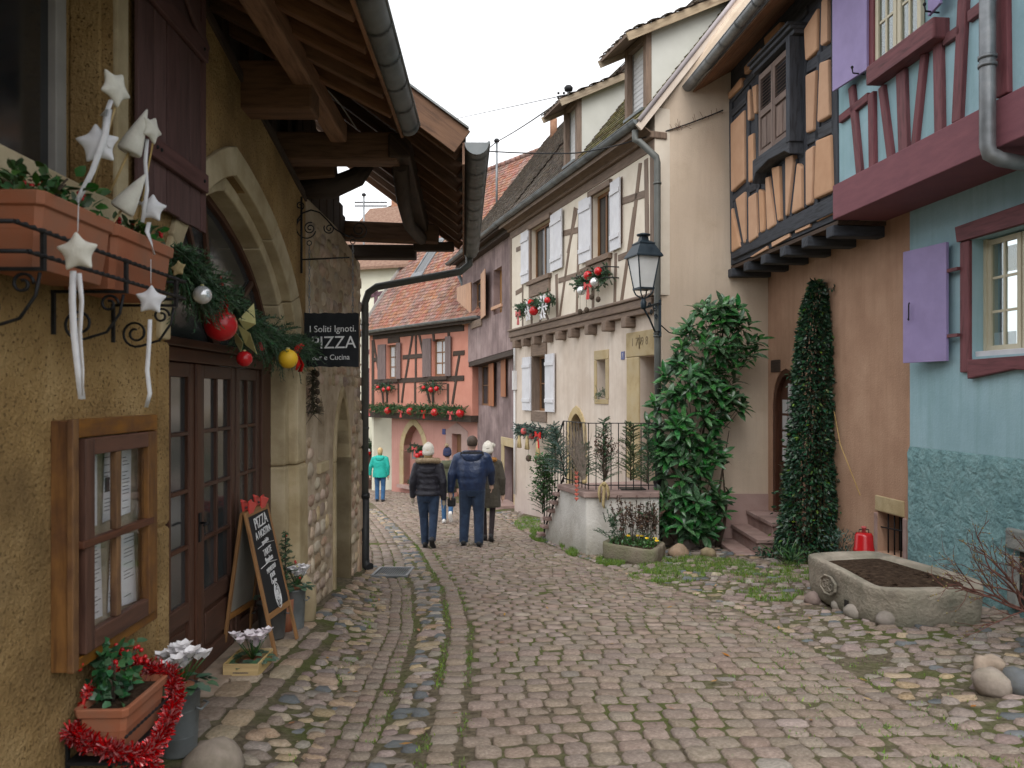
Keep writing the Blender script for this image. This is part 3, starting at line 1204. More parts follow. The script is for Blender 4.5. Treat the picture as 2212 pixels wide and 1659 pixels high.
niche = pointed(AW0, AW1, .85, 1.62, -1.3)
slit = [(8.36, .92), (8.66, .92), (8.66, 1.45), (8.51, 1.62), (8.36, 1.45)]
b = MB()
b.fprism(LEFT, [(7.78, -1.4), (AW0, -1.4)] + niche[1:-1] + [(AW1, -1.4), (10.95, -1.4), (10.95, 3.45), (9.3, 3.62), (7.78, 3.6)], -.6, -.012, [slit])
b.build('wall', m.lime, yard)
row_z = -1.1
while row_z < 3.4:
    h = R.uniform(.11, .19)
    u = 7.80 + R.uniform(0, .1)
    while u < 10.9:
        w = R.uniform(.14, .36)
        uc, zc = u + w / 2, row_z + h / 2
        inside = (AW0 - .16 < uc + w / 2 and uc - w / 2 < AW1 + .14 and zc < 1.75) or (8.2 < uc + w / 2 and uc - w / 2 < 8.82 and .72 < zc < 1.75)
        if not inside and zc > LEFT.base(uc) - .05 and R.random() < .9:
            q = MB()
            d = R.uniform(.026, .042)
            q.rock((0, 0, 0), w * .48, d, h * .47, R.uniform(0, 99), .5, 8)
            rot = Matrix(((LEFT.d.x, LEFT.n.x, 0), (LEFT.d.y, LEFT.n.y, 0), (0, 0, 1)))
            c0 = LEFT.w(uc, -.02, zc + R.uniform(-.012, .012))
            q.v = [rot @ p + c0 for p in q.v]
            q.build('stone', m.rubble, yard, fix=False)
        u += w
    row_z += h
for z0, z1 in ((-1.0, -.25), (-.24, .2), (.21, .55), (.56, .9), (.91, 1.3)):
    q = MB()
    w = R.uniform(.14, .26)
    q.fbox(LEFT, 10.96 - w, 10.96, -.3, .012 + R.uniform(0, .015), z0, z1)
    q.build('quoin', m.rubble, yard, bevel=.03)
# surround stones of the doorway
o_ = pointed(AW0 - .1, AW1 + .1, .85, 1.75, -1.3)
i_ = pointed(AW0, AW1, .85, 1.62, -1.3)
k = len(o_) // 2
for s0, s1 in ((0, 2), (1, k + 1), (k, len(o_) - 1), (len(o_) - 2, len(o_))):
    lo_, hi_ = i_[s0:s1 + (s1 - s0 > 2)], o_[s0:s1 + (s1 - s0 > 2)]
    if len(lo_) > 1:
        q = MB()
        q.fprism(LEFT, lo_ + hi_[::-1], -.25, .012)
        q.build('surround_stone', m.arch, yard, bevel=.012)
q = MB()
q.fprism(LEFT, niche, -.42, -.36)
q.build('blocked_doorway', m.arch, yard)
q = MB()
q.fprism(LEFT, pointed(AW0 + .06, AW1 - .02, .85, 1.5, -1.3), -.36, -.3)
q.build('old_door', m.tdark, yard)
q = MB()
q.fprism(LEFT, slit, -.3, -.24)
q.build('blocked_window', m.arch, yard)
q = MB()
q.fbox(LEFT, 8.3, 8.72, -.2, .03, .80, .915)
q.build('window_sill', m.arch, yard, bevel=.012)

# the wide lean-to eave of the barn
E2 = lambda u: 1.60 - .042 * (u - 6.45)
Z2 = 3.66
z2r = lambda u, n: Z2 + (E2(u) - n) * .74
roof2 = link('roof', None, LEFT.w(8.5, .5, 4.2), yard)
for i in range(9):
    uu = 6.62 + i * .52
    q = MB()
    q.bar(LEFT.w(uu, -.6, z2r(uu, -.6)), LEFT.w(uu, E2(uu) - .02, z2r(uu, E2(uu) - .02)), .085, .12)
    q.build('rafter', m.tbrown, roof2, bevel=.008)
nn = -.6
while nn < 1.40:
    q = MB()
    w = R.uniform(.17, .24)
    for e0 in (nn,):
        a, c = LEFT.w(6.46, e0, z2r(6.46, e0) + .065), LEFT.w(10.95, e0 - .19, z2r(10.95, e0 - .19) + .065)
        q.obox(a, c - a, LEFT.n * (w - .004) - Vector((0, 0, (w - .004) * .74)), (0, 0, .02))
    q.build('roof_board', m.tdark, roof2)
    nn += w
q = MB()
q.bar(LEFT.w(6.45, E2(6.45) + .0, z2r(6.45, E2(6.45)) + .06), LEFT.w(6.45, -.4, z2r(6.45, -.4) + .06), .03, .22)
q.build('verge_board', m.tbrown, roof2, bevel=.004)
q = MB()
q.bar(LEFT.w(6.44, E2(6.45) + .05, z2r(6.45, E2(6.45)) + .17), LEFT.w(6.44, -.4, z2r(6.45, -.4) + .19), .06, .015)
q.build('verge_flashing', m.zincg, roof2)
q = MB()
q.obox(LEFT.w(6.46, E2(6.46), Z2 - .12), LEFT.w(10.95, E2(10.95), Z2 - .12) - LEFT.w(6.46, E2(6.46), Z2 - .12), LEFT.n * .02, (0, 0, .18))
q.build('fascia', m.trafter, roof2)
q = MB()
q.prism([LEFT.w(6.46, 1.63, Z2 + .1), LEFT.w(10.95, 1.44, Z2 + .1), LEFT.w(10.95, -1.2, z2r(10.95, -1.2) + .1), LEFT.w(6.46, -1.2, z2r(6.46, -1.2) + .1)], (0, 0, .05))
q.build('roof_covering', m.tdark, roof2)
gutter(LEFT, 6.42, 10.98, 1.72, Z2 + .05, .10, m.zincg, yard, n1=1.52, z1=Z2 - .03, strap=.42)
# beams under the lean-to
beam(yard, LEFT.w(7.75, -.4, 3.80), LEFT.w(7.75, .30, 3.86), .2, .2)
q = MB()
q.tube([LEFT.w(7.75, -.05, 3.66), LEFT.w(7.77, .25, 3.68), LEFT.w(7.8, .5, 3.80), LEFT.w(7.8, .62, 3.93)], [.10, .11, .10, .06], 8)
q.build('brace', m.tdark, yard)
beam(yard, LEFT.w(7.1, 1.0, 3.9), LEFT.w(10.9, .86, 3.86), .2, .22, m.tdark, 'purlin')
q = MB()
q.tube([LEFT.w(7.35, .98, 3.8), LEFT.w(8.3, .9, 3.66), LEFT.w(9.2, .86, 3.62), LEFT.w(10.3, .9, 3.68)], [.085, .07, .07, .085], 8)
q.build('brace', m.tdark, yard)
beam(yard, LEFT.w(10.35, -.5, 3.80), LEFT.w(10.35, 1.12, 3.74), .22, .24)
beam(yard, LEFT.w(10.6, -.5, 3.55), LEFT.w(10.6, .80, 3.55), .22, .18, m.tdark)
beam(yard, LEFT.w(10.45, .78, 3.60), LEFT.w(10.45, 1.32, 3.60), .12, .12, m.tdark)
q = MB()
q.fbox(LEFT, 7.7, 9.0, -.75, -.65, 3.5, 5.2)  # invented dark sheet, added to darken the gap behind the eave
q.build('gable_boarding', m.tdark, yard)
for k in range(13):  # added dark planks that fill the bright gap under the lean-to
    q = MB()
    q.fbox(LEFT, 7.82 + k * .19, 8.004 + k * .19, -.12, -.09 + .006 * (k % 2), 3.3, 4.75 - .05 * k - R.uniform(0, .2) * (k > 9))
    q.build('wall_plank', m.tdark, yard)
# downpipe
q = MB()
e_ = LEFT.w(11.0, 1.50, Z2 - .02)
t_ = LEFT.w(11.0, .045, 3.08)
q.tube([e_, e_ - Vector((0, 0, .18)), e_ + Vector((-.12, 0, -.28)), t_ + Vector((.16, 0, .06)), t_ + Vector((.05, 0, -.02)), t_ + Vector((0, 0, -.16)), LEFT.w(11.0, .045, .22)], [.052] * 7, 12)
dp = q.build('downpipe', m.pipe, yard)
q = MB()
bz = LEFT.base(11.0, .1)
q.tube([LEFT.w(11.0, .045, .26), LEFT.w(11.0, .045, bz + .16), LEFT.w(11.0, .06, bz + .07), LEFT.w(10.94, .12, bz + .05)], [.062, .062, .062, .066], 12)
q.tube([LEFT.w(11.0, .045, .19), LEFT.w(11.0, .045, .26)], .07, 12)
q.build('pipe_shoe', M('cast_iron_black', [(.018, .02, .022), (.035, .036, .038)], scale=9, rough=.5, bump=.1), dp)
for z in (1.15, 2.6):
    q = MB()
    q.tube([LEFT.w(11.0, .045, z), LEFT.w(11.0, .045, z + .03)], .06, 12)
    q.build('pipe_clip', m.pipe, dp)
# loose cables under the tavern eave
for pts in (((525, 0, 5.2), (560, 50, 5.4), (585, 78, 5.6), (602, 80, 5.85)), ((708, 195, 6.3), (735, 225, 6.6), (770, 277, 7.0))):
    q = MB()
    q.tube([P(*p) for p in pts], .006, 6)
    q.build('cable', m.greyframe, tavern)

# ================================================================== materials for the painted houses
m.orange = M('orange_plaster', streak=((.33, .19, .125), .5), cols=[(.39, .24, .165), (.46, .29, .20), (.51, .335, .235)], scale=2, rough=.93, bump=.7, bscale=45, bdist=.012, spec=.12, dirt=(.37, .22, .15), dscale=.7, damt=.5, low=((.22, .14, .10), .4, .6))
m.panel = M('orange_infill', [(.54, .32, .20), (.61, .38, .245)], scale=4, rough=.9, bump=.5, bscale=60, bdist=.006, rnd=.12, spec=.12)
m.beige = M('beige_plaster', streak=((.44, .35, .27), .35), cols=[(.53, .425, .325), (.63, .52, .41), (.68, .57, .46)], scale=1.6, rough=.93, bump=.5, bscale=45, bdist=.012, spec=.12, dirt=(.43, .33, .25), dscale=.8, damt=.5, low=((.25, .19, .15), .5, .6))
m.pinkdado = M('pink_dado', [(.36, .25, .225), (.42, .30, .27)], scale=3, rough=.92, bump=.4, bscale=40, bdist=.01, spec=.1, low=((.2, .15, .12), .3, .6))
m.bluep = M('turquoise_plaster', streak=((.20, .34, .35), .4), cols=[(.29, .445, .505), (.34, .505, .57), (.385, .545, .605)], scale=1.3, rough=.9, bump=.35, bscale=40, bdist=.01, spec=.12, dirt=(.25, .40, .43), dscale=1.2, damt=.4)
m.bluer = M('turquoise_roughcast', [(.17, .31, .33), (.24, .41, .43), (.30, .47, .49)], scale=7, rough=.95, bump=1, bscale=15, bdist=.09, bdet=6, spec=.12, low=((.09, .15, .13), .3, .7))
m.purple = wood('maroon_timber', (.165, .058, .066), (.095, .032, .038), rough=.7, bump=.6, rnd=.2)
m.purpleb = M('maroon_board', [(.18, .064, .082), (.235, .09, .108)], scale=3, st=(1, 1, 5), rough=.75, bump=.2)
m.lilac = M('lilac_paint', [(.30, .24, .46), (.34, .275, .50)], scale=4, rough=.6, bump=.1, bscale=30, bdist=.004, dirt=(.22, .17, .33), dscale=3, damt=.4)
m.ttar = wood('blue_black_timber', (.055, .060, .072), (.026, .027, .032), rough=.8, bump=.9, rnd=.3)
m.shutg = wood('weathered_shutter', (.185, .135, .115), (.11, .08, .07), rough=.75, bump=.4)
m.creamp = M('cream_plaster', streak=((.45, .365, .30), .5), cols=[(.54, .455, .385), (.63, .545, .47), (.68, .60, .525)], scale=1.5, rough=.93, bump=.3, bscale=50, bdist=.01, spec=.12, dirt=(.50, .40, .32), dscale=.9, damt=.45, low=((.40, .31, .29), 1.0, .75))
m.creami = M('cream_infill', [(.62, .55, .46), (.71, .645, .555)], scale=3, rough=.9, bump=.2, bscale=50, bdist=.006, rnd=.08, spec=.12)
m.ttaupe = wood('taupe_timber', (.185, .132, .10), (.12, .084, .064), rough=.8, bump=.4, rnd=.15)
m.whitep = M('white_shutter_paint', [(.56, .56, .60), (.66, .66, .69)], scale=4, rough=.6, bump=.12, dirt=(.45, .44, .45), dscale=3, damt=.35)
m.winwood = wood('window_oak', (.20, .10, .045), (.12, .06, .028), rough=.5, bump=.2)
m.tanst = M('yellow_sandstone', [(.36, .27, .14), (.46, .36, .205), (.52, .42, .26)], scale=4, rough=.9, bump=.5, bscale=40, bdist=.01, rnd=.12, spec=.12, dirt=(.30, .25, .17), dscale=2, damt=.4)
m.mauve = M('mauve_render', streak=((.12, .085, .085), .6), cols=[(.235, .175, .17), (.345, .26, .255), (.41, .32, .31)], scale=1.1, detail=8, rough=.95, bump=.5, bscale=30, bdist=.02, spec=.1, dirt=(.13, .095, .095), dscale=.9, damt=.75)
m.peach = wood('peach_shutter', (.52, .31, .205), (.44, .25, .165), rough=.7, bump=.15, rnd=.12)
m.rust = wood('rust_shutter', (.33, .135, .065), (.26, .10, .05), rough=.7, bump=.15, rnd=.12)
m.coral = M('coral_infill', [(.50, .215, .16), (.57, .265, .20)], scale=3, rough=.9, bump=.2, rnd=.08, spec=.12)
m.rose = M('rose_plaster', streak=((.36, .18, .15), .4), cols=[(.43, .225, .19), (.50, .275, .235)], scale=1.5, rough=.92, bump=.25, spec=.12, low=((.42, .19, .15), .6, .5))
m.greysh = wood('grey_brown_shutter', (.17, .125, .12), (.12, .085, .085), rough=.75, bump=.2, rnd=.2)
m.palep = M('pale_plaster', [(.60, .58, .47), (.68, .665, .55)], scale=1.5, rough=.92, bump=.2, spec=.12)
m.tileg = M('grey_brown_tile', [(.075, .062, .052), (.115, .095, .078), (.155, .13, .105)], scale=9, coord='obj', rough=.9, bump=.4, rnd=.5, hue=.03, spec=.15)
m.tilem = M('mossy_tile', [(.075, .068, .045), (.13, .115, .06), (.17, .15, .085)], scale=9, coord='obj', rough=.95, bump=.4, rnd=.55, hue=.05, spec=.1)
m.tiler = M('red_tile', [(.21, .10, .075), (.28, .14, .10), (.33, .18, .135)], scale=9, coord='obj', rough=.9, bump=.3, rnd=.35, hue=.03, spec=.12)
m.tilev = M('weathered_red_tile', [(.17, .10, .085), (.24, .145, .12), (.29, .20, .165)], scale=9, coord='obj', rough=.92, bump=.3, rnd=.45, hue=.03, spec=.12)
m.rolls = M('roller_shutter', [(.55, .55, .56), (.63, .63, .63)], scale=3, rough=.6, bump=.1)
m.plateb = M('enamel_blue', [(.02, .03, .14), (.03, .045, .2)], scale=4, rough=.3, bump=0)
m.sandred = M('pink_sandstone', [(.28, .185, .165), (.36, .25, .225), (.41, .30, .27)], scale=5, rough=.85, bump=.4, bscale=45, bdist=.008, rnd=.1, spec=.15, dirt=(.2, .15, .13), dscale=2.4, damt=.5)
m.kraft = M('curtain_glow', [(.55, .42, .10), (.62, .50, .16)], scale=3, rough=.9, bump=0)  # plain yellow for the lampshade panel


def r1(x, y):                      # measures taken on an enlargement of the upper part of the orange and turquoise houses
    return (1475 + x / 3., y / 3.)


def c4(x, y):
    return (1060 + .2223 * x, 461 + .2223 * y)


def c3(x, y):
    return (1014 + .2778 * x, 92 + .2778 * y)


def c1b(x, y):
    return (737 + .2222 * x, 461 + .2222 * y)


def c2b(x, y):
    return (737 + .2889 * x, 811 + .2889 * y)


def c5(x, y):
    return (1106 + .3056 * x, 783 + .3056 * y)


def tline(F, parent, a, c, w, n0, n1, mat, cv=None, name='timber', bevel=.01, bend=.0):
    a, c = (cv(*a), cv(*c)) if cv else (a, c)
    p0, p1 = F.px(*a, n1), F.px(*c, n1)
    q = MB()
    if bend:
        mid = ((p0[0] + p1[0]) / 2 + bend * R.choice((-1, 1)), (p0[1] + p1[1]) / 2)
        q.fbeam(F, p0, mid, w, n0, n1)
        q.fbeam(F, mid, p1, w, n0, n1)
    else:
        q.fbeam(F, p0, p1, w, n0, n1)
    return q.build(name, mat, parent, bevel=bevel)


def casement(F, parent, u0, u1, z0, z1, nf, fm, gm_, nx=1, nz=2, fw=.06, bar=.025, depth=.05, name='window', leaves=1):
    """a window: outer frame, casement bars, each pane a sub-part"""
    b = MB()
    for a_, c_, e, f in ((u0, u0 + fw, z0, z1), (u1 - fw, u1, z0, z1), (u0 + fw, u1 - fw, z0, z0 + fw), (u0 + fw, u1 - fw, z1 - fw, z1)):
        b.fbox(F, a_, c_, nf - depth, nf, e, f)
    iu0, iu1, iz0, iz1 = u0 + fw, u1 - fw, z0 + fw, z1 - fw
    us = [iu0 + (iu1 - iu0) * i / nx for i in range(nx + 1)]
    zs = [iz0 + (iz1 - iz0) * i / nz for i in range(nz + 1)]
    for u in us[1:-1]:
        w = bar * (1.8 if leaves == 2 and abs(u - (iu0 + iu1) / 2) < .01 else 1)
        b.fbox(F, u - w / 2, u + w / 2, nf - depth * .8, nf - .006, iz0, iz1)
    for z in zs[1:-1]:
        for a_, c_ in zip(us, us[1:]):
            b.fbox(F, a_ + bar / 2, c_ - bar / 2, nf - depth * .8, nf - .009, z - bar / 2, z + bar / 2)
    w_ = b.build(name, fm, parent)
    for a_, c_ in zip(us, us[1:]):
        for e, f in zip(zs, zs[1:]):
            q = MB()
            q.fbox(F, a_, c_, nf - depth * .55, nf - depth * .5, e, f)
            q.build('pane', gm_, w_)
    return w_


def hshutter(F, parent, u0, u1, z0, z1, n, mat, planks=3, bat=True, swing=0., hinge=0):
    """an open plank shutter lying along the wall; swing lifts its free edge off it"""
    w = u1 - u0
    hold = link('shutter', None, F.w((u0 + u1) / 2, n, z0), parent)

    def pt(u, nn, z):
        t = (u - u0) / w if hinge == 0 else (u1 - u) / w
        return F.w(u, n + nn + swing * t, z)
    for i in range(planks):
        a_, c_ = u0 + w * i / planks + .002, u0 + w * (i + 1) / planks - .002
        q = MB()
        q.obox(pt(a_, 0, z0), pt(c_, 0, z0) - pt(a_, 0, z0), F.n * .03, (0, 0, z1 - z0))
        q.build('plank', mat, hold, bevel=.003)
    if bat:
        for z in (z0 + (z1 - z0) * .16, z0 + (z1 - z0) * .80):
            q = MB()
            q.obox(pt(u0 + .015, .031, z), pt(u1 - .015, .031, z) - pt(u0 + .015, .031, z), F.n * .022, (0, 0, .085))
            q.build('batten', mat, hold, bevel=.003)
    return hold


def tiles(parent, O, e, s, ne, ns, w, h, mat, keep=None, name='roof_tile', lift=.022):
    """beaver-tail tiles: O eave corner, e along the eave, s up the slope"""
    e, s, O = Vector(e).normalized(), Vector(s).normalized(), Vector(O)
    n = e.cross(s).normalized()
    if n.z < 0:
        n = -n
    b = MB()
    for j in range(ns):
        for i in range(ne + 1):
            x0 = (i - .5 * (j % 2)) * w
            y0 = j * h
            if keep and not keep(x0 + w / 2, y0 + h / 2):
                continue
            lf = lift * R.uniform(.8, 1.3)
            dy = R.gauss(0, .006)
            g = .004
            pts = [(x0 + g, y0 + .05 + dy, lf), (x0 + w * .22, y0 + .012 + dy, lf), (x0 + w * .5, y0 + dy, lf + .004), (x0 + w * .78, y0 + .012 + dy, lf), (x0 + w - g, y0 + .05 + dy, lf), (x0 + w - g, y0 + h * 1.25, .004), (x0 + g, y0 + h * 1.25, .004)]
            v = [O + e * a_ + s * c_ + n * z for a_, c_, z in pts]
            v += [v[k] - n * .022 for k in range(5)]
            b.add(v, [(0, 1, 2, 3, 4, 5, 6)] + [(k, 7 + k, 8 + k, k + 1) for k in range(4)])
    o = b.build(name, mat, parent, fix=False)
    o['kind'] = 'stuff'
    return o


# ================================================================== orange house
oh = thing('orange_house', 'orange house with a jettied storey of dark timbers and proud orange panels', 'house', (4.6, 11.5, -.8))
UB = RIGHT.px(1965, 800)[0]                     # where orange meets turquoise
UC = RIGHT.px(1660, 800)[0]                     # the inner corner
ud = RIGHT.px(1668, 900)[0]
DZ0, DZ1 = -.29, 2.05
door_poly = [(ud - 1.0, -1.4)] + arc_side(ud - 1.0, 1.45, ud - .5, DZ1, 5, 1.5) + arc_side(ud, 1.45, ud - .5, DZ1, 5, 1.5)[::-1][1:] + [(ud, -1.4)]
cell = [RIGHT.px(*p) for p in ((1893, 1188), (1893, 1096), (1952, 1108), (1952, 1194))]
cu0, cu1 = sorted((RIGHT.px(1896, 1100)[0], RIGHT.px(1950, 1100)[0]))
cz0, cz1 = -.33, .17
b = MB()
b.fprism(RIGHT, [(UB, -1.4), (ud - 1.0, -1.4)] + door_poly[1:-1] + [(ud, -1.4), (UC + .25, -1.4), (UC + .25, 3.95), (UB, 3.95)], -.35, 0, [[(cu0, cz0), (cu1, cz0), (cu1, cz1), (cu0, cz1)]])
b.build('wall', m.orange, oh)
b = MB()
b.fbox(RIGHT, cu0, cu1, -.35, -.28, cz0, cz1)
cw = b.build('cellar_window', m.dark, oh)
for a_, c_, e, f in ((cu0 - .09, cu0 - .003, cz0 - .06, cz1), (cu1 + .003, cu1 + .08, cz0 - .02, cz1 - .02), (cu0 - .04, cu1 + .05, cz1 + .004, cz1 + .20), (cu0 - .05, cu1 + .06, cz0 - .08, cz0 - .004)):
    q = MB()
    q.fbox(RIGHT, a_, c_, -.2, .012, e, f)
    q.build('surround_stone', m.tanst if e > 0 else m.sandred, cw, bevel=.015)
for i in range(3):
    q = MB()
    uu = cu0 + (cu1 - cu0) * (i + 1) / 4
    q.tube([RIGHT.w(uu, -.06, cz0 - .01), RIGHT.w(uu, -.06, cz1 + .01)], .009, 6)
    q.build('bar', m.iron, cw)
q = MB()
q.tube([RIGHT.w(cu0 - .02, -.045, (cz0 + cz1) / 2 + .08), RIGHT.w(cu1 + .02, -.045, (cz0 + cz1) / 2 + .05)], .009, 6)
q.build('bar', m.iron, cw)
# arched door
b = MB()
b.fprism(RIGHT, [p for p in door_poly], -.3, -.085)
dr = b.build('door', m.door, oh)
q = MB()
inn = [(u + (ud - .5 - u) * .17, z - (.10 if z > 0 else 0)) for u, z in door_poly]
q.fprism(RIGHT, [p for p in door_poly] + inn[::-1], -.2, -.01)
q.build('door_frame', m.door, dr, bevel=.01)
for i in range(3):
    for j in range(5):
        u0 = ud - .80 + i * .205
        z0 = .55 + j * .26
        if z0 + .2 < 1.95 - (.28 if i == 2 and j == 4 else 0) and not (j == 4 and i != 1):
            q = MB()
            q.fbox(RIGHT, u0, u0 + .175, -.084, -.078, z0, z0 + .22)
            q.build('pane', m.curtain, dr)
for z0, z1 in ((-.2, .12), (.16, .46)):
    q = MB()
    q.fbox(RIGHT, ud - .82, ud - .18, -.084, -.06, z0, z1)
    q.build('door_panel', m.door, dr, bevel=.015)
q = MB()
q.fbox(RIGHT, ud - .32, ud + .02, -.05, .02, 2.0, 2.2)
q.build('lintel_end', m.tdark, oh, bevel=.01)
# the beige side wall that faces the street
b = MB()
b.prism([(2.47, 13.2, -1.4), (4.32, 13.2, -1.4), (4.32, 13.2, 8.7), (3.75, 13.2, 8.15), (2.47, 13.2, 6.48)], (0, .35, 0))
sw = b.build('side_wall', m.beige, oh, bevel=.06)
b = MB()
b.box(3.2, 4.31, 13.188, 13.21, -1.3, -.03)
b.build('dado', m.pinkdado, oh)
# jettied storey
JU0, JU1 = JETTY.px(1805, 300)[0], JETTY.px(1575, 400)[0]
ZJ = 3.80
b = MB()
b.fbox(JETTY, JU0, JU1, -.35, -.03, ZJ, 7.1)
upw = b.build('upper_wall', m.ttar, oh)
for a_, c_, w in (((306, 650), (316, 1640), .13), ((418, 560), (420, 1590), .13), ((470, 560), (487, 1540), .11), ((885, 10), (858, 1330), .11), ((975, -20), (985, 1330), .15),
                  ((310, 740), (490, 560), .12), ((800, 440), (965, 325), .15), ((800, 905), (975, 815), .15), ((322, 1285), (495, 1190), .12), ((330, 1310), (392, 1600), .08),
                  ((785, 180), (795, 1345), .10), ((570, 1140), (612, 1455), .08), ((650, 1060), (660, 1440), .10), ((730, 1030), (695, 1405), .08), ((535, 1180), (545, 1500), .08), ((300, 660), (800, 60), .12)):
    tline(JETTY, upw, a_, c_, w, -.06, .0, m.ttar, r1, bevel=.012)
PANELS = [[(315, 800), (402, 712), (404, 1165), (318, 1245)], [(430, 880), (462, 860), (468, 1160), (432, 1185)], [(426, 590), (440, 575), (446, 770), (428, 785)], [(455, 560), (482, 545), (484, 730), (468, 740)],
          [(296, 610), (385, 500), (385, 560), (300, 645)], [(530, 250), (640, 140), (640, 180), (535, 300)], [(400, 440), (510, 310), (515, 350), (405, 485)],
          [(790, 190), (878, 50), (874, 325), (800, 395)], [(906, 0), (945, -30), (945, 268), (900, 300)],
          [(802, 485), (868, 452), (852, 845), (806, 865)], [(893, 405), (950, 384), (955, 750), (878, 795)], [(803, 975), (852, 942), (842, 1315), (805, 1335)], [(868, 910), (962, 872), (972, 1240), (856, 1292)],
          [(745, 1055), (775, 1085), (776, 1350), (710, 1388)], [(668, 1020), (718, 1000), (722, 1050), (682, 1395), (670, 1402)], [(582, 1085), (630, 1075), (640, 1425), (622, 1435)],
          [(540, 1150), (562, 1142), (602, 1460), (552, 1492)], [(497, 1225), (528, 1240), (533, 1498), (507, 1510)], [(430, 1275), (478, 1245), (488, 1535), (432, 1575)],
          [(345, 1290), (406, 1240), (408, 1572), (398, 1578)], [(318, 1345), (378, 1600), (320, 1636)]]
for pl in PANELS:
    q = MB()
    q.fprism(JETTY, [JETTY.px(*r1(*p), .02) for p in pl], -.05, .04)
    q.build('infill_panel', m.panel, upw, bevel=.022)
tline(JETTY, oh, (312, 1640), (990, 1312), .22, -.12, .015, m.ttar, r1, 'sill_beam', .015)
for pl in ([(432, 1665), (545, 1592), (545, 1614), (452, 1665)], [(572, 1572), (690, 1508), (690, 1535), (575, 1600)], [(726, 1482), (824, 1438), (820, 1470), (726, 1512)], [(866, 1402), (975, 1356), (975, 1382), (864, 1436)]):
    q = MB()
    q.fprism(JETTY, [JETTY.px(*r1(*p), .0) for p in pl], -.1, -.0)
    q.build('infill_panel', m.panel, oh, bevel=.008)
for i in range(6):
    u = JU0 + .12 + (JU1 - JU0 - .2) * i / 5
    q = MB()
    q.fbox(JETTY, u - .09, u + .09, -.72, .02, ZJ - .21, ZJ - .07)
    q.build('joist', m.ttar, oh, bevel=.015)
q = MB()
q.fbox(JETTY, JU0, JU1 + .02, -1.0, -.03, ZJ - .07, ZJ - .02)
q.build('soffit', m.tdark, oh)
# shuttered window on the jetty
w_u1, w_z0 = JETTY.px(*r1(490, 1030), .12)
w_u0 = JETTY.px(*r1(700, 850), .12)[0]
w_z1 = JETTY.px(*r1(695, 290), .12)[1]
um = JETTY.px(*r1(582, 900), .12)[0]
wb = link('window', None, JETTY.w(um, .05, w_z0), oh)
q = MB()
q.fbox(JETTY, w_u0 - .13, w_u0 - .01, -.05, .20, w_z0 - .12, w_z1 + .06)
q.fbox(JETTY, w_u1 + .01, w_u1 + .05, -.05, .10, w_z0 - .12, w_z1 + .06)
q.build('window_frame', m.ttar, wb, bevel=.012)
q = MB()
for k, (z0, z1, nn) in enumerate(((.06, .12, .17), (.123, .17, .22), (.173, .21, .26))):
    q.fbox(JETTY, w_u0 - .2, w_u1 + .1, -.05, nn, w_z1 + z0, w_z1 + z1)
q.build('window_cornice', m.ttar, wb, bevel=.006)
q = MB()
arch = [(w_u0 - .1, w_z0 - .28), (w_u0 + .05, w_z0 - .20), (um, w_z0 - .16), (w_u1 - .05, w_z0 - .22), (w_u1 + .06, w_z0 - .36), (w_u1 + .06, w_z0 - .01), (w_u0 - .1, w_z0 - .01)]
q.fprism(JETTY, arch, -.05, .19)
q.build('window_apron', m.ttar, wb, bevel=.012)
for a_, c_ in ((w_u0, um - .006), (um + .006, w_u1)):
    fr = MB()
    fw = .06
    fr.fbox(JETTY, a_, a_ + fw, .08, .12, w_z0, w_z1)
    fr.fbox(JETTY, c_ - fw, c_, .08, .12, w_z0, w_z1)
    zm = w_z0 + (w_z1 - w_z0) * .52
    for e, f in ((w_z0, w_z0 + .1), (zm - .05, zm + .05), (w_z1 - .09, w_z1)):
        fr.fbox(JETTY, a_ + fw, c_ - fw, .08, .119, e, f)
    fr.fbox(JETTY, a_ + fw, c_ - fw, .07, .085, w_z0, zm)
    lf = fr.build('shutter', m.shutg, wb, bevel=.004)
    for i in range(9):
        z = zm + .06 + (w_z1 - .1 - zm - .06) * (i + .5) / 9
        q = MB()
        q.obox(JETTY.w(a_ + fw, .085, z + .012), JETTY.d * (c_ - a_ - 2 * fw), JETTY.n * .03 - Vector((0, 0, .022)), Vector((0, 0, .006)))
        q.build('slat', m.shutg, lf)
    mid = (a_ + c_) / 2
    for e, f in ((a_ + fw + .015, mid - .01), (mid + .01, c_ - fw - .015)):
        q = MB()
        q.fbox(JETTY, e, f, .085, .105, w_z0 + .13, zm - .08)
        q.build('shutter_panel', m.shutg, lf, bevel=.01)
# eaves
rf = link('roof', None, JETTY.w(11, .3, 6.8), oh)
for k, (n0, n1, z0, z1) in enumerate(((.40, .60, 6.80, 6.70), (.20, .397, 6.92, 6.805), (-.05, .197, 7.06, 6.925))):
    q = MB()
    a_ = JETTY.w(3, n1, z1)
    q.obox(a_, JETTY.d * (JU1 + .25 - 3), JETTY.w(3, n0, z0) - a_, (0, 0, .03))
    q.build('soffit_board', m.trafter, rf)
q = MB()
q.prism([JETTY.w(3, .68, 6.80), JETTY.w(JU1 + .3, .68, 6.80), JETTY.w(JU1 + .3, -4, 10.4), JETTY.w(3, -4, 10.4)], (0, 0, .08))
q.build('roof_covering', m.tileg, rf)
gutter(JETTY, 3, JU1 + .32, .69, 6.80, .085, m.zinc, oh, strap=.6)

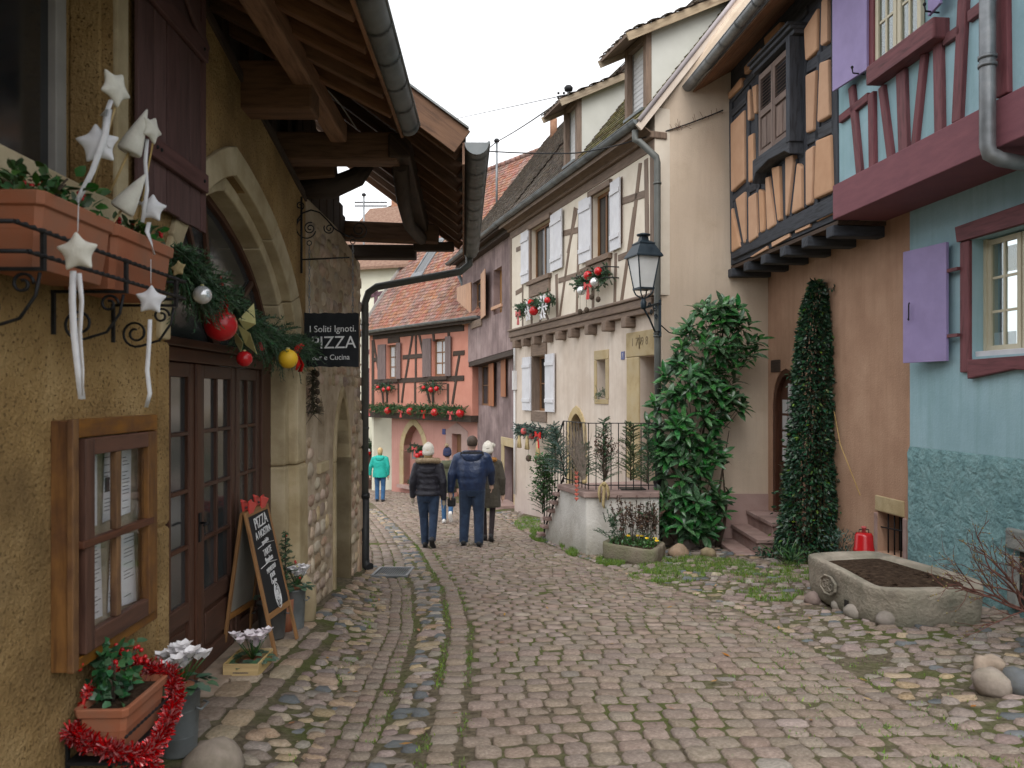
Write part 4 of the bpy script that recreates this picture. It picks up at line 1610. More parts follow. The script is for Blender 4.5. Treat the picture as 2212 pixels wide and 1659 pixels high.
# ================================================================== turquoise house
bh = thing('turquoise_house', 'turquoise house with maroon timbers, lilac shutters and a rough lower wall', 'house', (4.9, 7.5, -.5))
wu1, wz1 = RIGHT.px(2100, 518)
wz0 = 2.03
wu0 = wu1 - 1.05
bc0, bc1 = RIGHT.px(2300, 1150)[0], RIGHT.px(2212, 1150)[0]
b = MB()
b.fprism(RIGHT, [(1.5, -1.4), (UB - .003, -1.4), (UB - .003, 3.95), (1.5, 3.95)], -.35, 0, [[(wu0, wz0), (wu1, wz0), (wu1, wz1), (wu0, wz1)]])
b.build('wall', m.bluep, bh)
q = MB()
nu, nz = 90, 30
V = []
for j in range(nz + 1):
    for i in range(nu + 1):
        u = 1.5 + (UB - .004 - 1.5) * i / nu
        z = -1.2 + (1.03 + 1.2) * j / nz
        h = .026 + .012 * mnoise.noise(Vector((u * 7, z * 7, 0))) + .012 * mnoise.noise(Vector((u * 17, z * 17, 3)))
        V.append(RIGHT.w(u, h if j < nz else .004, z))
q.add(V, [(j * (nu + 1) + i, j * (nu + 1) + i + 1, (j + 1) * (nu + 1) + i + 1, (j + 1) * (nu + 1) + i) for j in range(nz) for i in range(nu)], None, True)
q.build('rough_dado', m.bluer, bh, fix=False)
# ground floor window
fr = MB()
fr.fbox(RIGHT, wu1 + .002, wu1 + .15, -.25, .035, wz0 - .16, wz1 + .0)
win = fr.build('window', m.purple, bh, bevel=.012)
for pts, nm in (([(wu0 - .2, wz1 + .004), (wu1 + .17, wz1 + .004), (wu1 + .2, wz1 + .17), (wu0 - .2, wz1 + .20)], 'lintel'), ([(wu0 - .2, wz0 - .2), (wu0 + .4, wz0 - .15), (wu1, wz0 - .23), (wu1, wz0 - .03), (wu0 - .2, wz0 - .02)], 'sill')):
    q = MB()
    q.fprism(RIGHT, pts, -.25, .06)
    q.build(nm, m.purple, win, bevel=.012)
q = MB()
q.fbox(RIGHT, wu0, wu1 - .002, -.25, -.03, wz0 - .025, wz0 + .055)
q.build('inner_sill', m.whitep, win, bevel=.006)
q = MB()
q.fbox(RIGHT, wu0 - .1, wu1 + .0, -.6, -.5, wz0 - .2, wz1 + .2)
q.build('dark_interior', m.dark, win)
m.creamf = M('cream_window_paint', [(.55, .50, .36), (.62, .57, .43)], scale=5, rough=.5, bump=.05)
q = MB()
q.fbox(RIGHT, wu1 - .05, wu1 - .003, -.25, -.12, wz0 + .057, wz1)
q.build('frame', m.creamf, win)
for a_, c_ in ((wu1 - .52, wu1 - .052), (wu0 + .02, wu1 - .54)):
    cs = casement(RIGHT, bh, a_, c_, wz0 + .06, wz1 - .02, -.13, m.creamf, m.glass, 2, 3, .05, .025, .04)
q = MB()
q.fbox(RIGHT, wu1 - .34, wu1 - .10, -.3, -.29, 2.9, 3.16)
q.build('lampshade', m.kraft, win)
for uu in (wu1 - .16, wu1 - .33):
    q = MB()
    q.fbox(RIGHT, uu - .08, uu + .08, -.17, -.165, wz0 + .1, wz0 + .24)
    q.build('window_decoration', m.paper, win)
sh_ = hshutter(RIGHT, bh, RIGHT.px(2062, 650)[0] + .02, RIGHT.px(1982, 650)[0], 2.0, 3.28, .05, m.lilac, 1, False, .10, 0)
for z in (2.25, 2.95):
    q = MB()
    q.fbox(RIGHT, RIGHT.px(2082, 650)[0], RIGHT.px(2052, 650)[0] + .05, .04, .075, z, z + .035)
    q.build('hinge', m.purple, sh_)
q = MB()
h_ = RIGHT.px(1996, 700)
q.tube([RIGHT.w(h_[0], .20, 2.5), RIGHT.w(h_[0], .185, 2.48), RIGHT.w(h_[0], .185, 2.66), RIGHT.w(h_[0] - .02, .19, 2.68)], .007, 6)
q.build('hook', m.iron, sh_)
m.greyst = M('grey_blue_stone', [(.17, .19, .185), (.27, .27, .25)], scale=6, rough=.95, bump=.8, bscale=25, bdist=.02)
# cellar opening on the rough dado, its shade painted as a dark block
q = MB()
q.fbox(RIGHT, bc0, bc1, -.02, .045, -.35, .16)
cw = q.build('cellar_window', m.dark, bh)
for a_, c_, e, f in ((bc1 + .003, bc1 + .14, -.4, .1), (bc0, bc1 + .16, .16, .36)):
    q = MB()
    q.fbox(RIGHT, a_, c_, -.02, .075, e, f)
    q.build('surround_stone', m.greyst, cw, bevel=.02)
# jettied storey
b = MB()
b.fbox(JETTY, 2.5, JU0 - .003, -.35, -.02, ZJ + .38, 7.4)
up = b.build('upper_wall', m.bluep, bh)
q = MB()
q.fbox(JETTY, 2.5, JU0 - .003, -.15, .04, ZJ - .02, ZJ + .40)
q.build('jetty_beam', m.purpleb, bh, bevel=.01)
q = MB()
q.fbox(JETTY, 2.5, JU0 - .003, -1.0, -.152, ZJ - .015, ZJ + .03)
q.build('soffit', m.purpleb, bh)
for a_, c_, w in (((1083, 560), (1137, 1140), .13), ((1213, 600), (1220, 1100), .14), ((1278, 560), (1337, 1030), .12), ((1405, 460), (1422, 985), .19), ((1552, 350), (1490, 945), .11),
                  ((1640, 150), (1652, 860), .15), ((1805, -20), (1765, 790), .15), ((2055, -20), (2062, 620), .18), ((1008, 775), (1195, 625), .12), ((1680, 265), (1795, 185), .12), ((1840, 110), (1935, 35), .13), ((1215, -10), (1215, 500), .15)):
    tline(JETTY, up, a_, c_, w * .85, -.05, .028, m.purple, r1, bevel=.012)
sa, sb = JETTY.px(*r1(1200, 480), .12), JETTY.px(*r1(1640, 175), .12)
zs_ = (sa[1] + sb[1]) / 2
q = MB()
q.fprism(JETTY, [(sb[0], zs_ - .12), (sa[0], zs_ - .12), (sa[0], zs_ - .02), (sa[0], zs_ + .09), (sb[0], zs_ + .09)], -.05, .15)
q.build('window_sill', m.purple, bh, bevel=.02)
a0, a1 = JETTY.px(*r1(1600, 100), -.1)[0], JETTY.px(*r1(1335, 300), -.1)[0]
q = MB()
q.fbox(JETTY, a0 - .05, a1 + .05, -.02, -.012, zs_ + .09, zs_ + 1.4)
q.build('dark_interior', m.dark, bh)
casement(JETTY, bh, (a0 + a1) / 2 + .01, a1 + .05, zs_ + .10, zs_ + 1.4, .03, m.creamf, m.glass, 2, 3, .06, .028, .04)
casement(JETTY, bh, a0 - .05, (a0 + a1) / 2 - .01, zs_ + .10, zs_ + 1.4, .03, m.creamf, m.glass, 2, 3, .06, .028, .04)
q = MB()
q.fbox(JETTY, a1 + .05, a1 + .20, -.05, .05, zs_ + .09, zs_ + 1.5)
q.build('window_post', m.purple, bh, bevel=.01)
e0, e1 = JETTY.px(*r1(1180, 400), .1)[0], JETTY.px(*r1(985, 400), .1)[0]
zb = JETTY.px(*r1(1000, 585), .1)[1]
s2 = hshutter(JETTY, bh, e0, e1 - .01, zb, zb + 1.5, .05, m.lilac, 1, False, .06, 0)
e0, e1 = JETTY.px(*r1(1690, 20), .1)[0], JETTY.px(*r1(1580, 60), .1)[0]
zb2 = JETTY.px(*r1(1600, 90), .1)[1]
hshutter(JETTY, bh, e0, e1, zb2, zb2 + 1.4, .06, m.lilac, 1, False, .05, 1)
for (uu, zz) in ((JETTY.px(*r1(1135, 480), .1)), (JETTY.px(*r1(1610, 80), .1))):
    q = MB()
    q.tube([JETTY.w(uu, .02, zz), JETTY.w(uu, .16, zz + .01), JETTY.w(uu, .17, zz + .06)], .009, 6)
    q.ball(JETTY.w(uu, .17, zz + .075), .018, 8)
    q.build('shutter_stay', m.iron, bh)
# downpipe with its elbow under the jetty
q = MB()
pu = JETTY.px(2133, 200, .12)[0]
q.tube([JETTY.w(pu, .12, 7.5), JETTY.w(pu, .12, 3.80), JETTY.w(pu, .10, 3.73), JETTY.w(pu - .02, .02, 3.68), JETTY.w(pu - .1, -.62, 3.55)], .065, 14)
dp = q.build('downpipe', m.zinc, bh)
for z in (4.55, 4.48):
    q = MB()
    q.tube([JETTY.w(pu, .12, z), JETTY.w(pu, .12, z + .03)], .076, 14)
    q.build('pipe_collar', m.zinc, dp)

# ---- sandstone steps at the orange house's door
stp = thing('stone_steps', 'three pink sandstone steps up to the arched brown door', 'steps', (3.9, 12.5, -.95))
for x0, y0, zt in ((3.38, 11.84, -.77), (3.66, 11.78, -.53), (3.92, 11.9, -.30)):
    q = MB()
    q.box(x0 + .03, 4.5, y0 + .03, 13.19, -1.2, zt - .07)
    q.build('riser', m.sandred, stp, bevel=.008)
    q = MB()
    q.box(x0, 4.48, y0, 13.192, zt - .068, zt)
    q.build('tread', m.sandred, stp, bevel=.012)

# ================================================================== cream timbered house
ch = thing('cream_house', 'cream plastered house with taupe timbers, white shutters and two roof dormers', 'house', CREAM.w(4, -1, -1.2))
UJ = .12
CU1 = 8.06
d0 = CREAM.px(1416, 850)[0]
d1 = CREAM.px(1383, 850)[0]
DT = 2.30
g0, g1 = CREAM.px(1180, 830)[0], CREAM.px(1151, 830)[0]
gz0, gz1 = CREAM.px(1165, 888)[1], CREAM.px(1151, 770)[1]
s0, s1 = CREAM.px(1309, 815)[0], CREAM.px(1290, 815)[0]
sz0, sz1 = CREAM.px(1300, 862)[1], CREAM.px(1300, 777)[1]
ar0, ar1 = CREAM.px(1262, 920)[0], CREAM.px(1230, 920)[0]
az = CREAM.px(1245, 893)[1]
acell = [(ar0, -.6)] + arc_side(ar0, az - .55, (ar0 + ar1) / 2, az, 5, 1.4) + arc_side(ar1, az - .55, (ar0 + ar1) / 2, az, 5, 1.4)[::-1][1:] + [(ar1, -.6)]
b = MB()
b.fprism(CREAM, [(0, -2.9), (d0, -2.9), (d0, DT), (d1, DT), (d1, -2.9), (CU1, -2.9), (CU1, 3.12), (0, 3.12)], -.4, 0,
         [[(g0, gz0), (g1, gz0), (g1, gz1), (g0, gz1)], [(s0, sz0), (s1, sz0), (s1, sz1), (s0, sz1)], acell])
b.build('wall', m.creamp, ch)
for (a_, c_, e, f) in ((0.0, d0 - .004, -1.3, 2.72),):
    pass
# lower windows and door
casement(CREAM, ch, g0, g1, gz0, gz1, -.18, m.winwood, m.glassd, 2, 2, .06, .03, .06)
q = MB()
q.fbox(CREAM, g1 - .004, g1 + .02, -.3, .02, gz0, gz1)
q.fbox(CREAM, g0 - .02, g0 + .004, -.3, .02, gz0, gz1)
q.build('window_frame', m.ttaupe, ch)
for e, f in ((gz1 + .003, gz1 + .30), (gz0 - .26, gz0 - .003)):
    q = MB()
    q.fbox(CREAM, g0 - .06, g1 + .08, -.2, .03, e, f)
    q.build('lintel', m.ttaupe, ch, bevel=.008)
hshutter(CREAM, ch, *sorted((CREAM.px(1202, 800)[0], g0 - .03)), gz0, gz1, .02, m.whitep, 3, True, .02, 1)
hshutter(CREAM, ch, g1 + .05, CREAM.px(1133, 800)[0], gz0, gz1, .02, m.whitep, 3, True, .02, 0)
q = MB()
q.fbox(CREAM, s0 + .05, s1 - .05, -.3, -.28, sz0, sz1)
sw_ = q.build('small_window', m.glassd, ch)
for a_, c_, e, f in ((s0 - .14, s0 - .003, sz0, sz1), (s1 + .003, s1 + .12, sz0, sz1), (s0 - .14, s1 + .12, sz1 + .003, sz1 + .19), (s0 - .12, s1 + .1, sz0 - .1, sz0 - .003)):
    q = MB()
    q.fbox(CREAM, a_, c_, -.3, .022, e, f)
    q.build('surround_stone', m.tanst, sw_, bevel=.012)
q = MB()
q.fprism(CREAM, acell, -.39, -.3)
ac = q.build('cellar_arch', m.tdark, ch)
o_ = [(ar0 - .16, -.6)] + arc_side(ar0 - .16, az - .55, (ar0 + ar1) / 2, az + .17, 5, 1.4) + arc_side(ar1 + .16, az - .55, (ar0 + ar1) / 2, az + .17, 5, 1.4)[::-1][1:] + [(ar1 + .16, -.6)]
q = MB()
q.fprism(CREAM, o_ + acell[::-1], -.25, .02)
q.build('arch_surround', m.tanst, ac, bevel=.01)
# the doorway dated 1798
q = MB()
q.fbox(CREAM, d0, d1, -.36, -.30, .12, DT)
dr = q.build('door', m.winwood, ch)
for e, f in ((.25, .95), (1.1, 2.05)):
    q = MB()
    q.fbox(CREAM, d0 + .12, d1 - .12, -.30, -.275, e, f)
    q.build('door_panel', m.winwood if e < 1 else m.glassd, dr, bevel=.012)
l1 = CREAM.px(1356, 850)[0]
for a_, c_, e, f in ((d1 + .003, l1, .12, 2.13), (.005, d0 - .003, .12, 2.13), (.005, l1 + .02, 2.304, 2.75)):
    q = MB()
    q.fbox(CREAM, a_, c_, -.28, .03, e, f if e > 1 else 2.3)
    q.build('door_surround', m.tanst, ch, bevel=.015)
m.carved = M('carved_figures', [(.17, .13, .08), (.24, .19, .11)], scale=9, rough=.95, bump=0)
lettering('1 7  9 8', .21, CREAM.w((l1 + d0) / 2 + .0, .033, 2.56), -CREAM.d, (0, 0, 1), m.carved, ch, 1.0, 'date_carving')
q = MB()
q.tube([CREAM.w((l1 + d0) / 2, .034, 2.44), CREAM.w((l1 + d0) / 2, .034, 2.68)], .012, 6)
q.tube(spiral(CREAM.w((l1 + d0) / 2, .034, 2.58), CREAM.d, (0, 0, 1), .06, .06, 1, 0, 16), .010, 6)
q.build('carved_emblem', m.carved, ch)
pu_, pz_ = CREAM.px(1346, 768)
q = MB()
q.fbox(CREAM, pu_ - .07, pu_ + .07, .0, .012, pz_ - .075, pz_ + .075)
np_ = q.build('number_plate', m.plateb, ch)
lettering('1', .12, CREAM.w(pu_, .014, pz_), -CREAM.d, (0, 0, 1), m.whitep, np_, 1, 'numeral')
# beam band and joist ends
q = MB()
q.fbox(CREAM, .0, CU1, -.1, .17, 3.12, 3.27)
q.fbox(CREAM, .0, CU1, -.1, .21, 3.273, 3.33)
q.build('jetty_beam', m.ttaupe, ch, bevel=.02)
q = MB()
q.fbox(CREAM, .0, CU1, -.1, .13, 3.02, 3.117)
q.build('jetty_moulding', m.ttaupe, ch, bevel=.015)
for x, y in ((255, 1275), (340, 1255), (445, 1245), (555, 1215), (680, 1200), (805, 1170), (970, 1130), (1140, 1090), (1335, 1060)):
    u = CREAM.px(*c4(x, y), .1)[0]
    q = MB()
    q.fbox(CREAM, u - .10, u + .10, -.1, .20, 2.83, 3.017)
    q.build('joist_end', m.ttaupe, ch, bevel=.02)
# upper storey
W1 = [CREAM.px(1188, 560, UJ)[0], CREAM.px(1149, 560, UJ)[0], CREAM.px(1150, 607, UJ)[1], CREAM.px(1150, 496, UJ)[1]]
W2 = [CREAM.px(1317, 480, UJ)[0], CREAM.px(1281, 480, UJ)[0], CREAM.px(1281, 562, UJ)[1], CREAM.px(1281, 425, UJ)[1]]
hole = lambda w: [(w[0], w[2]), (w[1], w[2]), (w[1], w[3]), (w[0], w[3])]
b = MB()
b.fprism(CREAM, [(-.05, 3.3), (CU1, 3.3), (CU1, 6.3), (-.05, 6.42)], -.3, UJ, [hole(W1), hole(W2)])
up = b.build('upper_wall', m.creami, ch)
TB = [((815, -60), (660, 1050), .11), ((858, -40), (832, 1010), .11), ((1395, -60), (1262, 890), .12), ((700, 195), (868, 155), .13), ((655, 655), (858, 590), .12), ((860, 575), (985, 520), .13), ((1235, 435), (1345, 390), .12),
      ((1212, 385), (1200, 910), .11), ((505, 960), (462, 1090), .09), ((528, 960), (570, 1070), .09), ((392, 930), (396, 1110), .12), ((308, 690), (308, 1130), .10), ((992, 745), (990, 960), .12), ((245, 355), (308, 325), .12), ((240, 775), (308, 735), .12), ((635, 590), (645, 1050), .15)]
for a_, c_, w in TB:
    tline(CREAM, up, a_, c_, w, UJ - .05, UJ + .012, m.ttaupe, c4, bevel=.008)
for a_, c_, w in (((1325, 935), (1245, 1640), .12), ((1180, 1235), (1360, 1175), .13), ((835, 1290), (760, 1640), .10), ((1370, 905), (1378, 1500), .14), ((862, 1270), (860, 1640), .10), ((1178, 1045), (1178, 1560), .09)):
    tline(CREAM, up, a_, c_, w, UJ - .05, UJ + .014, m.ttaupe, c3, bevel=.008)
for u in (.03, CU1 - .08):
    q = MB()
    q.fbox(CREAM, u - .07, u + .07, UJ - .05, UJ + .016, 3.332, 5.9)
    q.build('corner_post', m.ttaupe, up, bevel=.008)
q = MB()
q.fbox(CREAM, -.04, CU1, UJ - .05, UJ + .018, 5.72, 5.9)
q.build('top_plate', m.ttaupe, up, bevel=.008)
for w, gl in ((W1, 2), (W2, 2)):
    casement(CREAM, ch, w[0], w[1], w[2], w[3], UJ - .10, m.winwood, m.glassd, 2, 1, .06, .05, .05)
    q = MB()
    q.fbox(CREAM, w[1] + .002, w[1] + .13, UJ - .1, UJ + .05, w[2], w[3])
    q.build('window_post', m.ttaupe, ch, bevel=.006)
    q = MB()
    q.fbox(CREAM, w[0] - .12, w[1] + .14, UJ - .1, UJ + .07, w[3] + .002, w[3] + .12)
    q.build('window_lintel', m.ttaupe, ch, bevel=.008)
    q = MB()
    q.fbox(CREAM, w[0] - .12, w[1] + .16, UJ - .1, UJ + .10, w[2] - .11, w[2] - .002)
    q.build('window_sill', m.ttaupe, ch, bevel=.01)
    q = MB()
    q.fbox(CREAM, w[0] - .05, w[1] + .1, UJ - .05, UJ + .055, w[2] - .40, w[2] - .113)
    q.build('sill_board', m.ttaupe, ch, bevel=.01)
for (xa, xb), w, hg in (((1215, 1189), W1, 1), ((1142, 1127), W1, 0), ((1341, 1318), W2, 1), ((1276, 1252), W2, 0)):
    u0, u1 = CREAM.px(xa, 540, UJ + .05)[0], CREAM.px(xb, 540, UJ + .05)[0]
    hshutter(CREAM, ch, u0, u1, w[2] + .0, w[3] + .03, UJ + .03, m.whitep, 3, True, .02, hg)
# cornice, gutter, roof
ZE = 6.10
q = MB()
q.fprism(CREAM, [(-.08, 5.9), (CU1, 5.9), (CU1, 6.02), (-.08, 6.02)], -.1, .22)
q.build('cornice', m.ttaupe, ch, bevel=.02)
a_ = CREAM.w(-.12, .22, 5.96)
q = MB()
q.obox(a_, CREAM.d * (CU1 + .1), CREAM.n * .20 + Vector((0, 0, .12)), (0, 0, .03))
q.build('soffit_board', m.ttaupe, ch)
gutter(CREAM, -.18, CU1 + .05, .50, ZE + .03, .085, m.zincg, ch, strap=.62)
TAN = 1.25
ins = -CREAM.n
s_ = (ins + Vector((0, 0, TAN))).normalized()
cl = math.sqrt(1 + TAN * TAN)
O = CREAM.w(-.12, .44, ZE + .02)


def slopept(u, t, up_=0.0):
    return CREAM.w(u, .44 - t, ZE + .02 + TAN * t + up_)


q = MB()
q.prism([slopept(-.12, 0, -.03), slopept(CU1, 0, -.03), slopept(CU1, 4.2, -.03), slopept(-.12, 4.2, -.03)], (0, 0, -.12))
roof3 = q.build('roof', m.ttaupe, ch)
m.cheek = M('grey_white_render', [(.50, .50, .46), (.57, .57, .53)], scale=2, rough=.92, bump=.15, spec=.1)
D1, D2 = (3.42, 4.18), (.30, 1.12)
TF = .36


def hid(x, y):
    u, t = x - .12, y / cl
    return not any(a_ + .02 < u < c_ - .02 and t > TF + .02 and t < TF + 1.7 for a_, c_ in (D1, D2))


tiles(roof3, O, CREAM.d, s_, 22, 46, .17, .145, m.tilem, lambda x, y: hid(x, y) and x < 3.4)
tiles(roof3, O, CREAM.d, s_, 48, 46, .17, .145, m.tileg, lambda x, y: hid(x, y) and x >= 3.4)
q = MB()
q.bar(slopept(-.19, -.05, -.06), slopept(-.19, 4.2, -.06), .04, .12, up=CREAM.d.cross(s_))
q.build('verge_board', m.creamp, roof3)
q = MB()
q.tube([slopept(-.20, -.05, .05), slopept(-.20, 4.2, .05)], .04, 8)
q.build('verge_flashing', M('lead_flashing', [(.34, .30, .31), (.42, .38, .39)], scale=5, rough=.6, bump=.1), roof3)
for (u0, u1) in (D1, D2):
    zf = slopept(0, TF).z
    zt = zf + 1.28
    dk = .44 - TF
    rise = .50
    tm = (zt - zf) / (TAN - rise)
    dm = link('dormer', None, CREAM.w((u0 + u1) / 2, dk, zf), ch)
    for uu in (u0, u1 - .05):
        q = MB()
        q.prism([CREAM.w(uu, dk - .05, zf - .05), CREAM.w(uu, dk - .05, zt), CREAM.w(uu, dk - tm - .1, zt + rise * (tm + .05))], CREAM.d * .05)
        q.build('cheek', m.cheek, dm)
    for uu in (u0 - .01, u1 - .10):
        q = MB()
        q.fbox(CREAM, uu, uu + .11, dk - .08, dk + .03, zf - .06, zt)
        q.build('dormer_post', m.ttaupe, dm, bevel=.006)
    q = MB()
    q.fbox(CREAM, u0 + .102, u1 - .102, dk - .08, dk + .02, zt - .12, zt)
    q.build('dormer_lintel', m.ttaupe, dm, bevel=.006)
    q = MB()
    q.fbox(CREAM, u0 + .102, u1 - .102, dk - .12, dk - .10, zf, zt - .12)
    rs = q.build('roller_shutter', m.rolls, dm)
    for k in range(14):
        z = zf + .03 + (zt - .18 - zf) * k / 13
        q = MB()
        q.fbox(CREAM, u0 + .105, u1 - .105, dk - .10, dk - .092, z, z + .055)
        q.build('slat', m.rolls, rs, bevel=.004)
    q = MB()
    q.fbox(CREAM, u0 + .05, u1 - .05, dk, dk + .09, zf - .06, zf - .01)
    q.build('sill', m.zincg, dm)
    ov = .44
    A = lambda u, t, e=0: CREAM.w(u, dk - t, zt + .02 + rise * t + e)
    q = MB()
    q.prism([A(u0 - .16, -ov), A(u1 + .16, -ov), A(u1 + .16, tm + .3), A(u0 - .16, tm + .3)], (0, 0, .06))
    q.build('roof_covering', m.ttaupe, dm)
    sd = (ins + Vector((0, 0, rise))).normalized()
    tiles(dm, A(u0 - .18, -ov - .03, .065), CREAM.d, sd, int((u1 - u0 + .36) / .17), int((tm + .75) / .135), .17, .145, m.tileg)
    m.oldboard = wood('old_verge_board', (.34, .27, .19), (.22, .16, .11), rough=.85, bump=.4)
    for uu in (u0 - .18, u1 + .16):
        q = MB()
        q.bar(A(uu, -ov - .02, -.03), A(uu, tm + .1, -.03), .03, .13)
        q.build('verge_board', m.oldboard, dm)
# downpipe of the cream house
q = MB()
px_ = P(1372, 282, 13.0)
q.tube([px_, px_ - Vector((0, 0, .16)), P(1380, 305, 12.98), P(1418, 340, 12.95), P(1420, 352, 12.95), P(1420, 700, 12.95), P(1422, 1040, 12.95)], .055, 12)
dp = q.build('downpipe', m.pipe, ch)
q = MB()
fz = gz(2.4, 12.95)
q.tube([P(1422, 1036, 12.95), Vector((2.405, 12.95, fz - .03))], .075, 12)
q.tube([P(1422, 1030, 12.95), P(1422, 1044, 12.95)], .085, 12)
q.build('pipe_shoe', bpy.data.materials['cast_iron_black'], dp)
for y in (398, 722, 728, 975):
    q = MB()
    c = P(1420, y, 12.95)
    q.tube([c, c + Vector((0, 0, .03))], .068, 12)
    q.build('pipe_collar', m.pipe, dp)

# ---- landing with its stair
ld = thing('landing', 'whitewashed stone landing with an iron railing and stairs before the 1798 doorway', 'stairs', CREAM.w(.5, .8, -1.1))
m.white_wall = M('old_whitewash', [(.46, .435, .40), (.62, .60, .565), (.70, .68, .645)], scale=1.8, detail=8, rough=.95, bump=.7, bscale=25, bdist=.02, spec=.1, dirt=(.30, .265, .22), dscale=1.3, damt=.7, low=((.26, .24, .19), .5, .7))
A_ = Vector((1.17, 12.4, 0))
B_ = Vector((2.32, 12.42, 0))
E_ = CREAM.w(.78, 1.5, 0)
F_ = CREAM.w(.78, 0, 0)
C_ = Vector((2.48, 13.19, 0))
LZ = .10
up_z = lambda p, z: Vector((p.x, p.y, z))
q = MB()
q.prism([up_z(p, -1.4) for p in (A_, B_, C_, F_, E_)], (0, 0, LZ - .09 + 1.4))
q.build('wall', m.white_wall, ld, bevel=.02)
q = MB()
cen = (A_ + C_) / 2
q.prism([up_z(p, LZ - .088) for p in (A_ + Vector((-.04, -.05, 0)), B_ + Vector((.0, -.05, 0)), C_, F_, E_ + CREAM.n * .05)], (0, 0, .088))
q.build('landing_slab', m.sandred, ld, bevel=.015)
ns = 6
for i in range(ns):
    z = LZ - (i + 1) * (LZ + 1.06) / (ns + 1)
    u0, u1 = .782 + i * .165, .782 + (i + 1) * .165
    q = MB()
    q.fbox(CREAM, u0, u1 - .002, 0, 1.46, -1.6, z - .05)
    q.build('stair_wall', m.white_wall, ld)
    q = MB()
    q.fbox(CREAM, u0 - .0, u1 + .045, 0, 1.56, z - .048, z)
    q.build('stair_tread', m.sandred, ld, bevel=.01)
rail = link('railing', None, A_, ld)
RZ = 1.18
ra, rb, rc = A_ + Vector((.04, .05, 0)), Vector((2.28, 12.46, 0)), CREAM.w(.74, 1.44, 0)
rd = CREAM.w(1.72, 1.44, 0)
for p, s, z0, z1 in ((ra, rb, RZ, RZ), (ra, rc, RZ, RZ), (ra, rb, LZ + .10, LZ + .10), (ra, rc, LZ + .1, LZ + .1), (rc, rd, RZ, .15), (rc, rd, LZ + .12, -.85)):
    q = MB()
    q.bar(up_z(p, z0), up_z(s, z1), .03, .014)
    q.build('rail', m.iron, rail)
for p, s, n, f0, f1 in ((ra, rb, 9, lambda t: LZ + .03, lambda t: RZ), (ra, rc, 8, lambda t: LZ + .03, lambda t: RZ), (rc, rd, 7, lambda t: LZ + .1 - t * .97, lambda t: RZ - t * 1.03)):
    for i in range(n + 1):
        t = i / n
        c = p + (s - p) * t
        q = MB()
        q.bar(up_z(c, f0(t)), up_z(c, f1(t)), .014, .014, up=(0, 1, 0))
        q.build('baluster', m.iron, rail)
q = MB()
q.bar(up_z(rd, -1.15), up_z(rd, .16), .025, .025, up=(0, 1, 0))
q.build('newel', m.iron, rail)
q = MB()
q.box(1.75, 2.15, 12.6, 12.95, LZ + .002, LZ + .014)
tag(q.build('doormat', m.iron, None), 'dark ribbed doormat lying on the landing', 'doormat')

# ---- street lantern
lan = thing('street_lantern', 'black four sided street lantern with frosted panes on a scrolled wall bracket', 'street lamp', P(1425, 690, 12.9))
m.lampblk = M('lantern_paint', [(.012, .022, .032), (.025, .038, .05)], scale=9, rough=.45, metal=.3, bump=.05)
m.frost = M('frosted_pane', [(.50, .51, .51), (.60, .61, .61)], scale=4, rough=.35, bump=0, spec=.6)
LY = 12.5
lc = P(1390, 635, LY)
zc = lambda y: P(0, y, LY).z
hw0, hw1 = 15.5 * LY / FL, 25 * LY / FL
zb_, zt_ = zc(622), zc(556)


def sq(c, h, z, rot=.32):
    return [Vector((c.x + h * 1.414 * math.cos(rot + math.pi / 4 + k * math.pi / 2), c.y + h * 1.414 * math.sin(rot + math.pi / 4 + k * math.pi / 2), z)) for k in range(4)]


r0, r1_ = sq(lc, hw0, zb_), sq(lc, hw1, zt_)
for k in range(4):
    q = MB()
    q.prism([r0[k], r0[(k + 1) % 4], r1_[(k + 1) % 4], r1_[k]], (Vector((lc.x, lc.y, 0)) - Vector(((r0[k].x + r0[(k + 1) % 4].x) / 2, (r0[k].y + r0[(k + 1) % 4].y) / 2, 0))).normalized() * .006)
    q.build('pane', m.frost, lan)
    q = MB()
    q.bar(r0[k], r1_[k], .018, .018)
    q.build('frame_bar', m.lampblk, lan)
q = MB()
q.loft([sq(lc, hw0 + .012, zb_ - .03), sq(lc, hw0 + .015, zb_)], smooth=False)
q.build('base_frame', m.lampblk, lan)
q = MB()
q.loft([sq(lc, hw1 + .045, zt_ - .005), sq(lc, hw1 + .045, zt_ + .015), sq(lc, hw1 * .70, zc(529)), sq(lc, hw1 * .74, zc(529) + .005), sq(lc, hw1 * .74, zc(526)), sq(lc, hw1 * .35, zc(520)), sq(lc, hw1 * .30, zc(512))], smooth=False)
q.build('roof', m.lampblk, lan)
q = MB()
q.lathe([(.05, zc(514)), (.055, zc(511)), (.105, zc(509.5)), (.11, zc(506.5)), (.05, zc(504)), (.01, zc(503))], (lc.x, lc.y, 0), 14)
q.build('cap', m.lampblk, lan)
for k in range(4):
    a = r0[k] - Vector((0, 0, .03))
    cc = Vector((lc.x, lc.y, 0))
    q = MB()
    q.tube([a, up_z((a * .8 + cc * .2), zb_ - .10), up_z(a * .35 + cc * .65, zb_ - .15), up_z(cc, zb_ - .17)], .012, 6)
    q.build('cradle_arm', m.lampblk, lan)
q = MB()
q.lathe([(.03, zb_ - .16), (.035, zb_ - .2), (.05, zb_ - .23), (.045, zb_ - .31), (.03, zb_ - .34)], (lc.x, lc.y, 0), 12)
q.build('socket', m.lampblk, lan)
br = link('bracket', None, P(1427, 700, 12.8), lan)
wp = Vector((2.42, 12.88, 0))
tp = up_z(lc, zb_ - .32)
wt, wbm = up_z(wp, zc(648)), up_z(wp, zc(712))
q = MB()
q.bar(tp, wt, .035, .03)
q.bar(wt + Vector((0, 0, .05)), wbm - Vector((0, 0, .08)), .04, .03, up=(0, 1, 0))
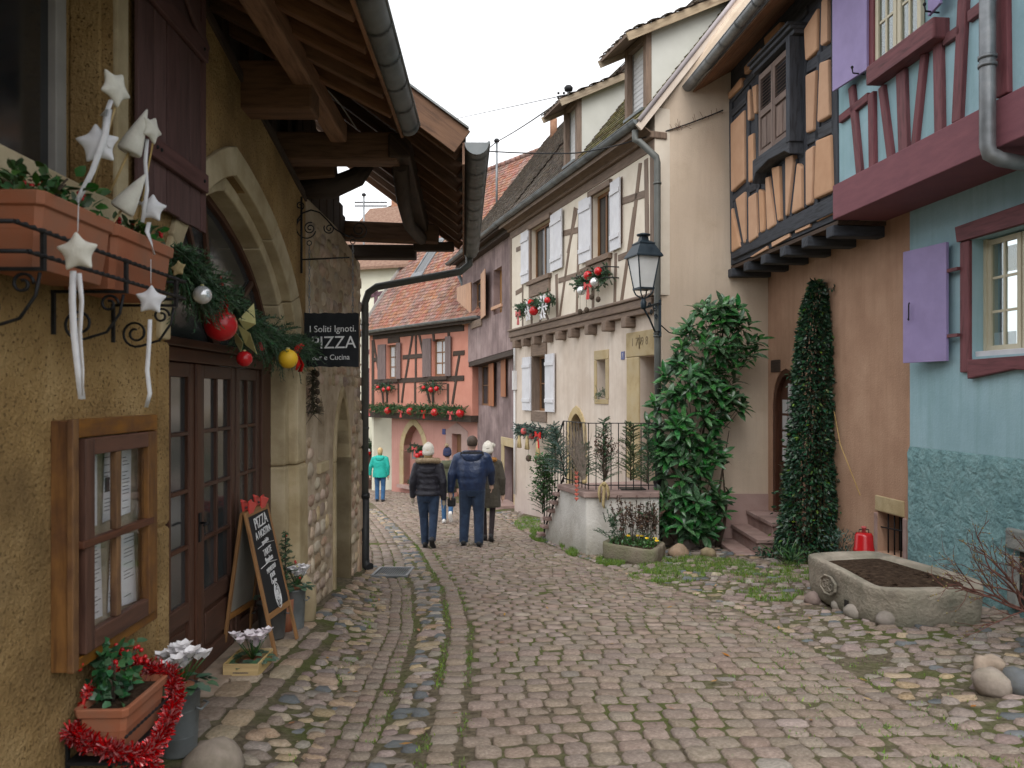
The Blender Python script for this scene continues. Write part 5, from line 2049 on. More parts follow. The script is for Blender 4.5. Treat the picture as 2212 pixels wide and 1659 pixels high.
q.tube([tp, tp + (wbm - tp) * .35 - Vector((0, 0, .03)), tp + (wbm - tp) * .7 - Vector((0, 0, .12)), wbm], .016, 6)
q.build('bracket_frame', m.lampblk, br)
dh = Vector((tp.x - wp.x, tp.y - wp.y, 0)).normalized()
for t, z, rr in ((.16, .09, .07), (.33, .06, .045), (.12, .24, .05), (.26, .17, .045)):
    q = MB()
    q.tube(spiral(up_z(wp + dh * t, wt.z - z), dh, (0, 0, 1), rr, .012, 1.6, R.uniform(0, 6), 22), .009, 5)
    q.build('scroll', m.lampblk, br)
q = MB()
q.tube([wbm + Vector((.02, 0, .1)), P(1445, 718, 13.1), P(1470, 724, 13.17), P(1500, 724, 13.185)], .01, 6)
q.build('cable', m.iron, lan)

# ================================================================== mauve house
ph = thing('mauve_house', 'stained mauve house with peach and rust plank shutters and a sagging jetty', 'house', PURP.w(3, -1, -1.7))
PL = 6.45
zl = lambda u: 2.85 - .028 * u
pw2 = sorted((PURP.px(1066, 620)[0], PURP.px(1084, 620)[0]))
pw1 = sorted((PURP.px(1021, 650)[0], PURP.px(1041, 650)[0]))
pz2 = (PURP.px(1066, 681)[1], PURP.px(1066, 585)[1])
pz1 = (PURP.px(1021, 694)[1], PURP.px(1021, 612)[1])
b = MB()
b.fprism(PURP, [(-.0, zl(0)), (PL, zl(PL)), (PL, 6.3), (0, 6.3)], -.45, 0, [[(pw2[0], pz2[0]), (pw2[1], pz2[0]), (pw2[1], pz2[1]), (pw2[0], pz2[1])], [(pw1[0], pz1[0]), (pw1[1], pz1[0]), (pw1[1], pz1[1]), (pw1[0], pz1[1])]])
b.build('upper_wall', m.mauve, ph)
q = MB()
q.fbox(PURP, pw2[0], pw2[1], -.25, -.2, pz2[0], pz2[1])
q.build('boarded_opening', wood('ochre_boarding', (.36, .18, .055), (.27, .12, .035)), ph)
q = MB()
q.fbox(PURP, pw2[0] - .08, pw2[1] + .12, -.02, .05, pz2[0] + .15, pz2[0] + .24)
q.build('crossbar', m.peach, ph)
casement(PURP, ph, pw1[0], pw1[1], pz1[0], pz1[1], -.15, m.winwood, m.glassd, 2, 2, .06, .03, .05)
hshutter(PURP, ph, PURP.px(1061, 640)[0], pw1[0] - .03, pz1[0] - .05, pz1[1] + .1, .02, m.peach, 3, False, .15, 1)
hshutter(PURP, ph, pw1[1] + .08, PURP.px(999, 650)[0], pz1[0] - .05, pz1[1] + .05, .02, m.peach, 3, False, .15, 0)
q = MB()
q.fbox(PURP, pw1[0] - .05, pw1[1] + .1, -.05, .05, pz1[0] - .25, pz1[0] - .02)
q.build('window_sill', m.ttaupe, ph, bevel=.01)
LN = -.32
lw = sorted((PURP.px(1034, 830, LN)[0], PURP.px(1058, 830, LN)[0]))
lz = (PURP.px(1046, 876, LN)[1], PURP.px(1046, 788, LN)[1])
pd = sorted((PURP.px(1111, 1000, LN)[0], PURP.px(1090, 1000, LN)[0]))
dzt = PURP.px(1100, 965, LN)[1]
b = MB()
b.fprism(PURP, [(-.1, -3), (pd[0], -3), (pd[0], dzt), (pd[1], dzt), (pd[1], -3), (PL, -3), (PL, zl(PL) + .1), (-.1, zl(0) + .1)], -.8, LN, [[(lw[0], lz[0]), (lw[1], lz[0]), (lw[1], lz[1]), (lw[0], lz[1])]])
b.build('wall', m.mauve, ph)
casement(PURP, ph, lw[0], lw[1], lz[0], lz[1], LN - .12, m.winwood, m.glassd, 2, 2, .06, .03, .05)
hshutter(PURP, ph, PURP.px(1074, 830, LN)[0], lw[0] - .03, lz[0], lz[1], LN + .02, m.rust, 3, False, .08, 1)
hshutter(PURP, ph, lw[1] + .05, PURP.px(1020, 830, LN)[0], lz[0], lz[1], LN + .02, m.rust, 3, False, .08, 0)
hshutter(PURP, ph, PURP.px(1098, 815, LN)[0], PURP.px(1085, 815, LN)[0], PURP.px(1091, 857, LN)[1], PURP.px(1091, 772, LN)[1], LN + .02, m.rust, 2, False, .05, 1)
q = MB()
q.fbox(PURP, pd[0], pd[1], -.75, -.55, -2.6, dzt)
dr = q.build('door', m.door, ph)
for e, f in ((.15, .42), (.5, .93)):
    q = MB()
    zb0 = dzt - 2.2
    q.fbox(PURP, pd[0] + .1, pd[1] - .1, -.55, -.52, zb0 + 2.2 * e, zb0 + 2.1 * f)
    q.build('door_panel', m.door, dr, bevel=.015)
for a_, c_, e, f in ((pd[1] + .003, pd[1] + .3, -2.4, dzt), (pd[0] - .3, pd[0] - .003, -2.4, dzt), (pd[0] - .3, pd[1] + .32, dzt + .003, dzt + .25)):
    q = MB()
    q.fbox(PURP, a_, c_, -.7, LN + .03, e, f)
    q.build('door_surround', m.tanst, ph, bevel=.012)
q = MB()
q.fprism(PURP, [(0, zl(0) - .16), (PL, zl(PL) - .16), (PL, zl(PL) - .003), (0, zl(0) - .003)], -.5, -.01)
q.build('jetty_beam', m.tdark, ph, bevel=.01)
q = MB()
q.fbox(PURP, -.0, PL + .1, -.1, .42, 6.06, 6.10)
q.fbox(PURP, -.0, PL + .1, -.1, .22, 5.92, 6.055)
q.build('cornice', m.tdark, ph)
gutter(PURP, -.02, PL + .15, .50, 6.12, .08, m.zincg, ph, strap=.7)
insP = -PURP.n
sP = (insP + Vector((0, 0, 1.3))).normalized()
q = MB()
pp = lambda u, t, e=0: PURP.w(u, .44 - t, 6.13 + 1.3 * t + e)
q.prism([pp(-.1, 0, -.03), pp(PL + .1, 0, -.03), pp(PL + .1, 3.6, -.03), pp(-.1, 3.6, -.03)], (0, 0, -.1))
rp = q.build('roof', m.tdark, ph)
tiles(rp, pp(-.1, 0), PURP.d, sP, 38, 40, .175, .148, m.tileg)
q = MB()
q.tube([pp(PL - 1.6, 3.2, -.2), pp(PL - 1.6, 3.2, .55)], .12, 8)
q.build('chimney', m.tiler, rp)
q = MB()
q.tube([P(989, 590, 27.2), P(999, 612, 27.2), P(1002, 640, 27.2), P(1000, 1070, 27.2)], .07, 10)
q.build('downpipe', m.zincg, ph)
q = MB()
q.fbox(PURP, -.22, -.1, .0, .1, 1.75, 2.25)
q.tube([PURP.w(-.16, .05, 2.25), PURP.w(-.16, .05, 2.9)], .03, 6)
q.tube([PURP.w(-.16, .05, -1.0), PURP.w(-.16, .05, 1.75)], .03, 6)
q.build('meter_box', m.rolls, ph)

# ================================================================== coral house at the bend
kh = thing('coral_house', 'coral timbered house over a rose ground floor where the street bends', 'house', PINK.w(3, -1, -2.1))
KJ = .30
ku = lambda x, y, n=KJ: PINK.px(x, y, n)
KR = -1.0
KL = ku(798, 800)[0]
kzt, kzb = 4.15, ku(900, 893)[1]
win_px = [((836, 858), (745, 818)), ((934, 964), (732, 812))]
wins = []
for (xa, xb), (ya, yb) in win_px:
    u0, u1 = sorted((ku(xa, 780)[0], ku(xb, 780)[0]))
    wins.append((u0, u1, ku((xa + xb) / 2, yb)[1], ku((xa + xb) / 2, ya)[1]))
b = MB()
b.fprism(PINK, [(KR, kzb), (KL, kzb), (KL, kzt), (KR, kzt)], -.3, KJ, [[(w[0], w[2]), (w[1], w[2]), (w[1], w[3]), (w[0], w[3])] for w in wins])
ku_ = b.build('upper_wall', m.coral, kh)
for a_, c_, w in (((310, 1230), (378, 1640), .12), ((305, 1200), (1190, 1110), .22), ((300, 1425), (380, 1415), .16), ((595, 1398), (812, 1380), .16), ((300, 1635), (1190, 1600), .18), ((1085, 1362), (1195, 1352), .16),
                  ((690, 1180), (615, 1640), .12), ((722, 1180), (722, 1640), .12), ((755, 1180), (806, 1420), .12), ((890, 1150), (898, 1240), .14), ((1040, 1130), (1042, 1220), .14), ((1145, 1380), (1100, 1640), .12), ((555, 1200), (560, 1280), .14), ((450, 1240), (560, 1225), .2), ((305, 1230), (305, 1900), .2)):
    tline(PINK, ku_, a_, c_, w, KJ - .05, KJ + .03, m.tdark, c1b, bevel=.01)
for a_, c_, w in (((300, 60), (312, 205), .12), ((340, 110), (340, 205), .12), ((470, 30), (450, 205), .12), ((550, 30), (550, 205), .12), ((625, 50), (660, 205), .12), ((682, 120), (684, 205), .14), ((795, 60), (795, 215), .12), ((860, 10), (828, 215), .12), ((425, 60), (425, 205), .10)):
    tline(PINK, ku_, a_, c_, w, KJ - .05, KJ + .03, m.tdark, c2b, bevel=.01)
for w, (xs, ys) in zip(wins, (((820, 835), (858, 869)), ((917, 933), (964, 978)))):
    casement(PINK, kh, w[0], w[1], w[2], w[3], KJ - .12, m.winwood, m.curtain, 2, 3, .08, .04, .05)
    for k, (xa, xb) in enumerate((xs, ys)):
        u0, u1 = sorted((ku(xa, 780)[0], ku(xb, 780)[0]))
        hshutter(PINK, kh, u0, u1, w[2] - .02, w[3] + .05, KJ + .03, m.greysh, 3, False, .04, k)
    q = MB()
    q.fbox(PINK, w[0] - .15, w[1] + .15, KJ, KJ + .1, w[2] - .14, w[2] - .01)
    q.build('window_sill', m.tdark, kh)
q = MB()
q.fbox(PINK, KR, KL + .05, -.2, KJ + .06, kzb - .22, kzb - .003)
q.build('jetty_beam', m.tdark, kh)
kn = sorted((ku(872, 950, 0)[0], ku(916, 950, 0)[0]))
nz0, nz1 = ku(895, 1050, 0)[1], ku(895, 918, 0)[1]
narch = [(kn[0], nz0)] + arc_side(kn[0], nz1 - 1.0, sum(kn) / 2, nz1, 6, 1.2) + arc_side(kn[1], nz1 - 1.0, sum(kn) / 2, nz1, 6, 1.2)[::-1][1:] + [(kn[1], nz0)]
kd = sorted((ku(977, 1000, 0)[0], ku(997, 1000, 0)[0]))
kdz = ku(985, 937, 0)[1]
KE = ku(846, 950, 0)[0]
b = MB()
b.fprism(PINK, [(KR, -4), (kd[0], -4), (kd[0], kdz), (kd[1], kdz), (kd[1], -4), (KE, -4), (KE, kzb + .1), (KR, kzb + .1)], -.5, 0, [narch])
b.build('wall', m.rose, kh)
q = MB()
q.fprism(PINK, narch, -.48, -.3)
nb_ = q.build('niche', m.rose, kh)
no = [(kn[0] - .28, nz0 - .1)] + arc_side(kn[0] - .28, nz1 - 1.0, sum(kn) / 2, nz1 + .28, 6, 1.2) + arc_side(kn[1] + .28, nz1 - 1.0, sum(kn) / 2, nz1 + .28, 6, 1.2)[::-1][1:] + [(kn[1] + .28, nz0 - .1)]
k = len(no)
for s0_, s1_ in ((0, 2), (1, 5), (4, 8), (7, 11), (10, 14), (k - 2, k)):
    lo_, hi_ = narch[s0_:s1_], no[s0_:s1_]
    if len(lo_) > 1 and len(lo_) == len(hi_):
        q = MB()
        q.fprism(PINK, lo_ + hi_[::-1], -.3, .03)
        q.build('surround_stone', m.tanst, nb_, bevel=.02)
q = MB()
q.fbox(PINK, kn[0] - .2, kn[1] + .2, -.3, .2, nz0 - .12, nz0)
q.build('niche_sill', m.sandred, nb_)
q = MB()
q.fbox(PINK, kd[0], kd[1], -.3, -.2, -3.5, kdz)
q.build('door', m.winwood, kh)
q = MB()
q.fprism(PINK, [(kd[0] - .4, -3.5), (kd[0] - .01, -3.5), (kd[0] - .01, kdz), (kd[1] + .01, kdz), (kd[1] + .01, -3.5), (kd[1] + .4, -3.5), (kd[1] + .4, kdz + .1), ((kd[0] + kd[1]) / 2, kdz + .4), (kd[0] - .4, kdz + .1)], -.3, .02)
q.build('door_surround', m.pinkdado, kh, bevel=.015)
un = ku(979 - 2, 943, 0)
uq = ku(978, 943, 0)
q = MB()
uu, zz = ku(c2b(770, 420)[0], c2b(770, 420)[1], 0)
q.fbox(PINK, uu - .1, uu + .1, 0, .02, zz - .1, zz + .1)
q.build('number_plate', m.plateb, kh)
# roof
insK = -PINK.n
sK = (insK + Vector((0, 0, 1.44))).normalized()
kp = lambda u, t, e=0: PINK.w(u, KJ + .35 - t, 4.12 + 1.44 * t + e)
RT = 4.75
q = MB()
q.prism([kp(KR - 1, 0, -.04), kp(KL + .2, 0, -.04), kp(KL + .2, RT, -.04), kp(KR - 1, RT, -.04)], -insK * -.02 + Vector((0, 0, -.14)))
rk = q.build('roof', m.tdark, kh)
W_ = KL + .2 - KR + 1
nse = int(W_ / .19)
clk = math.sqrt(1 + 1.44 ** 2)
patch = lambda x, y: mnoise.noise(Vector((x * 1.1, y * .25, 5))) > -.02
tiles(rk, kp(KR - 1, 0), PINK.d, sK, nse, int(RT * clk / .165), .19, .165, m.tiler, lambda x, y: patch(x, y))
tiles(rk, kp(KR - 1, 0), PINK.d, sK, nse, int(RT * clk / .165), .19, .165, m.tilev, lambda x, y: not patch(x, y))
q = MB()
for i in range(26):
    a_ = kp(KR - 1 + W_ * i / 26, RT, .02)
    q.tube([a_, a_ + PINK.d * (W_ / 26 * 1.04)], [.12, .10], 8)
ri = q.build('ridge_tile', m.tilev, rk)
ri['kind'] = 'stuff'
q = MB()
q.bar(kp(KL + .22, -.05, .0), kp(KL + .22, RT, .0), .06, .2, up=insK)
q.build('verge_board', m.greyframe, rk)
gutter(PINK, KR - 1, KL + .25, KJ + .45, 4.12, .09, m.zinc, kh, strap=.8)
q = MB()
q.fbox(PINK, KR, KL, -.2, KJ + .36, 4.0, 4.1)
q.build('soffit', m.tdark, kh)
sk = [PINK.px(*p, KJ) for p in ((905, 640), (915, 640))]
# skylight
t0, t1, us_ = 1.55, 2.5, None
ks = None
best = None
for i in range(200):
    u = KR + (KL - KR) * i / 200
    p = kp(u, 2.0)
    x = CX + FL * p.x / p.y
    if best is None or abs(x - 925) < best[0]:
        best = (abs(x - 925), u)
us_ = best[1]
q = MB()
for a_, c_, e, f in ((us_ - .4, us_ - .32, t0, t1), (us_ + .32, us_ + .4, t0, t1), (us_ - .4, us_ + .4, t1, t1 + .07), (us_ - .45, us_ + .45, t0 - .22, t0)):
    q.prism([kp(a_, e, .03), kp(c_, e, .03), kp(c_, f, .03), kp(a_, f, .03)], (0, 0, .08))
skl = q.build('skylight', m.zinc, rk)
q = MB()
q.prism([kp(us_ - .32, t0, .05), kp(us_ + .32, t0, .05), kp(us_ + .32, t1, .05), kp(us_ - .32, t1, .05)], (0, 0, .02))
q.build('pane', m.glassd, skl)
# gable side wall closing the house
q = MB()
q.prism([PINK.w(KL - .02, .2, -4), PINK.w(KL - .02, .2, 4.0), PINK.w(KL - .02, -4.4, 10.4), PINK.w(KL - .02, -6, -4)], PINK.d * -.15)
q.build('gable_wall', m.palep, kh)

# ================================================================== pale timbered house behind it
PALE = Facade(-5.6, 33.5, -1, .35, -.35, -1)
gh = thing('pale_house', 'pale plastered house with violet brown timbers beyond the coral house', 'house', PALE.w(1.5, -.5, -2.4))
pu0, pu1 = PALE.px(850, 800)[0] - 1.2, PALE.px(700, 800)[0]
b = MB()
b.fprism(PALE, [(pu0, -4), (pu1, -4), (pu1, 7.0), (pu0, 7.0)], -.4, 0)
b.build('wall', m.palep, gh)
m.violet = wood('violet_timber', (.115, .06, .075), (.07, .035, .045))
for a_, c_, w in (((789, 640), (850, 628), .18), ((792, 700), (845, 690), .18), ((793, 760), (845, 756), .2), ((793, 800), (845, 798), .18), ((793, 838), (845, 836), .18), ((793, 884), (850, 882), .22), ((812, 620), (806, 885), .16), ((842, 620), (843, 885), .18), ((825, 700), (812, 760), .14), ((830, 640), (836, 700), .14), ((800, 800), (795, 884), .14)):
    tline(PALE, gh, a_, c_, w, -.05, .04, m.violet)
ua = PALE.px(800, 1000)[0]
q = MB()
za_ = PALE.px(800, 950)[1]
q.fprism(PALE, [(ua - .35, -4)] + arc_side(ua - .35, za_ - .7, ua + .5, za_, 5, 1.4) + [(ua + 1.4, za_ - .4), (ua + 1.4, -4)], -.1, .02)
q.build('door', m.door, gh)
uu, zz = PALE.px(830, 955)
q = MB()
q.fbox(PALE, uu - .08, uu + .08, 0, .12, zz - .18, zz + .18)
q.build('wall_lamp', m.iron, gh)
q = MB()
q.prism([PALE.w(pu0 - .3, .4, 6.9), PALE.w(pu1, .4, 6.9), PALE.w(pu1, -4, 10.5), PALE.w(pu0 - .3, -4, 10.5)], (0, 0, .12))
q.build('roof', m.tilev, gh)

# ================================================================== tan gabled house further back
TANF = Facade(-9.6, 40, 1, -.12, -.1, -1)
th = thing('tan_house', 'tan timber framed gable house with a grey brown tiled roof far up the lane', 'house', TANF.w(2, -1, -2.8))
tg = [TANF.px(*p) for p in ((770, 640), (770, 612), (850, 553), (985, 545), (985, 900), (770, 900))]
b = MB()
b.fprism(TANF, tg, -.4, 0)
b.build('wall', M('tan_plaster', [(.52, .34, .20), (.60, .41, .26)], scale=2, rough=.9, bump=.2), th)
for a_, c_, w in (((868, 580), (820, 640), .2), ((905, 548), (925, 590), .2), ((800, 625), (985, 628), .3), ((862, 575), (990, 575), .25), ((925, 545), (915, 580), .2), ((815, 612), (790, 640), .2), ((770, 640), (850, 640), .3)):
    tline(TANF, th, a_, c_, w, -.05, .05, m.tdark)
rl = [TANF.px(*p) for p in ((765, 640), (765, 618), (868, 548), (868, 560))]
q = MB()
q.fprism(TANF, rl, -.2, .25)
q.build('verge_board', m.greyframe, th)
a_, c_ = TANF.w(*[(TANF.px(765, 622)[0]), 0.2, TANF.px(765, 622)[1]]), TANF.w(TANF.px(868, 549)[0], .2, TANF.px(868, 549)[1])
RR = MB()
RR.prism([a_, c_, c_ + Vector((-9, 3.5, 0)), a_ + Vector((-9, 3.5, 0))], (0, 0, .1))
rt = RR.build('roof', m.tdark, th)
ts = (c_ - a_).normalized()
te = Vector((-9, 3.5, 0)).normalized()
tiles(rt, a_ + Vector((0, 0, .12)), te, ts, 36, int((c_ - a_).length / .26), .26, .26, m.tileg, None, 'roof_tile', .04)
# a roof and chimney seen under the lean-to
fh = thing('far_house', 'distant grey roofed house glimpsed beneath the lean-to eave', 'house', P(845, 700, 52))
q = MB()
q.prism([P(790, 520, 52), P(905, 520, 52), P(905, 442, 55), P(862, 436, 55), P(800, 462, 55)], (0, .4, 0))
q.build('roof', m.tileg, fh)
q = MB()
q.prism([P(790, 900, 52.3), P(905, 900, 52.3), P(905, 522, 52.3), P(790, 522, 52.3)], (0, 4, 0))
q.build('wall', m.palep, fh)
q = MB()
c = P(858, 440, 54.5)
q.box(c.x - .35, c.x + .35, c.y - .35, c.y + .35, c.z - .6, c.z + .75)
q.build('chimney', m.tiler, fh)

# ================================================================== poles and wires
def pole(x, y0, y1, Y, label, r=.025):
    t = thing('roof_pole', label, 'pole', P(x, y1, Y), 'service poles on the roofs')
    q = MB()
    q.tube([P(x, y0, Y), P(x, y1, Y)], r, 8)
    q.build('mast', m.zinc, t)
    q = MB()
    c = P(x, y0, Y)
    q.lathe([(.03, -.08), (.09, -.06), (.1, .0), (.06, .05), (.01, .06)], c, 10)
    q.build('insulator_cap', m.iron, t)
    return t


p1 = pole(1073, 303, 470, 27.5, 'slim grey service pole rising from the red tiled roof', .04)
p2 = pole(1228, 190, 262, 17.2, 'short dark service pole behind the eave of the farther dormer', .03)
for y in (205, 216):
    q = MB()
    a_ = P(1228, y, 17.2)
    q.bar(a_ - Vector((.25, 0, .04)), a_ + Vector((.1, 0, .02)), .03, .03)
    for k in range(3):
        q.ball(a_ + Vector((-.22 + k * .12, 0, .04)), .03, 8)
    q.build('crossarm', m.iron, p2)


def wire(pts, r, label, sag=0.):
    q = MB()
    out = []
    for (a_, c_) in zip(pts, pts[1:]):
        for k in range(12):
            t = k / 12
            out.append(a_ + (c_ - a_) * t - Vector((0, 0, sag * 4 * t * (1 - t))))
    q.tube(out + [pts[-1]], r, 5)
    tag(q.build('overhead_wire', m.iron, None), label, 'wire')


wire([P(955, 263, 30), P(1223, 205, 17.2)], .010, 'thin high wire reaching left from the short pole by the dormer')
wire([P(1000, 358, 27.6), P(1073, 306, 27.5), P(1224, 207, 17.2)], .018, 'twisted cable strung between the two roof poles', .05)
wire([P(1000, 322, 14.0), P(1240, 331, 13.8), P(1380, 300, 13.2), P(1562, 238, 13.15)], .012, 'slack cable crossing the street to the beige wall', .03)
q = MB()
for k in range(26):
    t = R.random()
    a_ = P(1450 + 115 * t, 283 - 42 * t, 13.15)
    q.tube([a_, a_ + Vector((R.gauss(0, .05), -.01, R.uniform(-.06, .16)))], .003, 4, cap=False)
q.build('dry_tendrils', m.twig, oh, kind='stuff')
# service pole glimpsed beyond the lean-to
pq = pole(786, 420, 640, 34, 'dark cable pole seen in the gap beneath the lean-to', .04)
for y in (432, 440):
    q = MB()
    a_ = P(786, y, 34)
    q.bar(a_ - Vector((.4, 0, .1)), a_ + Vector((1.0, 0, -.1)), .05, .05)
    q.build('crossarm', m.iron, pq)

# ================================================================== menu case on the tavern wall
mc = thing('menu_case', 'varnished wooden menu case with four panes of price lists on the ochre wall', 'menu case', LEFT.w(3.72, 0, .47))
MU0, MU1, MZ0, MZ1, MN = 3.32, 4.12, .47, 1.535, .072
q = MB()
q.fbox(LEFT, MU0, MU0 + .03, 0, MN, MZ0, MZ1)
q.fbox(LEFT, MU1 - .03, MU1, 0, MN, MZ0, MZ1)
q.fbox(LEFT, MU0 + .03, MU1 - .03, 0, MN, MZ0, MZ0 + .03)
q.fbox(LEFT, MU0 + .03, MU1 - .03, 0, MN, MZ1 - .03, MZ1)
q.fbox(LEFT, MU0 + .03, MU1 - .03, 0.002, .012, MZ0 + .03, MZ1 - .03)
case = q.build('case', m.menu, mc, bevel=.004)
q = MB()
for a_, c_, e, f in ((MU0 - .012, MU0 + .035, MZ0, MZ1 + .006), (MU0 + .0355, MU1 + .012, MZ1 - .075, MZ1 + .006), (MU0 + .0355, MU1 + .012, MZ0, MZ0 + .05), (MU1 - .012, MU1 + .012, MZ0 + .0505, MZ1 - .0755)):
    q.fbox(LEFT, a_, c_, MN + .001, MN + .03, e, f)
q.build('face_frame', m.menu, mc, bevel=.005)
sash = link('sash', None, LEFT.w(3.7, MN, .55), mc)
SU0, SU1, SZ0, SZ1 = 3.385, 4.095, .525, 1.455
for a_, c_, e, f, mt in ((SU0, SU0 + .075, SZ0, SZ1, m.menud), (SU1 - .10, SU1, SZ0, SZ1, m.menu), (SU0 + .0755, SU1 - .1005, SZ0, SZ0 + .085, m.menud), (SU0 + .0755, SU1 - .1005, SZ1 - .075, SZ1, m.menud)):
    q = MB()
    q.fbox(LEFT, a_, c_, MN + .005, MN + .045, e, f)
    q.build('sash_member', mt, sash, bevel=.006)
um_, zm_ = 3.685, 1.0
q = MB()
q.fbox(LEFT, um_ - .022, um_ + .022, MN + .008, MN + .042, SZ0 + .086, zm_ - .017)
q.fbox(LEFT, um_ - .022, um_ + .022, MN + .008, MN + .042, zm_ + .017, SZ1 - .076)
q.build('glazing_bar', m.menu, sash, bevel=.005)
q = MB()
q.fbeam(LEFT, (SU0 - .03, zm_), (SU1 - .05, zm_), .033, MN + .012, MN + .052)
q.build('glazing_bar', m.menud, sash, bevel=.006)
for a_, c_ in ((SU0 + .075, um_ - .022), (um_ + .022, SU1 - .10)):
    for e, f in ((SZ0 + .085, zm_ - .017), (zm_ + .017, SZ1 - .075)):
        q = MB()
        q.fbox(LEFT, a_, c_, MN + .016, MN + .019, e, f)
        q.build('pane', m.caseglass, sash)
q = MB()
q.fbox(LEFT, MU0 + .03, MU1 - .03, .0125, .015, MZ0 + .03, MZ1 - .03)
q.build('backing_board', M('linen_backing', [(.38, .33, .24), (.46, .41, .31)], scale=20, rough=.9, bump=.2), case)
for (xa, xb, ya, yb, tilt) in ((190, 209, 973, 1141, 0), (221, 246, 968, 1129, .02), (261, 281, 961, 1114, .01), (194, 221, 1172, 1342, -.02), (232, 252, 1165, 1324, .03), (263, 294, 1154, 1309, -.03)):
    u0, u1_ = LEFT.px(xa, ya, .022)[0], LEFT.px(xb, ya, .022)[0]
    w = u1_ - u0
    z0, z1_ = LEFT.px(xa, yb, .022)[1], LEFT.px(xa, ya, .022)[1]
    h = z1_ - z0
    q = MB()
    a_ = LEFT.w(u0, .022, z0)
    q.obox(a_, LEFT.d * w + Vector((0, 0, tilt * w * 3)), LEFT.n * .002, Vector((0, 0, h)) + LEFT.d * tilt)
    pg = q.build('paper', m.paper, case)
    k = 0
    z = z0 + h - .03
    while z > z0 + .02:
        if R.random() < .75:
            ww = w * R.uniform(.35, .75)
            q = MB()
            q.obox(LEFT.w(u0 + w * .12, .0245, z), LEFT.d * ww, LEFT.n * .0005, Vector((0, 0, .0035)))
            q.build('print_line', m.ink, pg)
        z -= .018
    if xa == 221:
        q = MB()
        q.obox(LEFT.w(u0 + .02, .0245, z0 + .14), LEFT.d * .045, LEFT.n * .0006, Vector((0, 0, .07)))
        q.build('printed_picture', m.ink, pg)

# ================================================================== window boxes
sh = thing('window_box_rack', 'black wrought iron rack with scrolls carrying two terracotta window boxes', 'rack', LEFT.w(3.3, 0, 2.09))
for z, u0, u1 in ((2.21, 2.55, 3.95), (2.125, 2.62, 3.95)):
    q = MB()
    k = 90
    pts, rr = [], []
    for i in range(k + 1):
        t = i / k
        pts.append(LEFT.w(u0 + (u1 - u0) * t, .315, z) + Vector((0, 0, .002 * math.sin(i * 2.1))))
        rr.append(.008 + .0025 * math.sin(i * 2.1))
    q.tube(pts, rr, 6)
    q.tube([LEFT.w(u0, .315, z), LEFT.w(u0 - .01, .0, z)], .008, 6)
    q.tube([LEFT.w(u1, .315, z), LEFT.w(u1 + .01, .0, z)], .008, 6)
    q.build('rail', m.iron, sh)
for u in (2.72, 3.33, 3.85):
    q = MB()
    q.fbox(LEFT, u - .01, u + .01, .305, .318, 2.085, 2.22)
    q.fbox(LEFT, u - .01, u + .01, .0, .318, 2.075, 2.087)
    q.build('upright', m.iron, sh)
    q = MB()
    q.fbox(LEFT, u - .008, u + .008, .0, .014, 1.90, 2.075)
    q.build('wall_bar', m.iron, sh)
    q = MB()
    a_ = [LEFT.w(u, .30, 2.07), LEFT.w(u, .285, 1.99), LEFT.w(u, .23, 1.91), LEFT.w(u, .15, 1.885)]
    q.tube(a_ + spiral(LEFT.w(u, .115, 1.945), LEFT.n, (0, 0, 1), .068, .018, -1.6, -1.2, 26), .006, 6)
    q.build('scroll', m.iron, sh)
    q = MB()
    q.tube(spiral(LEFT.w(u + .0, .24, 2.03), LEFT.n, (0, 0, 1), .04, .012, 1.3, 0, 20), .006, 6)
    q.build('scroll', m.iron, sh)


def planter(F, u0, u1, n0, n1, z0, z1, label, group, taper=.035, cat='planter'):
    t = thing('planter', label, cat, F.w((u0 + u1) / 2, (n0 + n1) / 2, z0), group)
    q = MB()

    def ring(e, z, c=.02):
        a0, a1, b0, b1 = u0 + e, u1 - e, n0 + e, n1 - e
        return [F.w(u, n, z) for u, n in ((a0 + c, b0), (a1 - c, b0), (a1, b0 + c), (a1, b1 - c), (a1 - c, b1), (a0 + c, b1), (a0, b1 - c), (a0, b0 + c))]
    h = z1 - z0
    q.loft([ring(taper, z0), ring(taper * .55, z0 + h * .5), ring(taper * .5, z0 + h * .52), ring(.012, z0 + h * .80), ring(.0, z0 + h * .82), ring(-.004, z1 - .004), ring(.0, z1), ring(.016, z1), ring(.018, z0 + h * .8), ring(taper, z0 + h * .78)], smooth=False)
    q.build('trough', m.terra, t, bevel=.003)
    q = MB()
    q.prism(ring(.018, z0 + h * .86), (0, 0, -.01))
    q.build('soil', m.soil, t)
    return t


planter(LEFT, 2.73, 3.26, .02, .30, 2.09, 2.36, 'nearer terracotta window box holding berried holly, high on the ochre wall', 'terracotta window boxes')
planter(LEFT, 3.27, 3.86, .02, .30, 2.09, 2.36, 'terracotta window box next to the garland end, with red berries and fabric stars', 'terracotta window boxes')


def leaf_pts(c, d, nrm, L, w, fold=.2):
    d = d.normalized()
    x = d.cross(nrm)
    if x.length < 1e-5:
        x = d.orthogonal()
    x.normalize()
    n = x.cross(d)
    return [c, c + d * L * .35 + x * w + n * w * fold, c + d * L * .75 + x * w * .7 + n * w * fold * .6 - n * L * .03, c + d * L - n * L * .10, c + d * L * .75 - x * w * .7 + n * w * fold * .6 - n * L * .03, c + d * L * .35 - x * w + n * w * fold, c + d * L * .4, c + d * L * .75 - n * L * .04]


LEAF_F = [(0, 6, 1), (1, 6, 7, 2), (2, 7, 3), (0, 5, 6), (5, 4, 7, 6), (4, 3, 7)]


def rdir(up=0.):
    v = Vector((R.gauss(0, 1), R.gauss(0, 1), R.gauss(0, 1) + up))
    return v.normalized()


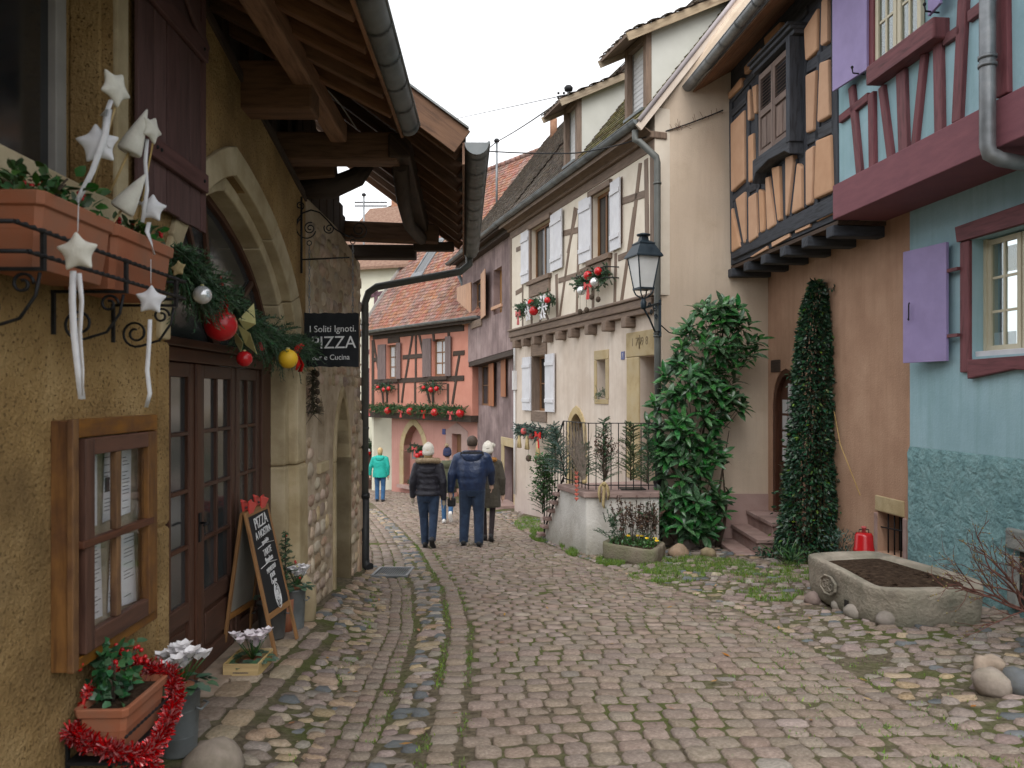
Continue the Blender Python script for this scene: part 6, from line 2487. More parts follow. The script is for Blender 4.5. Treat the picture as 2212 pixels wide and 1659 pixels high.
def leafy(mb, c, d, L, w, fold=.25):
    mb.add(leaf_pts(c, d, rdir(1.2), L, w, fold), LEAF_F, None, True)


def plant(name, label, cat, loc, n, sx, sy, sz, L, w, mat, up=.8, berries=0, stems=6, group=None, bmat=None, br=.009):
    t = thing(name, label, cat, loc, group)
    loc = Vector(loc)
    q = MB()
    for _ in range(stems):
        e = loc + Vector((R.uniform(-1, 1) * sx * .8, R.uniform(-1, 1) * sy * .8, sz * R.uniform(.5, 1)))
        q.tube([loc + Vector(((e.x - loc.x) * .4, (e.y - loc.y) * .4, -.01)), (loc + e) / 2 + Vector((0, 0, .02)), e], .004, 5)
    q.build('stem', m.bark, t)
    q = MB()
    for _ in range(n):
        v = Vector((R.gauss(0, .45) * sx, R.gauss(0, .45) * sy, R.uniform(.05, 1) * sz))
        d = (Vector((v.x / sx, v.y / sy, 0)) + rdir() * .7 + Vector((0, 0, up * R.random()))).normalized()
        leafy(q, loc + v, d, L * R.uniform(.6, 1.15), w * R.uniform(.7, 1.1))
    o = q.build('foliage', mat, t, fix=False)
    o['kind'] = 'stuff'
    for _ in range(berries):
        c = loc + Vector((R.gauss(0, .5) * sx, R.gauss(0, .5) * sy, R.uniform(.25, 1.05) * sz))
        for k in range(R.randint(2, 5)):
            q = MB()
            q.ball(c + rdir() * br * 1.6, br, 8)
            q.build('berry', bmat or m.red, t)
    return t


plant('holly', 'sprig of holly with red berries in the nearer window box', 'holly', LEFT.w(2.98, .17, 2.34), 170, .12, .24, .13, .06, .018, m.leaf, .5, 9)
plant('holly', 'holly with bright red berries in the window box by the garland end', 'holly', LEFT.w(3.66, .18, 2.34), 110, .10, .16, .10, .055, .016, m.leaf, .5, 9)


def fabric_star(c, r, ex, ey, mat, thick=.32):
    """a stuffed five pointed star"""
    c, ex, ey = Vector(c), Vector(ex).normalized(), Vector(ey).normalized()
    ez = ex.cross(ey)
    q = MB()
    n = 10
    ring = []
    for k in range(n):
        a = math.pi / 2 + k * math.pi / 5
        rr = r * 1.32 if k % 2 == 0 else r * .46
        ring.append(c + ex * rr * math.cos(a) + ey * rr * math.sin(a))
    for s in (1, -1):
        mid = [c + (p - c) * .55 + ez * s * r * thick * (.5 if k % 2 == 0 else .8) for k, p in enumerate(ring)]
        top = c + ez * s * r * thick
        v = ring + mid + [top]
        f = []
        for k in range(n):
            j = (k + 1) % n
            f.append((k, j, n + j, n + k))
            f.append((n + k, n + j, 2 * n))
        q.add(v, f, None, True)
    return q


YF, YU = Vector((1, 0, 0)), Vector((0, 0, 1))


def star_thing(px, r_px, Y, rot, mat, label, yaw=0., sticks=None, thick=.32):
    c = P(px[0], px[1], Y)
    r = r_px / FL * Y
    ex = Vector((math.cos(rot) * math.cos(yaw), math.cos(rot) * math.sin(yaw), math.sin(rot)))
    ez = Vector((-math.sin(yaw), math.cos(yaw), 0))
    ey = ez.cross(ex) * -1
    if ey.z < 0 and abs(rot) < 1.5:
        ey = -ey
    t = thing('star_ornament', label, 'ornament', c, 'stuffed fabric stars hung about the window boxes')
    o = fabric_star(c, r, ex, ey, mat, thick).build('star', mat, t, subs=2)
    if sticks:
        q = MB()
        q.tube([c - ey * r * .3, P(*sticks)], .004, 6)
        q.build('stick', m.crate, t)
    return t, c


def ribbon(t, pts, w, mat, tw=.6):
    q = MB()
    L, Rr = [], []
    for i, p in enumerate(pts):
        a = tw * i
        o = Vector((math.cos(a), math.sin(a), 0)) * w
        L.append(p - o)
        Rr.append(p + o)
    n = len(pts)
    q.add(L + Rr, [(i, i + 1, n + i + 1, n + i) for i in range(n - 1)], None, True)
    ob = q.build('ribbon', mat, t, fix=False)
    s = ob.modifiers.new('solid', 'SOLIDIFY')
    s.thickness = .002
    return ob


t_, _ = star_thing((212, 312), 52, 3.08, .12, m.white, 'large white fabric star standing on a stick against the dark window', .3, (165, 452, 3.06))
ribbon(t_, [P(222, 250, 3.07), P(236, 236, 3.07), P(228, 290, 3.05), P(200, 370, 3.05), P(180, 410, 3.05), P(165, 440, 3.05)], .011, m.white, .25)
t_, _ = star_thing((249, 190), 48, 3.10, .75, m.cream_cloth, 'cream fabric star seen edge on, topmost of the window box ornaments', 1.25, (200, 400, 3.1))
ribbon(t_, [P(240, 215, 3.09), P(230, 245, 3.08), P(226, 280, 3.08), P(238, 320, 3.08)], .010, m.white, .4)
t_, _ = star_thing((328, 280), 36, 3.5, .9, m.cream_cloth, 'small cream star seen edge on, behind the felt cones', 1.35, (300, 470, 3.5))
ribbon(t_, [P(318, 300, 3.5), P(314, 350, 3.48), P(318, 410, 3.47), P(308, 480, 3.46)], .008, m.white, .3)
t_, _ = star_thing((328, 450), 36, 3.52, -.1, m.white, 'white fabric star in the berries over the second window box', .25)
ribbon(t_, [P(322, 480, 3.5), P(318, 500, 3.48), P(328, 525, 3.46), P(334, 550, 3.46)], .010, m.white, .8)
t_, c_ = star_thing((168, 545), 52, 2.72, .08, m.cream_cloth, 'silvery white star hanging in front of the terracotta boxes', .1)
ribbon(t_, [P(158, 585, 2.73), P(156, 650, 2.73), P(160, 720, 2.73), P(168, 790, 2.73), P(177, 862, 2.73)], .011, m.white, .18)
ribbon(t_, [P(170, 590, 2.72), P(176, 650, 2.72), P(172, 720, 2.72), P(178, 800, 2.72), P(178, 855, 2.72)], .009, m.white, -.2)
q = MB()
q.tube([P(170, 425, 2.78), P(168, 500, 2.72)], .0015, 4)
q.build('thread', m.white, t_)
t_, c_ = star_thing((326, 648), 38, 3.42, -.05, m.white, 'white star dangling below the rack beside the door arch', .2)
ribbon(t_, [P(324, 690, 3.42), P(322, 740, 3.42), P(318, 800, 3.42), P(324, 850, 3.42), P(316, 880, 3.44)], .009, m.white, .25)
q = MB()
q.tube([P(326, 560, 3.44), P(326, 612, 3.42)], .0015, 4)
q.build('thread', m.white, t_)
for (tip, base, Y, label) in (((318, 237), (278, 330), 3.45, 'upper cream felt cone on a stick among the fabric stars'), ((314, 377), (262, 455), 3.4, 'lower cream felt cone leaning over the second window box')):
    a_, c_ = P(*base, Y), P(*tip, Y + .02)
    t = thing('felt_cone', label, 'ornament', a_, 'felt cones on sticks in the window boxes')
    d = (a_ - c_)
    q = MB()
    q.lathe([(.004, 0), (.022, d.length * .3), (.042, d.length * .7), (.052, d.length * .95), (.045, d.length), (.01, d.length * 1.0)], c_, 14, d)
    q.build('cone', m.cream_cloth, t)
    q = MB()
    q.tube([a_, a_ + d.normalized() * .14 + Vector((-.03, 0, -.05))], .005, 6)
    q.build('stick', m.crate, t)

# ================================================================== low planter with red tinsel
lp = planter(LEFT, 3.42, 3.86, .04, .27, .06, .275, 'terracotta planter wrapped in red tinsel under the menu case', None, .03)
plant('ivy_plant', 'bushy ivy climbing from the low planter with red berries', 'ivy', LEFT.w(3.62, .12, .25), 150, .09, .14, .22, .055, .022, m.ivyl, .6, 12, br=.011)
for k in range(46):
    pass
ip = thing('ivy_shoot', 'upright ivy shoot rising from the low planter towards the menu case', 'ivy', LEFT.w(3.58, .08, .27))
q = MB()
for k in range(60):
    t = k / 60
    c = LEFT.w(3.58 - .03 * t, .08 + .015 * math.sin(k), .28 + .26 * t)
    leafy(q, c, (rdir(.1) + LEFT.n * .6).normalized(), .05, .02)
q.build('foliage', m.ivyl, ip, fix=False)['kind'] = 'stuff'
q = MB()
q.tube([LEFT.w(3.58, .08, .25), LEFT.w(3.565, .085, .4), LEFT.w(3.55, .085, .55)], .005, 5)
q.build('stem', m.bark, ip)
tn = thing('tinsel_garland', 'shaggy red tinsel garland draped round the low terracotta planter', 'garland', LEFT.w(3.6, .29, .05))
path = [LEFT.w(3.85, .10, .33), LEFT.w(3.87, .29, .27), LEFT.w(3.84, .31, .15), LEFT.w(3.72, .315, .07), LEFT.w(3.60, .315, .03), LEFT.w(3.46, .31, .05), LEFT.w(3.40, .24, .10), LEFT.w(3.395, .10, .15), LEFT.w(3.40, .04, .19)]
path2 = [LEFT.w(3.52, .32, .04), LEFT.w(3.50, .325, -.03), LEFT.w(3.53, .33, -.08)]
path3 = [LEFT.w(3.45, .05, .20), LEFT.w(3.50, .05, .30), LEFT.w(3.52, .06, .34)]
q = MB()
for pth, rr, n in ((path, .058, 3600), (path2, .07, 900), (path3, .03, 160)):
    for _ in range(n):
        s = R.random() * (len(pth) - 1)
        i = min(int(s), len(pth) - 2)
        c = pth[i] + (pth[i + 1] - pth[i]) * (s - i)
        d = rdir()
        x = d.orthogonal().normalized() * .004
        e = c + d * rr * R.uniform(.5, 1.05)
        q.add([c + x, c - x, e - x * .7, e + x * .7], [(0, 1, 2, 3)])
o = q.build('tinsel', m.tinsel, tn, fix=False)
o['kind'] = 'stuff'
q = MB()
for pth in (path, path2, path3):
    q.tube(pth, .008, 6)
q.build('wire', m.redm, tn)
rk_ = thing('planter_rack', 'black iron rack with scrolls under the low tinselled planter', 'rack', LEFT.w(3.6, 0, .0))
q = MB()
q.fbox(LEFT, 3.40, 3.88, .02, .30, .040, .055)
q.build('shelf', m.iron, rk_)
q = MB()
k = 40
q.tube([LEFT.w(3.38 + .5 * i / k, .285, .17) for i in range(k + 1)], [.006 + .002 * math.sin(i * 2.1) for i in range(k + 1)], 6)
q.build('rail', m.iron, rk_)
for u in (3.44, 3.82):
    q = MB()
    q.fbox(LEFT, u - .008, u + .008, 0, .014, -.25, .2)
    q.build('wall_bar', m.iron, rk_)
    q = MB()
    q.tube([LEFT.w(u, .26, .04), LEFT.w(u, .24, -.04), LEFT.w(u, .18, -.10)] + spiral(LEFT.w(u, .12, -.08), LEFT.n, (0, 0, 1), .06, .015, -1.5, -.4, 22), .006, 6)
    q.build('scroll', m.iron, rk_)


# ================================================================== buckets and pot plants by the door
def bucket(c, r, h, label, mat=None):
    c = Vector(c)
    t = thing('zinc_bucket', label, 'bucket', c, 'zinc buckets by the tavern door')
    q = MB()
    q.lathe([(r * .80, 0), (r * .82, .01), (r * .97, h * .93), (r * 1.03, h * .95), (r * 1.03, h), (r * .95, h), (r * .93, h * .9), (r * .2, h * .88)], c, 22)
    q.build('body', mat or m.pot, t)
    for s in (h * .3, h * .7):
        q = MB()
        rr = r * (.8 + .17 * s / h) + .004
        q.lathe([(rr - .01, s - .006), (rr, s), (rr - .01, s + .006)], c, 22, cap=False)
        q.build('rib', mat or m.pot, t)
    for sgn in (1, -1):
        q = MB()
        y = sgn * r * .98
        q.tube([c + Vector((y, -.05, h * .75)), c + Vector((y * 1.25, -.05, h * .72)), c + Vector((y * 1.25, .05, h * .72)), c + Vector((y, .05, h * .75))], .006, 6)
        q.build('handle', mat or m.pot, t)
    return t


def cyclamen(c, s, label, pet=None):
    c = Vector(c)
    t = thing('cyclamen', label, 'flower', c, 'white flowering cyclamens')
    q = MB()
    for k in range(46):
        a, rr = R.uniform(0, 6.28), s * math.sqrt(R.random())
        p = c + Vector((rr * math.cos(a), rr * math.sin(a), s * (.25 + .35 * (1 - rr / s))))
        q.add(leaf_pts(p, Vector((math.cos(a), math.sin(a), R.uniform(-.5, .2))), Vector((0, 0, 1)), s * .45, s * .22, .15), LEAF_F, None, True)
    o = q.build('foliage', m.cyc, t, fix=False)
    o['kind'] = 'stuff'
    q = MB()
    fl_ = []
    for k in range(24):
        p = c + Vector((R.gauss(0, .36) * s, R.gauss(0, .33) * s, s * R.uniform(.95, 1.45)))
        q.tube([c + Vector((0, 0, s * .2)), (c + p) / 2 + Vector((0, 0, s * .1)), p], .003, 4)
        fl_.append(p)
    q.build('stem', m.leaf, t)
    for p in fl_:
        q = MB()
        a0 = R.uniform(0, 6.28)
        for k in range(5):
            a = a0 + k * 1.257
            d = Vector((math.cos(a) * .75, math.sin(a) * .75, .9 + R.uniform(-.2, .3)))
            q.add(leaf_pts(p, d, Vector((0, 0, 1)), s * .46, s * .18, .3), LEAF_F, None, True)
        q.build('flower', pet or m.petal, t, fix=False)
    q = MB()
    q.lathe([(s * .35, -.02), (s * .5, s * .25), (s * .45, s * .25)], c, 12)
    q.build('pot', m.terra, t)
    return t


B1 = Vector((-1.78, 4.2, gz(-1.78, 4.2) + .005))
bucket(B1, .115, .345, 'tall grey zinc bucket behind the tinselled planter')
cyclamen(B1 + Vector((.01, 0, .32)), .15, 'white cyclamen in the tall bucket behind the tinsel')
B2 = Vector((-1.955, 7.08, gz(-1.95, 7.08) + .015))
bucket(B2, .10, .36, 'grey zinc bucket in front of the sandstone jamb')
cyclamen(B2 + Vector((.02, -.01, .34)), .13, 'white cyclamen on the bucket by the sandstone jamb')
B3 = Vector((-2.03, 6.66, gz(-2.03, 6.66) + .03))
bucket(B3, .125, .30, 'low dark bucket standing behind the chalkboard', M('dark_zinc', [(.09, .09, .09), (.15, .145, .14)], scale=6, rough=.5, metal=.4, bump=.1))
plant('evergreen_plant', 'trailing green plant in the low dark bucket behind the chalkboard', 'plant', B3 + Vector((0, 0, .28)), 60, .1, .1, .1, .06, .02, m.cyc, .4, 0, 4)


def fir_sprig(mb, p, d, L, nl=.035, n=26, w=.005, droop=.15):
    """one branch of needles"""
    d = Vector(d).normalized()
    p = Vector(p)
    pts = [p + d * L * t - Vector((0, 0, droop * L * t * t)) for t in (0, .33, .66, 1.)]
    mb.tube(pts, [.004, .003, .0025, .001], 4, cap=False)
    for i in range(n):
        t = (i + .5) / n
        k = min(int(t * 3), 2)
        c = pts[k] + (pts[k + 1] - pts[k]) * (t * 3 - k)
        o = rdir()
        o = (o - d * o.dot(d))
        if o.length < 1e-3:
            continue
        o.normalize()
        e = c + (o + d * .75).normalized() * nl * R.uniform(.7, 1.1) * (1 - .35 * t)
        x = d.cross(o).normalized() * w
        mb.add([c - x, c + x, e + x * .4, e - x * .4], [(0, 1, 2, 3)])


def fir_tree(c, h, r, label, mat=None, name='fir_tree', lights=0):
    c = Vector(c)
    t = thing(name, label, 'fir tree', c)
    q = MB()
    q.tube([c, c + Vector((0, 0, h))], [.012, .003], 6)
    q.build('trunk', m.bark, t)
    q = MB()
    n = int(16 * h / .25)
    for i in range(n):
        f = (i + .5) / n
        a = i * 2.4
        fir_sprig(q, c + Vector((0, 0, h * (.1 + .88 * f))), (math.cos(a), math.sin(a), .45), r * (1.1 - f), .034, 22, .004, .2)
    o = q.build('crown', mat or m.fir, t, fix=False)
    o['kind'] = 'stuff'
    for k in range(lights):
        f = R.random()
        a = R.uniform(-2.5, .6)
        q = MB()
        q.ball(c + Vector((math.cos(a) * r * (1 - f), math.sin(a) * r * (1 - f), h * (.15 + .8 * f))), .011, 8)
        q.build('bauble', R.choice([m.red, m.redm, m.ribbon]), t)
    return t


ft = fir_tree(B2 + Vector((-.055, -.10, .27)), .62, .17, 'small decorated fir with red baubles behind the zinc bucket', None, 'fir_tree', 8)
q = MB()
q.lathe([(.06, -.30), (.075, 0), (.07, .005), (.01, -.01)], B2 + Vector((-.055, -.10, .28)), 14)
q.build('pot', m.terra, ft)

# crate with a cyclamen
cx0, cx1, cy0, cy1 = -2.04, -1.79, 5.55, 5.90
cz = gz(-1.9, 5.7) + .02
ct = thing('wooden_crate', 'pale wooden crate on the paving holding a potted cyclamen', 'crate', (-1.915, 5.72, cz))
for nm, bx in (('side', (cx0, cx1, cy0, cy0 + .012, cz, cz + .095)), ('side', (cx0, cx1, cy1 - .012, cy1, cz, cz + .095)), ('side', (cx0, cx0 + .012, cy0 + .0125, cy1 - .0125, cz, cz + .095)), ('side', (cx1 - .012, cx1, cy0 + .0125, cy1 - .0125, cz, cz + .095)), ('bottom', (cx0 + .013, cx1 - .013, cy0 + .013, cy1 - .013, cz, cz + .01))):
    q = MB()
    q.box(*bx)
    q.build(nm, m.crate, ct, bevel=.002)
q = MB()
q.box(-1.97, -1.86, 5.548, 5.5495, cz + .03, cz + .036)
q.build('stamp', m.ink, ct)
cyclamen(Vector((-1.89, 5.74, cz + .03)), .145, 'pink tinged cyclamen in the wooden crate before the chalkboard', m.petalp)

# ================================================================== chalkboard easel
ab = thing('chalkboard_easel', 'folding wooden chalkboard with handwritten offers and two red clips on top', 'sign', (-1.98, 6.35, -.45))
ZT = .72
yA, yB = 6.06, 6.66
tx = -2.085
xf = -1.83
xb = -2.215


def lean(x0, y, z0, z):
    t = (z - z0) / (ZT - z0)
    return Vector((x0 + (tx - x0) * t, y, z))


for x0, nm in ((xf, 'front'), (xb, 'rear')):
    zf0 = gz(x0, yA) + .025
    zb0_ = gz(x0, yB) + .022
    pan = link('panel', None, (x0, 6.36, zf0), ab)
    off = Vector((.012 if x0 == xf else -.012, 0, 0))
    for y, z0 in ((yA, zf0), (yB, zb0_)):
        q = MB()
        yt = y + (.05 if y == yA else -.02)
        a_, c_ = Vector((x0, y, z0)) + off, Vector((tx, yt, ZT)) + off
        q.bar(a_, c_, .04, .022, up=(1, 0, 0))
        q.build('leg', m.board, pan, bevel=.003)
    L0 = lambda t, s: (Vector((x0, yA, zf0)) * (1 - s) + Vector((x0, yB, zb0_)) * s) * (1 - t) + (Vector((tx, yA + .05, ZT)) * (1 - s) + Vector((tx, yB - .02, ZT)) * s) * t + off
    for t in (.27, .985):
        q = MB()
        q.bar(L0(t, .035), L0(t, .965), .02, .045, up=(L0(1, .5) - L0(0, .5)))
        q.build('crossbar', m.board, pan, bevel=.003)
    q = MB()
    q.prism([L0(.295, .035), L0(.295, .965), L0(.965, .965), L0(.965, .035)], (.008 if x0 == xf else -.008, 0, 0))
    q.build('slate', m.slate if x0 == xf else M('board_back', [(.20, .19, .165), (.27, .255, .225)], scale=5, rough=.6, bump=.1), pan)
    if x0 == xf:
        ex = (L0(.5, 1) - L0(.5, 0)).normalized()
        ey = (L0(.9, .5) - L0(.3, .5)).normalized()
        nz_ = ex.cross(ey)
        if nz_.x < 0:
            nz_ = -nz_
        for s, t, sz in (('PIZZA', .905, .13), ('A NOSTRA', .825, .085), ('specialita', .765, .05), ('TARTE', .69, .075), ('flambee', .635, .065), ('MENU DU', .565, .055), ('JOUR', .52, .055), ('Cucina', .475, .05)):
            lettering(s, sz, L0(t, .52) + nz_ * .012, ex + ey * .09, ey, m.chalk, pan, .95)
        q = MB()
        for rr in (.085, .065, .035):
            q.tube([L0(.37, .55) + nz_ * .012 + ex * rr * .8 * math.cos(a * .3) + ey * rr * 1.2 * math.sin(a * .3) for a in range(22)], .004, 4)
        for k in range(7):
            q.tube([L0(.37, .55) + nz_ * .012 + ex * .05 * math.cos(k) + ey * .05 * math.sin(k * 1.7), L0(.37, .55) + nz_ * .012 - ex * .05 * math.cos(k * 2.2) + ey * .07 * math.sin(k)], .003, 4)
        q.build('chalk_drawing', m.chalk, pan)
        for t, a0, a1 in ((.735, .15, .9), (.60, .1, .8), (.60, .12, .85)):
            q = MB()
            q.tube([L0(t, a0) + nz_ * .012, L0(t + .015, (a0 + a1) / 2) + nz_ * .012, L0(t, a1) + nz_ * .012], .003, 4)
            q.build('chalk_line', m.chalk, pan)
m.coralred = M('coral_plastic', [(.62, .06, .05), (.7, .085, .07)], scale=5, rough=.4, bump=0)
for y in (6.22, 6.52):
    t = thing('red_clip', 'bright red clip pinched over the %s end of the chalkboard top' % ('nearer' if y < 6.4 else 'farther'), 'clip', (tx, y, ZT), 'red clips on the chalkboard')
    q = MB()
    for s in (1, -1):
        q.prism([(tx + s * .012, y - .05, ZT - .02), (tx + s * .012, y + .05, ZT - .02), (tx + s * .03, y + .09, ZT + .05), (tx + s * .015, y + .02, ZT + .075), (tx + s * .035, y - .05, ZT + .10), (tx + s * .02, y - .08, ZT + .085)], (s * .014, 0, 0))
    q.build('jaw', m.coralred, t, bevel=.004)
    q = MB()
    q.tube([(tx - .03, y, ZT + .03), (tx + .03, y, ZT + .03)], .008, 8)
    q.build('spring', m.zinc, t)

# boulder at the wall foot
bo = MB()
bo.rock((-1.53, 4.02, gz(-1.53, 4.02) + .03), .15, .14, .13, 5, .2, 16)
tag(bo.build('boulder', m.cobgrey, None), 'rounded grey pink boulder beside the tall zinc bucket', 'boulder')

# ================================================================== hanging pizza sign
ps = thing('pizza_sign', 'black hanging PIZZA sign lettered in white on a scrolled iron arm', 'sign', P(715, 735, 7.36))
SY = 7.42
sx0, sx1 = P(657, 0, SY).x, P(775, 0, SY).x
z0, z1 = P(0, 792, SY).z, P(0, 676, SY).z
q = MB()
k = 16
top = [(sx0 + (sx1 - sx0) * i / k, SY, z1 + R.uniform(-.006, .006)) for i in range(k + 1)]
bot = [(sx0 + (sx1 - sx0) * i / k, SY, z0 + R.uniform(-.006, .006)) for i in range(k + 1)]
q.prism(bot + top[::-1], (0, .012, 0))
bd = q.build('board', m.slate, ps)
mx_ = (sx0 + sx1) / 2
H = z1 - z0
for s, f, sz, dx in (('I Soliti Ignoti.', .70, .088, .012), ('PIZZA', .44, .165, .02), ('Bar e Cucina', .17, .072, -.005)):
    lettering(s, sz, (mx_ + dx, SY - .003, z0 + H * f), (1, 0, .02), (0, 0, 1), m.chalk, bd, .95)
arm = link('bracket', None, P(640, 560, SY), ps)
wl0, wl1 = P(645, 592, SY), P(641, 425, SY)
xw = -1.985
pt = lambda x, y: P(x, y, SY)
for pts, r in (([(xw, SY, pt(0, 590).z), (xw, SY, pt(0, 425).z)], .011), ([(xw, SY, pt(0, 561).z), (pt(755, 0).x, SY, pt(0, 556).z)], .008)):
    q = MB()
    q.tube(pts, r, 6)
    q.build('bar', m.iron, arm)
c6 = lambda x, y: (608 + .2665 * x, 387 + .2665 * y)
path = [(115, 395), (130, 330), (170, 275), (240, 250), (310, 270), (370, 330), (430, 400), (500, 445), (560, 470)]
q = MB()
q.tube([pt(*c6(*p)) for p in path], .008, 6)
q.build('scroll', m.iron, arm)
for (x, y), r0_, r1__, tr, a0 in (((210, 400), 95, 70, .6, 2.2), ((232, 398), 50, 8, 1.7, 1.2), ((388, 400), 45, 8, 1.7, 2.6), ((150, 215), 35, 8, 1.5, -1.0), ((630, 410), 75, 12, 1.8, 3.6)):
    q = MB()
    c = pt(*c6(x, y))
    k = .2665 / FL * SY
    q.tube(spiral(c, (1, 0, 0), (0, 0, 1), r0_ * k, r1__ * k, tr, a0, 30), .006, 6)
    q.build('scroll', m.iron, arm)
for xx, y0 in ((668, 525), (762, 522)):
    ch_ = link('chain', None, pt(xx, y0), ps)
    za, zb = pt(0, y0 + 6).z, z1
    n = 17
    for k in range(n):
        c = Vector((pt(xx, 0).x, SY + .004, za + (zb - za) * (k + .5) / n))
        hl = abs(za - zb) / n * .62
        ax = Vector((1, 0, 0)) if k % 2 else Vector((0, 1, 0))
        q = MB()
        q.tube([c + ax * .009 * math.cos(a * math.pi / 4) + Vector((0, 0, hl * math.sin(a * math.pi / 4))) for a in range(8)], .0028, 4, closed=True)
        q.build('chain_link', m.zinc, ch_, fix=False)
    q = MB()
    c = pt(xx, y0)
    q.tube([c + Vector((.022 * math.cos(a * .7), 0, .022 * math.sin(a * .7))) for a in range(9)], .005, 5, closed=True)
    q.build('ring', m.iron, ch_)

# ================================================================== fir garland over the door
gd = thing('fir_garland', 'thick fir garland swagged across the door arch with baubles and bows', 'garland', LEFT.w(5.6, .1, 2.4))
gpath = [((378, 540), .13), ((395, 575), .15), ((420, 605), .18), ((450, 625), .15), ((490, 640), .13), ((520, 690), .16), ((560, 715), .18), ((600, 735), .2), ((640, 748), .18), ((668, 745), .12)]
gp = []
for (x, y), r in gpath:
    u, z = LEFT.px(x, y, .12)
    gp.append((LEFT.w(u, .12, z), r))
q = MB()
q.tube([p for p, r in gp], .018, 6)
q.build('stem', m.bark, gd)
q = MB()
for _ in range(760):
    s = R.random() * (len(gp) - 1)
    i = min(int(s), len(gp) - 2)
    c = gp[i][0] + (gp[i + 1][0] - gp[i][0]) * (s - i)
    r = gp[i][1] + (gp[i + 1][1] - gp[i][1]) * (s - i)
    d = (rdir() + (gp[i + 1][0] - gp[i][0]).normalized() * .8 + LEFT.n * .25 - Vector((0, 0, .12))).normalized()
    fir_sprig(q, c + rdir() * r * .3, d, r * R.uniform(.85, 1.4), .042, 26, .0042, .3)
o = q.build('foliage', m.fir, gd, fix=False)
o['kind'] = 'stuff'


def bauble(px, rpx, Y, mat, label, cat='bauble'):
    c = P(px[0], px[1], Y)
    t = thing('bauble', label, cat, c, 'baubles hung in the door garland')
    q = MB()
    q.ball(c, rpx / FL * Y, 24)
    q.build('ball', mat, t)
    q = MB()
    r = rpx / FL * Y
    q.lathe([(r * .18, r * .93), (r * .2, r * 1.12), (r * .05, r * 1.16)], c, 10)
    q.build('cap', m.ribbon, t)
    return t


bb = bauble((477, 702), 35, 4.95, m.red, 'big glossy red bauble hanging in the middle of the garland')
bauble((437, 637), 20, 4.42, m.silver, 'silver bauble near the upper end of the garland')
bauble((528, 775), 17, 5.35, m.red, 'small red bauble at the underside of the garland')
bauble((622, 775), 21, 6.05, m.yellow, 'yellow paper ball at the lower end of the garland')
bauble((563, 748), 10, 5.9, m.redm, 'tiny dull red bauble half buried in the garland')
for pts, mat, label in (([(470, 596), (478, 630), (482, 655), (476, 672)], m.redm, 'red satin bow above the big red bauble'), ([(648, 742), (636, 762), (646, 785), (640, 800)], m.redm, 'thin red ribbon beside the yellow paper ball')):
    t = thing('bow', label, 'bow', P(*pts[0], 4.95 if pts[0][0] < 600 else 6.5), 'red bows in the garland')
    Y = 4.9 if pts[0][0] < 600 else 6.5
    ribbon(t, [P(x, y, Y) for x, y in pts], .022, m.redm, .5)
    ribbon(t, [P(x + 8, y + 3, Y - .02) for x, y in pts[::-1]], .018, m.redm, -.6)
t = thing('gold_bow', 'pale gold paper bow fanning out right of the big red bauble', 'bow', P(520, 700, 5.2))
for pts in ([(515, 690), (548, 655), (552, 700), (530, 715)], [(512, 700), (540, 720), (555, 765), (530, 745)], [(505, 712), (525, 740), (520, 760), (508, 740)]):
    q = MB()
    q.prism([P(x, y, 5.15 + .04 * k) for k, (x, y) in enumerate(pts)], (0, .006, 0))
    q.build('ribbon_loop', m.ribbon, t)
t = thing('gingerbread_star', 'brown gingerbread star pinned at the upper end of the garland', 'ornament', P(383, 580, 4.1))
fabric_star(P(385, 580, 4.1), .05, (1, 0, .2), (0, 0, 1), m.cone, .15).build('star', m.cone, t, subs=1)
# dried wreath at the stone jamb
wt_ = thing('pine_swag', 'small dark swag of pine cones hanging at the corner of the sandstone arch', 'swag', LEFT.w(7.85, .05, 1.7))
q = MB()
sp = LEFT.px(672, 820, .05), LEFT.px(674, 895, .05)
a_, c_ = LEFT.w(sp[0][0], .06, sp[0][1] + .1), LEFT.w(sp[1][0], .06, sp[1][1])
for _ in range(150):
    t = R.random()
    fir_sprig(q, a_ + (c_ - a_) * t, (rdir() + LEFT.n * .4), .08 * (.5 + t), .022, 12, .003, .2)
o = q.build('foliage', leafmat('dry_fir', [(.03, .035, .02), (.075, .06, .035)], rough=.7), wt_, fix=False)
o['kind'] = 'stuff'
for k in range(5):
    t = (k + .5) / 5
    q = MB()
    q.ball(a_ + (c_ - a_) * t + LEFT.n * .05, .025, 8, (1, 1, 1.3))
    q.build('pine_cone', m.bark, wt_)

# ================================================================== carved stone trough with soil
tr = thing('stone_trough', 'large weathered sandstone trough filled with dark soil by the turquoise wall', 'trough', (3.7, 7.7, -.55))
m.trough = M('weathered_trough_stone', [(.17, .155, .13), (.31, .27, .22), (.41, .36, .295)], scale=3.5, detail=8, rough=.95, bump=1, bscale=28, bdist=.02, spec=.1, dirt=(.13, .14, .10), dscale=2.5, damt=.6, low=((.10, .10, .075), .3, .6))
q0 = [Vector(p) for p in ((3.13, 8.45, 0), (3.30, 7.35, 0), (3.52, 7.05, 0), (4.24, 7.10, 0), (4.42, 7.40, 0), (3.98, 8.62, 0))]
tz0, tz1 = -.53, -.06
cc = sum(q0, Vector()) / 6


def tring(k, z, dip=0.):
    out = []
    for i, p in enumerate(q0):
        w = p + (cc - p) * k
        out.append(Vector((w.x, w.y, z - .05 * ((8.5 - w.y) / 1.4) - (dip if i == 1 else 0))))
    return out


def subd(ring, n=4):
    out = []
    for a_, c_ in zip(ring, ring[1:] + ring[:1]):
        out += [a_ + (c_ - a_) * i / n for i in range(n)]
    return out


